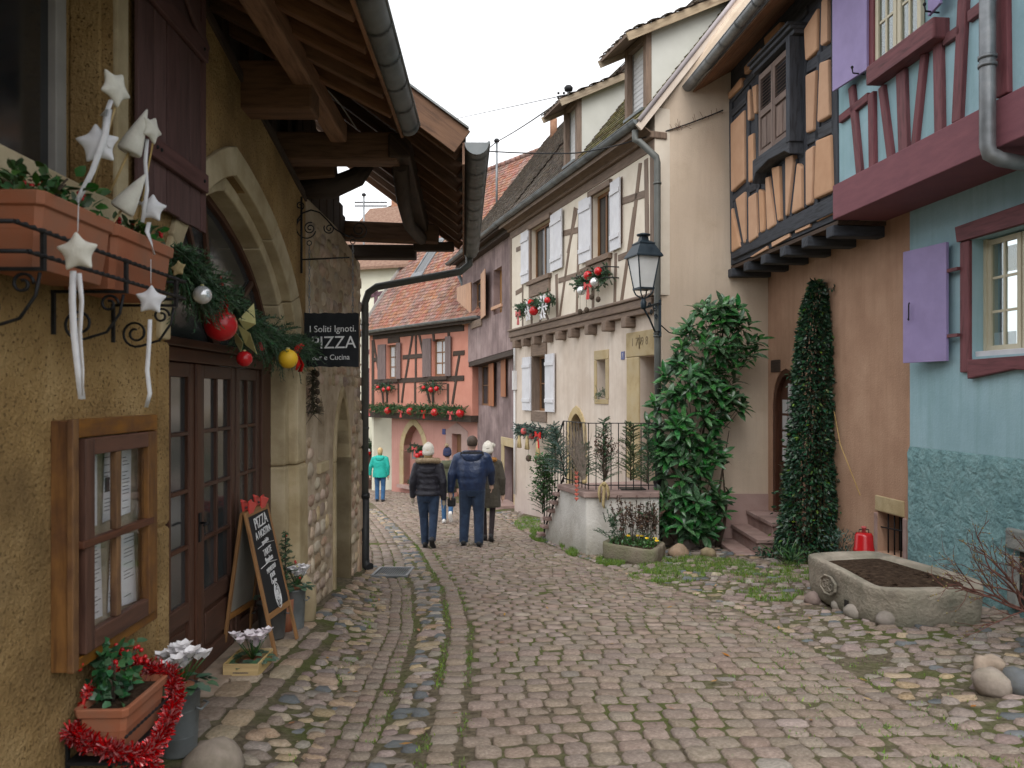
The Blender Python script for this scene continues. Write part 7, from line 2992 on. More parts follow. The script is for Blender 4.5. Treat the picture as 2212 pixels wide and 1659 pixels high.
rings = [subd(r) for r in (tring(.10, tz0), tring(.03, tz0 + .06), tring(.0, tz0 + .16), tring(.0, tz1 - .10), tring(-.02, tz1 - .09), tring(-.01, tz1 - .008), tring(.01, tz1), tring(.17, tz1 - .004), tring(.19, tz1 - .02), tring(.20, tz1 - .09))]
for r in rings:
    for i, p in enumerate(r):
        r[i] = p + Vector((mnoise.noise(p * 3), mnoise.noise(p * 3 + Vector((5, 0, 0))), mnoise.noise(p * 4 + Vector((0, 9, 0))) * .6)) * .022
# the worn notch in the rim
for r in rings[3:9]:
    for i in range(len(r)):
        d = abs(i - 5)
        if d < 3:
            r[i].z -= .035 * (1 - d / 3)
q = MB()
q.loft(rings)
body = q.build('body', m.trough, tr, subs=1)
q = MB()
so = []
sr = subd(tring(.19, tz1 - .05), 4)
cen = cc + Vector((0, 0, tz1 - .06))
V = [p for p in sr] + [(p + cen) / 2 + Vector((0, 0, .012 + R.gauss(0, .012))) for p in sr] + [cen + Vector((0, 0, .015))]
n = len(sr)
q.add(V, [(i, (i + 1) % n, n + (i + 1) % n, n + i) for i in range(n)] + [(n + i, n + (i + 1) % n, 2 * n) for i in range(n)], None, True)
for k in range(60):
    a_, t = R.uniform(0, 6.28), math.sqrt(R.random()) * .9
    c = cen + Vector((math.cos(a_) * .40 * t, math.sin(a_) * .5 * t, .005 - .05 * 0))
    q.rock((c.x, c.y, c.z - .035 * ((8.0 - c.y))), .03, .03, .014, k, .3, 7)
q.build('soil', m.soil, tr)
fa, fb = q0[0], q0[1]
fd = (fb - fa).normalized()
fnm = Vector((-fd.y, fd.x, 0))
if fnm.x > 0:
    fnm = -fnm
ctr = fa + fd * .50 + Vector((0, 0, -.285))
q = MB()
for rr, dz in ((1.0, .02),):
    oval = [ctr + fd * .155 * math.cos(k * math.pi / 4 + .39) + Vector((0, 0, .105 * math.sin(k * math.pi / 4 + .39))) + fnm * .0 for k in range(8)]
    ins_ = [ctr + (p - ctr) * .84 for p in oval]
    q.prism(oval, fnm * .028, [ins_])
q.build('carved_border', m.trough, tr, bevel=.006)
q = MB()
q.prism(ins_, fnm * .012)
q.build('carved_medallion', m.trough, tr)
for k, (dx, dz, rr) in enumerate(((-.06, -.01, .05), (.05, -.01, .05), (0, .03, .035), (0, -.045, .03))):
    q = MB()
    c = ctr + fd * dx + Vector((0, 0, dz)) + fnm * .012
    q.tube(spiral(c, fd, (0, 0, 1), rr, .012, 1.3, k * 1.7, 18), .009, 5)
    q.build('carved_scroll', m.trough, tr)
q = MB()
c = fa + fd * .82 + Vector((0, 0, -.40)) + fnm * .004
q.obox(c - fd * .03 - Vector((0, 0, .045)), fd * .06, fnm * .012, (0, 0, .09))
q.build('drain_hole', m.dark, tr)  # dark block on the stone, standing for the shade in the hole
for k, (x, y) in enumerate(((3.16, 8.25), (3.28, 7.55), (3.42, 7.2), (4.1, 7.3), (3.3, 7.9), (4.2, 7.9))):
    q = MB()
    q.rock((x, y, gz(x, y) + .05), .10, .09, .08, k + 20, .2, 10)
    tag(q.build('prop_stone', m.cobgrey, None), ('pinkish', 'dark grey', 'pale', 'squat', 'rough', 'small')[k] + ' rounded stone wedged under the ' + ('far carved corner', 'carved medallion', 'near rounded corner', 'plain end', 'drain hole', 'wall side')[k] + ' of the big trough', 'stone', 'stones under the trough')
# red canister behind it
ck = thing('red_canister', 'small red ribbed canister with a handle standing behind the trough', 'canister', (4.35, 9.1, -.5))
kc = P(1866, 1190, 9.3)
kz0 = gz(kc.x, 9.3)
q = MB()
H = P(0, 1151, 9.3).z - kz0
q.lathe([(.10, 0), (.108, .02)] + [(.112, H * .25), (.118, H * .28), (.118, H * .32), (.113, H * .35), (.113, H * .62), (.118, H * .65), (.118, H * .69), (.11, H * .72), (.10, H * .95), (.085, H), (.03, H + .005)], (kc.x, 9.3, kz0), 20)
q.build('body', m.red, ck)
q = MB()
q.lathe([(.022, H), (.022, H + .05), (.03, H + .055), (.03, H + .075), (.005, H + .08)], (kc.x, 9.3, kz0), 12)
q.build('cap', m.redm, ck)
q = MB()
q.tube([(kc.x - .06, 9.3, kz0 + H * .96), (kc.x - .055, 9.3, kz0 + H + .04), (kc.x + .055, 9.3, kz0 + H + .04), (kc.x + .06, 9.3, kz0 + H * .96)], .006, 6)
q.build('handle', m.iron, ck)


# ================================================================== cherry laurel against the beige wall
lrl = thing('cherry_laurel', 'tall glossy cherry laurel spreading against the beige wall by the lantern pipe', 'shrub', (2.9, 12.7, -.95))
ENV = [(650, 1528, 1600), (690, 1465, 1628), (725, 1440, 1652), (760, 1432, 1640), (800, 1430, 1610), (840, 1410, 1585), (875, 1402, 1628), (910, 1395, 1560), (950, 1390, 1560), (1000, 1412, 1582), (1035, 1430, 1560), (1070, 1418, 1585), (1110, 1408, 1570), (1150, 1440, 1550)]


def env(y):
    for (a_, l0, h0), (c_, l1, h1) in zip(ENV, ENV[1:]):
        if a_ <= y <= c_:
            t = (y - a_) / (c_ - a_)
            return l0 + (l1 - l0) * t, h0 + (h1 - h0) * t
    return ENV[-1][1:]


trunks = []
for (bx, tx, ty) in ((1490, 1480, 800), (1500, 1545, 760), (1548, 1575, 930), (1480, 1450, 900), (1550, 1560, 1000)):
    a_, c_ = P(bx, 1180, 12.75), P(tx, ty, 12.65)
    a_.z = gz(a_.x, a_.y)
    mid = (a_ + c_) / 2 + Vector((R.uniform(-.1, .1), -.1, 0))
    q = MB()
    pts = [a_, (a_ + mid) / 2 + Vector((.03, 0, 0)), mid, (mid + c_) / 2, c_]
    q.tube(pts, [.035, .03, .022, .014, .006], 7)
    q.build('stem', m.bark, lrl)
    trunks.append(pts)


def laurel_leaf(seed):
    rr = random.Random(seed)
    c = Vector((0, 0, 0))
    w, f, dr = .17 * rr.uniform(.85, 1.15), rr.uniform(.15, .4), rr.uniform(.12, .40)
    v = []
    prof = [(0, .08), (.2, .75), (.45, 1.), (.75, .78), (1.0, .03)]
    for t, k in prof:
        z = -dr * t * t
        v += [Vector((-w * k, t, z + f * w * k)), Vector((0, t, z)), Vector((w * k, t, z + f * w * k))]
    F = []
    for i in range(4):
        F += [(i * 3, i * 3 + 1, i * 3 + 4, i * 3 + 3), (i * 3 + 1, i * 3 + 2, i * 3 + 5, i * 3 + 4)]
    me = bpy.data.meshes.new('leaf')
    me.from_pydata([tuple(p) for p in v], [], F)
    me.uv_layers.new(name='UVMap')
    me.polygons.foreach_set('use_smooth', [True] * len(F))
    me.materials.append(m.laurel)
    return me, v, F


LL = [laurel_leaf(i) for i in range(6)]
leaves = []
shoots = MB()
k = 0
while k < 215:
    y = 655 + 500 * R.random()
    l, h = env(y)
    x = R.uniform(l + 6, h - 6)
    if 1010 < y < 1050 and R.random() < .55:
        continue
    edge = max(0., abs((x - l) / (h - l) - .5) * 2)
    Y = 12.78 - .55 * (1 - edge ** 2) * R.uniform(.2, 1.0) - .12
    tip = P(x, y, Y)
    root = P((l + h) / 2 + (x - (l + h) / 2) * .55, y + 50, 12.75)
    d = (tip - root).normalized()
    d = (d + Vector((0, -.25, .25))).normalized()
    shoots.tube([root, (root + tip) / 2 - Vector((0, 0, .02)), tip], [.007, .005, .003], 4, cap=False)
    nl = R.randint(6, 9)
    a0 = R.uniform(0, 6.28)
    for i in range(nl):
        a = a0 + i * 2.4
        o = d.orthogonal().normalized()
        o = Matrix.Rotation(a, 3, d) @ o
        up_ = .25 + .75 * (i / nl)
        dirl = (o * (1.15 - up_ * .6) + d * up_ * .8).normalized()
        base = tip - d * (.14 * (1 - i / nl))
        L = R.uniform(.19, .27)
        leaves.append((base, dirl, L))
    k += 1
shoots.build('twig', m.bark, lrl, fix=False)['kind'] = 'stuff'


def leaf_matrix(base, d, L):
    d = d.normalized()
    up_ = Vector((R.gauss(0, .25), -.55 + R.gauss(0, .2), .85))
    x = d.cross(up_).normalized()
    z = x.cross(d)
    return Matrix.Translation(base) @ Matrix((x * L, d * L, z * L)).transposed().to_4x4()


leaves.sort(key=lambda s: s[0].y)
rest = MB()
for i, (bs, d, L) in enumerate(leaves):
    me, v, F = LL[i % 6]
    mt = leaf_matrix(bs, d, L)
    if i < 300:
        o = bpy.data.objects.new('leaf', me)
        COL.objects.link(o)
        o.parent = lrl
        o.matrix_local = Matrix.Translation(-WP[lrl.name]) @ mt
    else:
        rest.add([mt @ p for p in v], F, None, True)
rest.build('leaf', m.laurel, lrl, fix=False)['kind'] = 'stuff'
for k, (x, y, s, mat, lab) in enumerate(((1480, 1190, .17, m.cobgrey, 'grey boulder at the foot of the laurel stems'), (1555, 1185, .11, m.cobgrey, 'smaller grey boulder under the laurel next to the steps'), (1465, 1208, .14, m.cobtan, 'rusty sandstone lump edging the laurel bed'), (1530, 1208, .10, m.cobtan, 'ochre sandstone lump before the stone steps'), (1410, 1212, .08, m.cobgrey, 'loose grey stone by the small planted trough'))):
    Y = 1.62 / ((y - 850) / 1700 - SL)
    c = P(x, y, Y)
    q = MB()
    q.rock((c.x, c.y, gz(c.x, c.y) + s * .45), s * 1.15, s * .9, s * .85, k + 3, .3, 12)
    tag(q.build('boulder', mat, None), lab, 'stone')

# ================================================================== creeper column on the orange wall
cr = thing('creeper_column', 'dense dark creeper trained into a tall tapering column on the orange wall', 'climbing plant', (4.25, 11.3, -.9))
CYL = [(602, 1757, 1768), (640, 1744, 1782), (700, 1731, 1793), (760, 1722, 1800), (840, 1718, 1800), (920, 1716, 1803), (1000, 1706, 1806), (1080, 1694, 1812), (1150, 1686, 1812), (1205, 1680, 1808)]


def cenv(y):
    for (a_, l0, h0), (c_, l1, h1) in zip(CYL, CYL[1:]):
        if a_ <= y <= c_:
            t = (y - a_) / (c_ - a_)
            return l0 + (l1 - l0) * t, h0 + (h1 - h0) * t
    return CYL[-1][1:]


CYd = 11.25
q = MB()
q2 = MB()
for k in range(12500):
    y = 604 + 602 * R.random() ** .82
    l, h = cenv(y)
    cxp, hw = (l + h) / 2, (h - l) / 2
    a = R.uniform(0, 2 * math.pi)
    rr = 1 - .32 * R.random() ** 2 + .24 * mnoise.noise(Vector((y * .028, a * 1.3, 0))) + (R.random() < .06) * R.uniform(.05, .35)
    c = P(cxp, y, CYd)
    wr = hw / FL * CYd
    c = c + Vector((math.cos(a) * wr * rr, math.sin(a) * min(wr, .40) * rr, 0))
    wx = RIGHT.o.x - .095 * c.y - .02
    c.x = min(c.x, wx)
    d = (Vector((math.cos(a), math.sin(a), R.uniform(-.9, .35))) + rdir() * .55).normalized()
    leafy(q2 if R.random() < .06 else q, c, d, R.uniform(.055, .09), R.uniform(.014, .021), .2)
o = q.build('foliage', m.ivy, cr, fix=False)
o['kind'] = 'stuff'
o = q2.build('pale_foliage', leafmat('creeper_young', [(.06, .14, .03), (.16, .22, .05)], rough=.45), cr, fix=False)
o['kind'] = 'stuff'
q = MB()
for k in range(6):
    a = .3 + k * .5
    b0, b1 = P(1745, 1200, CYd), P(1762, 605, CYd)
    b0.z = gz(b0.x, b0.y)
    q.tube([b0 + Vector((math.cos(a) * .25, math.sin(a) * .2, 0)), (b0 + b1) / 2 + Vector((math.cos(a) * .18, math.sin(a) * .15, 0)), b1 + Vector((math.cos(a) * .03, math.sin(a) * .03, 0))], .008, 5)
q.build('support_wires', m.iron, cr, kind='stuff')
q = MB()
b0 = P(1748, 1205, CYd)
b0.z = gz(b0.x, b0.y) - .02
q.tube([b0, P(1742, 1000, CYd + .12), P(1756, 800, CYd + .1), P(1762, 640, CYd + .05)], [.035, .022, .012, .004], 7)
q.build('stem', m.bark, cr)
q = MB()
for pts in ([(1770, 632), (1786, 628), (1800, 622), (1812, 628)], [(1806, 1000), (1826, 985), (1836, 1010), (1838, 1040), (1826, 1060)]):
    p3 = [P(x, y, 11.0) for x, y in pts]
    q.tube(p3, .004, 5)
o = q.build('trailing_shoot', m.bark, cr)
q = MB()
for pts in ([(1786, 628), (1800, 622), (1812, 628)], [(1815, 990), (1826, 985), (1836, 1010), (1838, 1040), (1826, 1060)]):
    for (x, y) in pts:
        for k in range(9):
            leafy(q, P(x + R.gauss(0, 5), y + R.gauss(0, 6), 11.0), rdir(), .06, .015)
q.build('trailing_foliage', m.ivy, cr, fix=False)['kind'] = 'stuff'
q = MB()
q.tube([P(1800, 880, 11.0), P(1815, 960, 10.7), P(1858, 1070, 10.05)], .006, 5)
tag(q.build('cane', m.crate, None), 'thin straw cane leaning beside the creeper column', 'cane')
# low plants at the creeper's foot
plant('low_shrub', 'feathery grey green shrub between the creeper and the cellar window', 'shrub', P(1815, 1200, 10.4) + Vector((0, 0, -.12)), 260, .26, .2, .45, .07, .009, m.firb, .8, 0, 10)
plant('grass_clump', 'clump of green strap leaves at the foot of the creeper', 'plant', Vector((3.75, 10.6, gz(3.75, 10.6))), 70, .2, .15, .22, .2, .008, m.leaf, 1.6, 0, 3)
plant('ground_ivy', 'ivy trailing beside the lowest sandstone step', 'ivy', Vector((3.78, 11.55, gz(3.78, 11.55))), 130, .28, .16, .14, .06, .016, m.ivy, .3, 0, 6)

# ================================================================== bare red twigged shrub
bs = thing('bare_shrub', 'leafless red twigged shrub reaching in front of the turquoise wall', 'shrub', (3.98, 6.05, -.42))
root = Vector((4.10, 6.1, gz(4.10, 6.1)))
tw = MB()
bud = MB()
nb_tw = [0]


def grow(p, d, L, r, depth):
    n = 4
    pts = [p]
    for i in range(n):
        d = (d + rdir(.12) * .20).normalized()
        pts.append(pts[-1] + d * L / n)
    tw.tube(pts, [r * (1 - .12 * i) for i in range(n + 1)], 5 if depth < 2 else 4, cap=False)
    nb_tw[0] += 1
    if depth >= 2:
        for i in range(1, n + 1):
            if R.random() < .22:
                bud.ball(pts[i] + rdir() * r * 1.5, .006, 6)
    if depth < 3:
        for i in range(1, n + 1):
            for _ in range(1 if depth else 2):
                if R.random() < .6:
                    nd = (d + rdir(.15) * .75 + Vector((-.10, 0, .0))).normalized()
                    grow(pts[i], nd, L * R.uniform(.5, .75), r * .58, depth + 1)


for d in ((-.55, .2, .9), (-.15, .1, 1.1), (-.8, .3, .45), (-.3, .1, .5), (-.7, .3, .2)):
    grow(root + Vector((0, 0, .30)), Vector(d).normalized(), R.uniform(.34, .52), .011, 0)
o = tw.build('twigs', m.twig, bs, fix=False)
o['kind'] = 'stuff'
o = bud.build('buds', leafmat('bud', [(.16, .12, .035), (.24, .2, .06)], rough=.6), bs, fix=False)
o['kind'] = 'stuff'
q = MB()
for k in range(7):
    q.tube([root + Vector((R.gauss(0, .05), R.gauss(0, .04), -.02)), root + Vector((R.gauss(0, .03), R.gauss(0, .03), .15)), root + Vector((R.gauss(0, .04), R.gauss(0, .03), .36))], [.02, .016, .012], 7)
q.build('trunk', m.bark, bs)
for k, (x, y, s, mat, lab) in enumerate(((2142, 1490, .115, m.cobgrey, 'smooth pale round boulder next to the bare shrub'), (2205, 1488, .12, m.cobblue, 'smooth dark grey boulder at the trunk of the bare shrub'), (2135, 1450, .10, m.cobtan, 'rough yellowish stone behind the smooth pale boulder'))):
    Y = 1.58 / ((y - 850) / 1700 - SL) - .1
    for _ in range(9):
        c = P(x, y + s * 420 / 5.5, Y)
        Y *= 1 - .6 * (gz(c.x, Y) - c.z) / 1.9
    c = P(x, y, Y)
    q = MB()
    q.rock((c.x, c.y, gz(c.x, c.y) + s * .62), s * 1.05, s * .9, s * .85, k + 40, .26 if k < 2 else .5, 16)
    tag(q.build('boulder', mat, None), lab, 'stone')

# ================================================================== little planted trough by the landing
lt = thing('small_trough', 'small mossy stone trough planted with yellow pansies below the landing', 'trough', (1.75, 11.4, -.83))
L0_ = [Vector(p) for p in ((1.30, 11.75, 0), (2.0, 11.05, 0), (2.33, 11.75, 0), (1.63, 12.25, 0))]
q = MB()
lz0, lz1 = -.85, -.56
lcx = sum(L0_, Vector()) / 4
lr = lambda k, z: subd([Vector(((p + (lcx - p) * k).x, (p + (lcx - p) * k).y, z)) for p in L0_], 3)
rg = [lr(.06, lz0), lr(.01, lz0 + .05), lr(0, lz1 - .02), lr(.01, lz1), lr(.16, lz1), lr(.18, lz1 - .05)]
for r in rg:
    for i, p in enumerate(r):
        r[i] = p + Vector((mnoise.noise(p * 5), mnoise.noise(p * 5 + Vector((3, 3, 3))), mnoise.noise(p * 4))) * .015
q.loft(rg)
q.build('body', M('mossy_stone', [(.16, .135, .10), (.25, .215, .165), (.31, .27, .21)], scale=6, rough=.95, bump=1, bscale=30, bdist=.02, spec=.1, dirt=(.10, .12, .05), dscale=3, damt=.7), lt, subs=1)
q = MB()
q.prism(lr(.16, lz1 - .03), (0, 0, -.01))
q.build('soil', m.soil, lt)
pz = thing('pansy_bed', 'low green pansies with a few yellow flowers in the small trough', 'flower', (1.75, 11.6, lz1))
q = MB()
for k in range(420):
    t, s = R.random(), R.random()
    p = (L0_[0] * (1 - t) + L0_[1] * t) * (1 - s) + (L0_[3] * (1 - t) + L0_[2] * t) * s
    p = lcx + (p - lcx) * .8
    leafy(q, Vector((p.x, p.y, lz1 - .02 + R.uniform(0, .07))), rdir(.5), R.uniform(.04, .07), .014)
q.build('foliage', m.leaf, pz, fix=False)['kind'] = 'stuff'
m.yel = M('pansy_yellow', [(.75, .48, .02), (.85, .6, .04)], scale=9, rough=.6, bump=0)
for k in range(6):
    c = lcx + Vector((R.uniform(-.1, .3), R.uniform(-.4, .15), 0))
    q = MB()
    for j in range(5):
        a = j * 1.257
        q.add(leaf_pts(Vector((c.x, c.y, lz1 + .075)), Vector((math.cos(a), math.sin(a) - .3, .35)), Vector((0, -1, .5)), .032, .016, .1), LEAF_F, None, True)
    q.build('flower', m.yel, pz, fix=False)
m.brownfl = leafmat('withered_flower', [(.06, .035, .025), (.13, .08, .055)], rough=.9)
wf = thing('withered_flowers', 'brown withered flower stems with fir sprigs standing in the small trough', 'plant', (1.9, 11.9, lz1))
q, q2 = MB(), MB()
for k in range(42):
    b0 = lcx + Vector((R.uniform(-.25, .35), R.uniform(-.05, .25), 0))
    b0.z = lz1 - .02
    e = b0 + Vector((R.gauss(0, .12), R.gauss(0, .06), R.uniform(.35, .72)))
    q.tube([b0, (b0 + e) / 2 + Vector((.02, 0, 0)), e], .004, 4, cap=False)
    for j in range(16):
        t = R.uniform(.45, 1.02)
        leafy(q2, b0 + (e - b0) * t, rdir(.2), .05, .013)
q.build('stem', m.bark, wf, fix=False)['kind'] = 'stuff'
q2.build('flower_heads', m.brownfl, wf, fix=False)['kind'] = 'stuff'
q = MB()
for k in range(54):
    b0 = lcx + Vector((R.choice([R.uniform(-.45, -.2), R.uniform(.1, .42)]), R.uniform(-.05, .25), 0))
    b0.z = lz1 + R.uniform(0, .45)
    fir_sprig(q, b0, Vector((R.gauss(0, .6), R.gauss(-.2, .5), .6)), R.uniform(.16, .28), .04, 24, .006, .2)
q.build('fir_sprigs', m.fir, wf, fix=False)['kind'] = 'stuff'

# ================================================================== greenery tied to the landing railing
def spray(mb, a_, c_, n, r, L, nl, mat_w=.0065):
    a_, c_ = Vector(a_), Vector(c_)
    ax = (c_ - a_).normalized()
    for k in range(n):
        t = (k + R.random()) / n
        o = rdir()
        o = (o - ax * o.dot(ax)).normalized()
        fir_sprig(mb, a_ + (c_ - a_) * t, o * r + ax * .55 + Vector((0, -.1, 0)), L * (1.1 - .75 * t), nl, 22, mat_w, .15)


def conifer(x, y0, y1, Y, label, n, L, mat, lean=0.):
    b0, t0 = P(x, y0, Y), P(x + lean, y1, Y)
    t = thing('fir_bough', label, 'fir bough', b0, 'evergreen boughs tied to the landing railing')
    q = MB()
    q.tube([b0, t0], [.012, .003], 6)
    q.build('stem', m.bark, t)
    q = MB()
    spray(q, b0, t0, n, .9, L, .032)
    o = q.build('foliage', mat, t, fix=False)
    o['kind'] = 'stuff'


conifer(1305, 1040, 905, 12.32, 'small upright fir bough in the middle of the railing', 80, .30, m.fir)
conifer(1362, 1038, 915, 12.32, 'wide dark fir bough on the railing left of the pipe', 110, .36, leafmat('fir_yellowish', [(.03, .055, .018), (.07, .10, .035)], rough=.6))
conifer(1398, 1045, 925, 12.30, 'slim fir bough beside the lantern pipe', 70, .28, m.fir)
conifer(1222, 1030, 918, 12.9, 'blue grey conifer bough at the outer corner of the railing', 110, .36, m.firb, -26)
conifer(1205, 1010, 930, 13.4, 'drooping conifer bough over the stair rail', 90, .36, m.fir, -14)
conifer(1262, 1035, 960, 12.45, 'short fir bough behind the dry twig bundle', 70, .30, m.fir)
plant('boxwood_bunch', 'bright green leafy bunch fixed to the foot of the stair railing', 'plant', P(1178, 1085, 13.95), 900, .24, .22, .85, .065, .018, m.leaf, .5, 0, 10)
conifer(1172, 1110, 990, 14.0, 'conifer sprays hanging at the newel of the stair', 90, .32, m.fir, 4)
tb = thing('twig_broom', 'bundle of dry grey twigs tied upside down on the landing railing', 'twig bundle', P(1262, 1045, 12.25))
q = MB()
b0 = P(1262, 1040, 12.25)
for k in range(120):
    e = P(1240 + R.gauss(0, 20), 935 + R.gauss(0, 16), 12.25) + Vector((0, R.gauss(0, .05), 0))
    mid = b0 + (e - b0) * .5 + Vector((R.gauss(0, .015), R.gauss(0, .015), 0))
    q.tube([b0 + Vector((R.gauss(0, .012), R.gauss(0, .012), 0)), mid, e], [.003, .0025, .0015], 3, cap=False)
o = q.build('twigs', M('dry_twig', [(.20, .16, .13), (.32, .27, .23)], scale=20, rough=.9, bump=0), tb, fix=False)
o['kind'] = 'stuff'
q = MB()
q.lathe([(.03, -.03), (.034, 0), (.03, .03)], b0, 10)
q.build('binding', m.cone, tb)
tb2 = thing('withered_bunch', 'bunch of withered red brown flowers on the railing above the cloth bow', 'flower', P(1308, 1040, 12.28))
q, q2 = MB(), MB()
b0 = P(1308, 1035, 12.26)
for k in range(46):
    e = P(1305 + R.gauss(0, 14), 965 + R.gauss(0, 14), 12.26) + Vector((0, R.gauss(0, .05), 0))
    q.tube([b0, e], [.003, .002], 3, cap=False)
    for j in range(6):
        leafy(q2, e + rdir() * .03, rdir(), .04, .012)
q.build('stem', m.bark, tb2, fix=False)['kind'] = 'stuff'
q2.build('flower_heads', m.brownfl, tb2, fix=False)['kind'] = 'stuff'
bw = thing('cloth_bow', 'beige cloth bow with long tails tied to the landing rail', 'bow', P(1305, 1050, 12.24))
for pts in ([(1305, 1042), (1296, 1052), (1294, 1066), (1297, 1085)], [(1305, 1042), (1312, 1052), (1315, 1068), (1313, 1080)], [(1305, 1042), (1305, 1060), (1303, 1090), (1306, 1098)]):
    ribbon(bw, [P(x, y, 12.22) for x, y in pts], .028, m.cone, .3)
q = MB()
q.ball(P(1305, 1045, 12.22), .035, 10)
q.build('knot', m.cone, bw)
hs = thing('heart_string', 'string of small red fabric hearts hanging from the landing corner', 'ornament', P(1246, 1040, 12.25))
q = MB()
q.tube([P(1246, 1020, 12.27), P(1244, 1085, 12.25)], .003, 4)
q.build('string', m.cone, hs)
m.heart = M('faded_red_cloth', [(.42, .10, .075), (.5, .15, .11)], scale=30, rough=.9, bump=.1)
for k in range(7):
    c = P(1245.5, 1022 + k * 9.3, 12.25)
    q = MB()
    s = .030
    q.ball(c + Vector((-s * .5, 0, s * .3)), s * .62, 8, (1, .5, 1))
    q.ball(c + Vector((s * .5, 0, s * .3)), s * .62, 8, (1, .5, 1))
    q.lathe([(.002, -s * 1.2), (s * .85, s * .1)], c, 8)
    q.build('heart', m.heart, hs)

# ================================================================== window boxes on the far houses
def boxgarland(F, u0, u1, z, n, label, ornaments, cat='garland', mat=None, dens=44, L=.2, rack=True):
    t = thing('window_garland', label, cat, F.w((u0 + u1) / 2, n, z), 'evergreen garlands below the windows')
    q = MB()
    for k in range(int(2.6 * dens * (u1 - u0))):
        u = R.uniform(u0, u1)
        fir_sprig(q, F.w(u, n + R.gauss(0, .04), z + R.gauss(0, .05)), (rdir(.2) + F.n * .6), L * R.uniform(.6, 1.2),   .05, 20, .012, .2)
    o = q.build('foliage', mat or m.fir, t, fix=False)
    o['kind'] = 'stuff'
    if rack:
        for zz in (z - .08, z + .12):
            q = MB()
            q.tube([F.w(u0 - .05, 0, zz), F.w(u0 - .05, n + .1, zz), F.w(u1 + .05, n + .1, zz), F.w(u1 + .05, 0, zz)], .012, 5)
            q.build('rack', m.iron, t)
    for kind, u, dz, r in ornaments:
        c = F.w(u, n + .14, z + dz)
        q = MB()
        if kind == 'flake':
            for a in range(6):
                d = F.d * math.cos(a * 1.047) + Vector((0, 0, math.sin(a * 1.047)))
                q.bar(c, c + d * r, .03, .02, up=F.n)
                s = F.n.cross(d)
                for sg in (1, -1):
                    q.bar(c + d * r * .55, c + d * r * .8 + s * sg * r * .28, .022, .02, up=F.n)
            q.build('snowflake', m.white, t)
        elif kind == 'bow':
            for sg in (1, -1):
                q.prism([c, c + F.d * sg * r + Vector((0, 0, r * .5)), c + F.d * sg * r - Vector((0, 0, r * .4))], F.n * .03)
                q.prism([c, c + F.d * sg * r * .5 - Vector((0, 0, r * 1.6)), c + F.d * sg * r * .1 - Vector((0, 0, r * 1.7))], F.n * .02)
            q.build('bow', m.redm, t)
        elif kind == 'cone':
            q.tube([c + Vector((0, 0, .4)), c], .004, 4)
            q.ball(c, r, 8, (1, 1, 1.2))
            q.build('pine_cone', m.bark, t)
        elif kind == 'straw':
            for k in range(3):
                q.tube([c + Vector((0, 0, .1)), c + F.d * (k - 1) * .07 - Vector((0, 0, r * 2.4))], [.03, .045], 6)
            q.build('straw_tassel', m.cone, t)
        else:
            q.ball(c, r, 12)
            q.build('bauble', {'red': m.red, 'silver': m.silver, 'dull': m.redm}[kind], t)
    return t


cu = lambda x, y, n: CREAM.px(x, y, n)
a_, c_ = cu(1122, 660, .3), cu(1193, 655, .3)
zz = cu(1155, 660, .3)[1]
u_ = lambda x, n=.44: CREAM.px(x, 660, n)[0]
boxgarland(CREAM, c_[0], a_[0], zz, .3, 'fir garland with white snowflakes and a red ball under the farther cream house window',
           [('flake', u_(1141), -.12, .26), ('flake', u_(1172), -.14, .30), ('red', u_(1153), -.16, .11), ('bow', u_(1120), -.12, .16), ('red', u_(1182), -.02, .07), ('dull', u_(1147), .05, .08)], rack=False)
a_, c_ = cu(1250, 608, .3), cu(1315, 595, .3)
zz = cu(1280, 603, .3)[1]
boxgarland(CREAM, c_[0], a_[0], zz, .3, 'fir garland with a red bow and silver balls under the nearer cream house window',
           [('bow', u_(1271), -.14, .16), ('silver', u_(1256), -.2, .09), ('silver', u_(1285), -.12, .09), ('red', u_(1292), .06, .08), ('red', u_(1270), .05, .09), ('cone', u_(1278), -.38, .05), ('cone', u_(1267), -.6, .05), ('cone', u_(1253), -.6, .05), ('cone', u_(1292), -.46, .05)])
a_, c_ = cu(1120, 935, .28), cu(1178, 935, .28)
zz = cu(1150, 932, .28)[1]
boxgarland(CREAM, c_[0], a_[0], zz, .28, 'fir window box with red bow and straw tassels at the lower cream house window',
           [('bow', u_(1161), -.05, .17), ('straw', u_(1160), -.28, .1), ('straw', u_(1137), -.2, .09), ('straw', u_(1120), -.2, .09), ('dull', u_(1130), 0, .08), ('dull', u_(1146), -.1, .07), ('cone', u_(1140), -.62, .07), ('cone', u_(1160), -.62, .07)], mat=m.firb)
pk = lambda x, y, n: PINK.px(x, y, n)
pa, pc = pk(797, 884, .55), pk(1000, 884, .55)
boxgarland(PINK, pc[0], pa[0], pk(900, 883, .55)[1], .5, 'long fir garland with red bows along the jetty of the coral house',
           [(('bow', 'red')[k % 2], pk(x, 884, .6)[0], -.1, .14) for k, x in enumerate((800, 840, 868, 888, 918, 941, 975, 996))], mat=leafmat('fir_fresh', [(.025, .07, .02), (.05, .12, .035)], rough=.55), dens=40, L=.28, rack=False)
for (xa, xb, lab) in ((814, 850, 'small fir box with red balls under the farther coral house window'), (913, 953, 'small fir box with red balls under the nearer coral house window')):
    pa, pc = pk(xa, 836, .5), pk(xb, 836, .5)
    boxgarland(PINK, pc[0], pa[0], pk((xa + xb) / 2, 836, .5)[1], .5, lab, [('red', pk(xa + 4, 836, .6)[0], -.02, .08), ('red', pk((xa + xb) / 2, 836, .6)[0], -.1, .1), ('red', pk(xb - 8, 836, .6)[0], -.06, .09)], dens=40, L=.22)
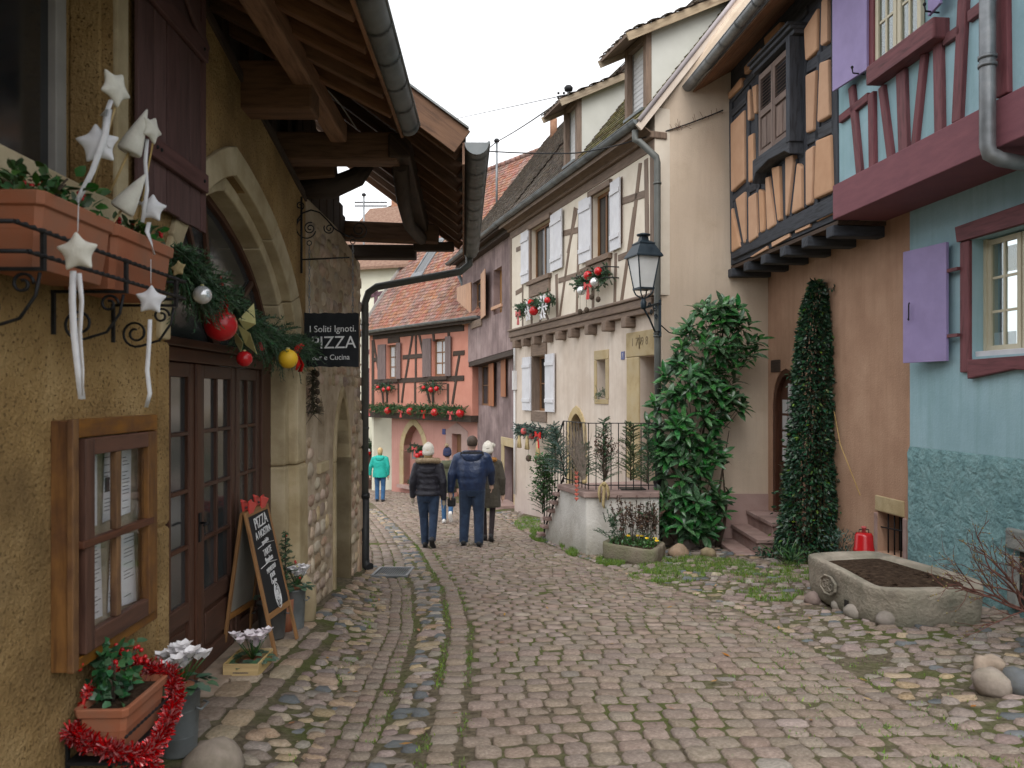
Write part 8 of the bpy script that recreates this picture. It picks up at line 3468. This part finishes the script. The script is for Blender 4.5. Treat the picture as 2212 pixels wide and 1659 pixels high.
t = boxgarland(PINK, pk(914, 970, .1)[0], pk(892, 970, .1)[0], pk(900, 968, .1)[1], .12, 'fir and red ribbon basket hanging in the pointed rose niche', [('bow', pk(894, 966, .3)[0], 0, .18), ('red', pk(908, 970, .3)[0], -.15, .1), ('red', pk(900, 978, .3)[0], -.25, .1)], dens=60, L=.22)
q = MB()
uu = pk(903, 980, .12)
q.fbox(PINK, uu[0] - .3, uu[0] + .3, -.1, .2, uu[1] - .2, uu[1] + .12)
q.build('basket', m.zincg, t)
boxgarland(PINK, pk(912, 1045, .1)[0], pk(886, 1045, .1)[0], pk(900, 1046, .1)[1], .12, 'low red flowers on the sill of the pointed niche', [('bow', pk(896, 1044, .3)[0], .1, .12), ('dull', pk(904, 1046, .3)[0], .05, .1)], dens=30, L=.14, rack=False)
ua_ = PALE.px(800, 960, .1)
boxgarland(PALE, ua_[0] - .4, ua_[0] + .9, ua_[1], .1, 'fir garland with white and red lights round the pale house door', [('silver', ua_[0] + .1 * k, R.uniform(-.3, .4), .09) for k in range(5)] + [('dull', ua_[0] + .1 * k, R.uniform(-.5, .2), .1) for k in range(5)], dens=40, L=.25, rack=False)
sb_ = thing('fir_sprig', 'small fir sprig laid on the narrow stone window sill', 'fir bough', CREAM.w(s0 + .1, .0, sz0 + .1))
q = MB()
for k in range(26):
    fir_sprig(q, CREAM.w(R.uniform(s0 + .05, s1 - .02), -.05 + .12 * R.random(), sz0 + .02 + .14 * R.random()), rdir(.1) + CREAM.n * .6, .16, .03, 16, .004)
q.build('foliage', m.fir, sb_, fix=False)['kind'] = 'stuff'

# drain grate in the channel
dg_ = thing('drain_grate', 'rectangular steel drain grate at the end of the stone channel', 'drain', (-1.63, 10.75, gz(-1.63, 10.75)))
gx0, gx1, gy0, gy1 = -1.86, -1.40, 10.42, 11.15
zf = lambda y: gz(-1.63, y) + .022
for nm, pts in (('frame', [(gx0, gy0), (gx1, gy0)]), ('frame', [(gx0, gy1), (gx1, gy1)]), ('frame', [(gx0, gy0), (gx0, gy1)]), ('frame', [(gx1, gy0), (gx1, gy1)])):
    q = MB()
    q.bar((*pts[0], zf(pts[0][1])), (*pts[1], zf(pts[1][1])), .035, .03)
    q.build(nm, m.zinc, dg_)
for k in range(15):
    x = gx0 + (gx1 - gx0) * (k + .5) / 15
    q = MB()
    q.bar((x, gy0, zf(gy0) - .004), (x, gy1, zf(gy1) - .004), .008, .02)
    q.build('grate_bar', m.zincg, dg_)
for k in range(9):
    y = gy0 + (gy1 - gy0) * (k + .5) / 9
    q = MB()
    q.bar((gx0, y, zf(y) - .006), (gx1, y, zf(y) - .006), .008, .014)
    q.build('grate_bar', m.zincg, dg_)
q = MB()
q.prism([(gx0, gy0, zf(gy0) - .013), (gx1, gy0, zf(gy0) - .013), (gx1, gy1, zf(gy1) - .013), (gx0, gy1, zf(gy1) - .013)], (0, 0, -.002))
q.build('sump', m.dark, dg_)
# doorstep and mat at the mauve house
q = MB()
q.fbox(PURP, pd[0] - .2, pd[1] + .2, LN - .1, .25, -1.7, PURP.base(1.0) + .10)
q.build('doorstep', m.sandred, ph, bevel=.02)

# ================================================================== people walking away down the street
m.skin = M('skin', [(.52, .32, .24), (.6, .38, .29)], scale=8, rough=.55, bump=0)


def cloth(name, a, c, rough=.8, bump=.4, bscale=30, sheen=.1, coat=0., spec=.3):
    return M(name, [a, c], scale=9, coord='obj', rough=rough, bump=min(1, bump * 1.6), bscale=bscale * .6, bdist=.03, sheen=sheen, coat=coat, spec=spec)


jeans = cloth('dark_jeans', (.010, .02, .045), (.024, .044, .085), .85, .3)
blackm = cloth('black_leather', (.008, .008, .009), (.02, .02, .022), .5, .1)


def person(label, x, yfoot, Y, H, coat, coat_len, trousers, shoes, rings, sh_w, pose, extras, bulge=.06, group='pedestrians walking down the street', arm_r=.07, hip=.17, leg_r=1.0, quilt=0.):
    base = P(x, yfoot, Y)
    base.z = gz(base.x, base.y) + .015
    s = H / 1.75
    t = thing('person', label, 'person', base, group)
    L = lambda a, c, z: base + Vector((a, c, z)) * s
    legs = {}
    for k, sg in (('l', -1), ('r', 1)):
        fx, fy, fz, pitch = pose[k]
        hipj = (sg * .095, 0, .92)
        ank = (fx, fy, .085 + fz)
        knee = ((hipj[0] + ank[0]) / 2 + sg * .005, (hipj[1] + ank[1]) / 2 + .05 + fz * .25, (hipj[2] + ank[2]) / 2 + .01)
        legs[k] = (hipj, knee, ank, pitch)
    arms = {}
    for k, sg in (('l', -1), ('r', 1)):
        ox, oy, hz = pose['a' + k]
        shj = (sg * sh_w * .86, 0, 1.42)
        wr = (sg * (sh_w + ox), oy, hz)
        el = ((shj[0] + wr[0]) / 2 + sg * .035, (shj[1] + wr[1]) / 2 - .05, (shj[2] + wr[2]) / 2 + .01)
        arms[k] = (shj, el, wr)

    def ell(z, rx, ry, oy=0., n=18):
        return [L(rx * math.cos(2 * math.pi * i / n), oy + ry * math.sin(2 * math.pi * i / n), z) for i in range(n)]

    def limb(q, pts, rr, n=12):
        pts = [Vector(p) for p in pts]
        out, ro = [], []
        for i in range(len(pts) - 1):
            for j in range(4):
                f = j / 4
                out.append(L(*(pts[i] + (pts[i + 1] - pts[i]) * f)))
                ro.append((rr[i] + (rr[i + 1] - rr[i]) * f) * s)
        out.append(L(*pts[-1]))
        ro.append(rr[-1] * s)
        q.tube(out, ro, n)

    def fuse(o, vox):
        r = o.modifiers.new('fuse', 'REMESH')
        r.mode = 'VOXEL'
        r.voxel_size = vox
        r.use_smooth_shade = True
        c = o.modifiers.new('relax', 'SMOOTH')
        c.factor = .5
        c.iterations = 3
        return o

    # body: one continuous surface
    q = MB()
    q.loft([ell(.86, .13, .09), ell(.95, .15, .10), ell(1.1, .125, .085), ell(1.3, .16, .095), ell(1.42, .15, .07), ell(1.47, .06, .055)])
    limb(q, [(0, 0, 1.44), (0, .01, 1.56)], [.055, .052])
    q.ball(L(0, .015, 1.655), .098 * s, 18, (.80, 1.0, 1.18))
    q.ball(L(0, .115, 1.635), .018 * s, 8, (.8, 1, 1.3))
    for sg in (-1, 1):
        q.ball(L(sg * .08, .0, 1.645), .026 * s, 8, (.45, .8, 1.2))
    for k in 'lr':
        h, kn, an, pt_ = legs[k]
        limb(q, [h, kn, an], [.075 * min(1, leg_r), .052 * min(1, leg_r * .92), .036 * min(1, leg_r)])
        limb(q, [an, (an[0], an[1] + .12, an[2] - .05)], [.036, .03])
        sj, el, wr = arms[k]
        limb(q, [sj, el, wr], [.05, .04, .026])
        sg = -1 if k == 'l' else 1
        hd = Vector((0, .15, -1)).normalized()
        w = Vector(wr)
        limb(q, [w, w + hd * .05, w + hd * .09], [.026, .034, .034])
        for j in range(4):
            f0 = w + hd * .085 + Vector((0, (j - 1.5) * .017, 0))
            limb(q, [f0, f0 + hd * .04, f0 + hd * (.068 + .008 * (j in (1, 2))) + Vector((-sg * .018, 0, 0))], [.0095, .009, .008], 6)
        th_ = w + hd * .03 + Vector((0, .025, 0))
        limb(q, [th_, th_ + Vector((0, .03, -.03)), th_ + Vector((0, .035, -.062))], [.011, .010, .009], 6)
    fuse(q.build('body', extras.get('hand_mat') or m.skin, t, fix=False), .010)
    # coat
    q = MB()
    rg = []
    for i, (z, rx, ry, oy) in enumerate(rings):
        nxt = rings[min(i + 1, len(rings) - 1)]
        for j in range(6 if i < len(rings) - 1 else 1):
            f = j / 6
            zz = z + (nxt[0] - z) * f
            w = quilt * math.sin(zz * 62)
            rg.append(ell(zz, rx + (nxt[1] - rx) * f + w, ry + (nxt[2] - ry) * f + w, oy + (nxt[3] - oy) * f))
    rg = [[base + Vector(((p.x - base.x) * 1.07, (p.y - base.y) * 1.05, p.z - base.z)) for p in r_] for r_ in rg]
    q.loft(rg)
    for k in 'lr':
        sj, el, wr = arms[k]
        limb(q, [(sj[0] * .7, 0, 1.425), sj, el, wr], [arm_r * 1.0, arm_r * 1.1, arm_r * .92, arm_r * .68])
    fuse(q.build('coat', coat, t, fix=False), .015)
    # trousers
    q = MB()
    q.loft([ell(.80, hip * .92, .115), ell(.9, hip, .13, -.02), ell(1.0, hip * .95, .115)])
    for k in 'lr':
        h, kn, an, _ = legs[k]
        limb(q, [(h[0], 0, .90), h, kn, (an[0], an[1], an[2] - .035)], [.105 * leg_r, .108 * leg_r, .077 * leg_r, .064 * leg_r])
    fuse(q.build('trousers', trousers, t, fix=False), .013)
    for k in 'lr':
        _, kn, an, pitch = legs[k]
        q = MB()
        sg = -1 if k == 'l' else 1
        cp, sp = math.cos(pitch), math.sin(pitch)

        def S(a, f, z):
            return L(an[0] + a + sg * .02 * (f > .1), an[1] + f * cp + z * sp, an[2] - .02 - f * sp + z * cp)
        prof = [(-.075, .03, -.05, .02), (-.06, .042, -.06, .035), (0, .043, -.062, .04), (.07, .046, -.062, .0), (.14, .046, -.062, -.025), (.185, .03, -.06, -.04), (.2, .01, -.055, -.045)]
        q.loft([[S(wd * math.cos(a), f, (zl_ + zh) / 2 + (zh - zl_) / 2 * math.sin(a)) for a in [2 * math.pi * i / 12 for i in range(12)]] for f, wd, zl_, zh in prof])
        so_ = q.build('shoe', shoes, t)
        q = MB()
        q.loft([[S(wd * 1.05 * math.cos(a), f, zl_ + .004 + .009 * math.sin(a)) for a in [2 * math.pi * i / 10 for i in range(10)]] for f, wd, zl_, zh in prof])
        q.build('sole', extras.get('sole') or blackm, so_)
    # head gear and hair
    hc = Vector((0, .015, 1.655))
    if 'hair' in extras:
        q = MB()
        dn = extras.get('hair_len', .03)
        q.loft([[L(rx * math.cos(a), hc.y - .012 + ry * math.sin(a) * (1 if math.sin(a) < .3 or z > .06 else .55), hc.z + z) for a in [2 * math.pi * i / 20 for i in range(20)]]
                for z, rx, ry in ((-dn - .05, .062, .085), (-.03, .083, .098), (.04, .088, .108), (.085, .072, .09), (.115, .035, .045), (.122, .004, .004))])
        q.build('hair', extras['hair'], t)
    if 'hat' in extras:
        mt, pom = extras['hat']
        q = MB()
        q.loft([[L(rx * math.cos(a), hc.y - .005 + ry * math.sin(a), hc.z + z + .022 * math.sin(a)) for a in [2 * math.pi * i / 24 for i in range(24)]]
                for z, rx, ry in ((-.035, .092, .108), (-.03, .102, .118), (.02, .104, .12), (.025, .100, .116), (.08, .098, .112), (.125, .075, .086), (.15, .04, .046), (.158, .005, .005))])
        q.build('hat', mt, t)
        if pom:
            q = MB()
            c = L(pom[1], 0, hc.z + pom[2])
            for _ in range(420):
                d = rdir()
                xx = d.orthogonal().normalized() * .004
                q.add([c + xx, c - xx, c + d * .06 * s], [(0, 1, 2)])
            q.ball(c, .045 * s, 10)
            q.build('pompom', pom[0], t, fix=False)
    if 'fur' in extras:
        mt, z, rx, ry, r = extras['fur']
        q = MB()
        n = 40
        ringp = [Vector((rx * math.cos(2 * math.pi * i / n), -.03 + ry * math.sin(2 * math.pi * i / n), z + .02 * math.sin(2 * math.pi * i / n) * -1)) for i in range(n)]
        q.tube([L(*p) for p in ringp], r * s * .72, 8, closed=True)
        for _ in range(1500):
            p = ringp[R.randrange(n)]
            d = rdir(.2)
            c = L(*p) + d * r * .5 * s
            xx = d.orthogonal().normalized() * .005
            q.add([c + xx, c - xx, c + (d + rdir() * .5).normalized() * r * .62 * s], [(0, 1, 2)])
        q.build('fur_collar', mt, t, fix=False)
    if 'hood' in extras:
        mt, z, rx, ry = extras['hood']
        q = MB()
        q.loft([[L(rx * k * math.cos(a), -.075 + oy + ry * k * math.sin(a), z + zz) for a in [2 * math.pi * i / 18 for i in range(18)]]
                for zz, k, oy in ((-.16, .35, -.035), (-.10, .8, -.03), (-.03, 1.05, -.01), (.02, 1.0, .03), (.04, .8, .05))])
        fuse(q.build('hood', mt, t, fix=False), .014)
    if 'strip' in extras:
        q = MB()
        z = rings[0][0]
        q.loft([ell(z - .028, rings[0][1] * .97, rings[0][2] * .97), ell(z + .01, rings[0][1] * .97, rings[0][2] * .97)])
        q.build('shirt_hem', m.white, t)
    return t, L


black = cloth('black_puffer', (.008, .008, .014), (.02, .019, .03), .55, .5, 18, .05, 0, .4)
navy = cloth('navy_jacket', (.008, .018, .055), (.02, .04, .10), .42, .8, 10, 0, .1, .5)
olive = cloth('brown_wool', (.045, .038, .028), (.075, .065, .05), .95, .4)
khaki = cloth('khaki_cloth', (.055, .06, .035), (.095, .10, .06), .9, .4)
teal = cloth('teal_anorak', (.008, .30, .25), (.015, .38, .32), .6, .4, 14)
bluej = cloth('blue_jeans', (.02, .07, .16), (.04, .115, .24), .85, .3)
tights = cloth('dark_tights', (.016, .011, .012), (.03, .02, .022), .7, .1)
furm = M('tan_fur', [(.16, .11, .06), (.30, .215, .125), (.42, .32, .2)], scale=40, coord='obj', rough=.95, bump=.3, rnd=.4)
furd = M('dark_fur', [(.012, .012, .014), (.03, .03, .034)], scale=40, coord='obj', rough=.95, bump=.3, rnd=.4)
furo = M('ginger_fur', [(.28, .13, .04), (.42, .22, .08)], scale=40, coord='obj', rough=.95, bump=.3, rnd=.4)
knit = M('white_knit', [(.46, .43, .375), (.60, .565, .505)], scale=60, coord='obj', rough=.95, bump=.7, bscale=70, bdist=.006, sheen=.2)
knitn = M('navy_knit', [(.012, .018, .05), (.03, .035, .08)], scale=60, coord='obj', rough=.95, bump=.7, bscale=70, bdist=.006)
blond = M('blond_hair', [(.40, .27, .12), (.58, .44, .24)], scale=30, coord='obj', st=(6, 6, .5), rough=.5, bump=.6, bscale=30, bdist=.01)
brownh = M('brown_hair', [(.045, .03, .022), (.085, .06, .045)], scale=30, coord='obj', rough=.6, bump=.6, bscale=50, bdist=.008)
glove = cloth('knit_glove', (.30, .25, .19), (.40, .34, .27), .95, .5)
whitesh = cloth('white_trainer', (.62, .61, .6), (.72, .71, .7), .6, .1)

person('person in a black padded jacket with tan fur collar and cream hat, seen from behind', 925, 1187, 13.3, 1.70, black, .9, jeans, blackm,
       [(.90, .200, .145, -.01), (1.0, .185, .14, 0), (1.14, .172, .13, 0), (1.3, .205, .14, 0), (1.42, .19, .12, 0), (1.48, .09, .08, 0)], .22,
       {'l': (-.055, .02, 0, 0), 'r': (.09, -.22, .10, .75), 'al': (.055, .04, .86), 'ar': (.05, .0, .82)},
       {'hat': (knit, None), 'hair': blond, 'hair_len': .10, 'fur': (furm, 1.50, .175, .12, .062), 'hood': (black, 1.42, .15, .07), 'hand_mat': glove}, quilt=.007, hip=.178, leg_r=1.05, arm_r=.075)
_, Lm = person('tall bareheaded person in a shiny navy jacket and jeans, seen from behind', 1020, 1188, 13.25, 1.83, navy, .9, jeans, blackm,
               [(.88, .19, .135, 0), (.93, .20, .145, 0), (1.0, .215, .16, -.01), (1.2, .235, .17, -.02), (1.36, .25, .155, 0), (1.44, .2, .12, 0), (1.50, .10, .09, 0)], .255,
               {'l': (-.14, .04, 0, 0), 'r': (.11, -.06, 0, 0), 'al': (.10, .08, .86), 'ar': (.05, .20, .98)},
               {'hair': brownh, 'hair_len': .0, 'fur': (furd, 1.475, .16, .10, .05), 'hood': (navy, 1.50, .17, .09), 'strip': 1}, hip=.182, leg_r=1.15, arm_r=.085, quilt=.003)
person('person in a brown wool coat, dark tights and white bobble hat beside the navy jacket', 1054, 1172, 13.95, 1.70, olive, .7, tights, blackm,
       [(.62, .225, .15, 0), (.8, .215, .15, 0), (1.05, .19, .13, 0), (1.3, .205, .13, 0), (1.42, .18, .11, 0), (1.48, .08, .07, 0)], .22,
       {'l': (-.06, .12, 0, 0), 'r': (.06, -.12, .04, .4), 'al': (.04, .1, .86), 'ar': (.05, .02, .84)},
       {'hat': (knit, (knit, .085, .09)), 'hair': brownh, 'hair_len': .08, 'fur': (furo, 1.48, .13, .09, .05)}, leg_r=.72)
_, Lk = person('smaller person in a khaki parka and navy bobble hat carrying a black bag', 966, 1136, 17.3, 1.62, khaki, .7, bluej, whitesh,
               [(.74, .215, .15, 0), (.9, .20, .15, 0), (1.1, .185, .14, 0), (1.3, .21, .14, 0), (1.42, .19, .12, 0), (1.5, .09, .08, 0)], .215,
               {'l': (-.08, .10, 0, 0), 'r': (.10, -.30, .20, 1.1), 'al': (.05, .05, .84), 'ar': (.05, -.05, .84)},
               {'hat': (knitn, (furm, -.01, .20)), 'hair': brownh, 'hair_len': .02, 'hood': (khaki, 1.46, .16, .09), 'sole': whitesh}, leg_r=.85)
person('person in a bright teal anorak and blue jeans with blond hair, farthest along the street', 821, 1081, 25.1, 1.70, teal, .8, bluej, blackm,
       [(.80, .235, .165, 0), (.95, .225, .16, 0), (1.1, .205, .15, 0), (1.3, .225, .15, 0), (1.42, .2, .12, 0), (1.5, .09, .08, 0)], .24,
       {'l': (-.10, .02, 0, 0), 'r': (.10, -.06, .0, .0), 'al': (.10, .06, .86), 'ar': (.02, .05, .86)},
       {'hair': blond, 'hair_len': .09, 'hood': (teal, 1.48, .15, .08)})
bg_ = thing('shoulder_bag', 'shiny black leather bag with a gold clasp carried by the khaki parka', 'bag', Lk(.16, -.20, 1.0))
q = MB()
q.loft([[Lk(.13 + r * math.cos(a), -.20 + r * .5 * math.sin(a), z) for a in [2 * math.pi * i / 14 for i in range(14)]] for z, r in ((.84, .05), (.86, .09), (1.0, .10), (1.14, .085), (1.2, .03))])
q.build('bag_body', blackm, bg_)
q = MB()
q.bar(Lk(.09, -.26, 1.16), Lk(.18, -.26, 1.16), .012, .025)
q.build('clasp', M('gold_metal', [(.5, .36, .1), (.6, .45, .15)], scale=5, rough=.3, metal=.9, bump=0), bg_)
q = MB()
q.tube([Lk(.10, -.17, 1.18), Lk(.13, -.14, 1.38), Lk(.10, -.02, 1.50), Lk(.11, .14, 1.30)], .012, 6)
q.build('strap', blackm, bg_)
bg2 = thing('camera_case', 'small black case held low in the hand of the navy jacket', 'bag', Lm(-.36, .1, .7))
q = MB()
q.box(*(lambda c: (c.x - .07, c.x + .07, c.y - .05, c.y + .05, c.z - .13, c.z + .02))(Lm(-.34, .12, .74)))
q.build('case', blackm, bg2, bevel=.025)
q = MB()
q.tube([Lm(-.38, .12, .74), Lm(-.36, .12, .79), Lm(-.33, .12, .79), Lm(-.31, .12, .74)], .008, 6)
q.build('handle', blackm, bg2)
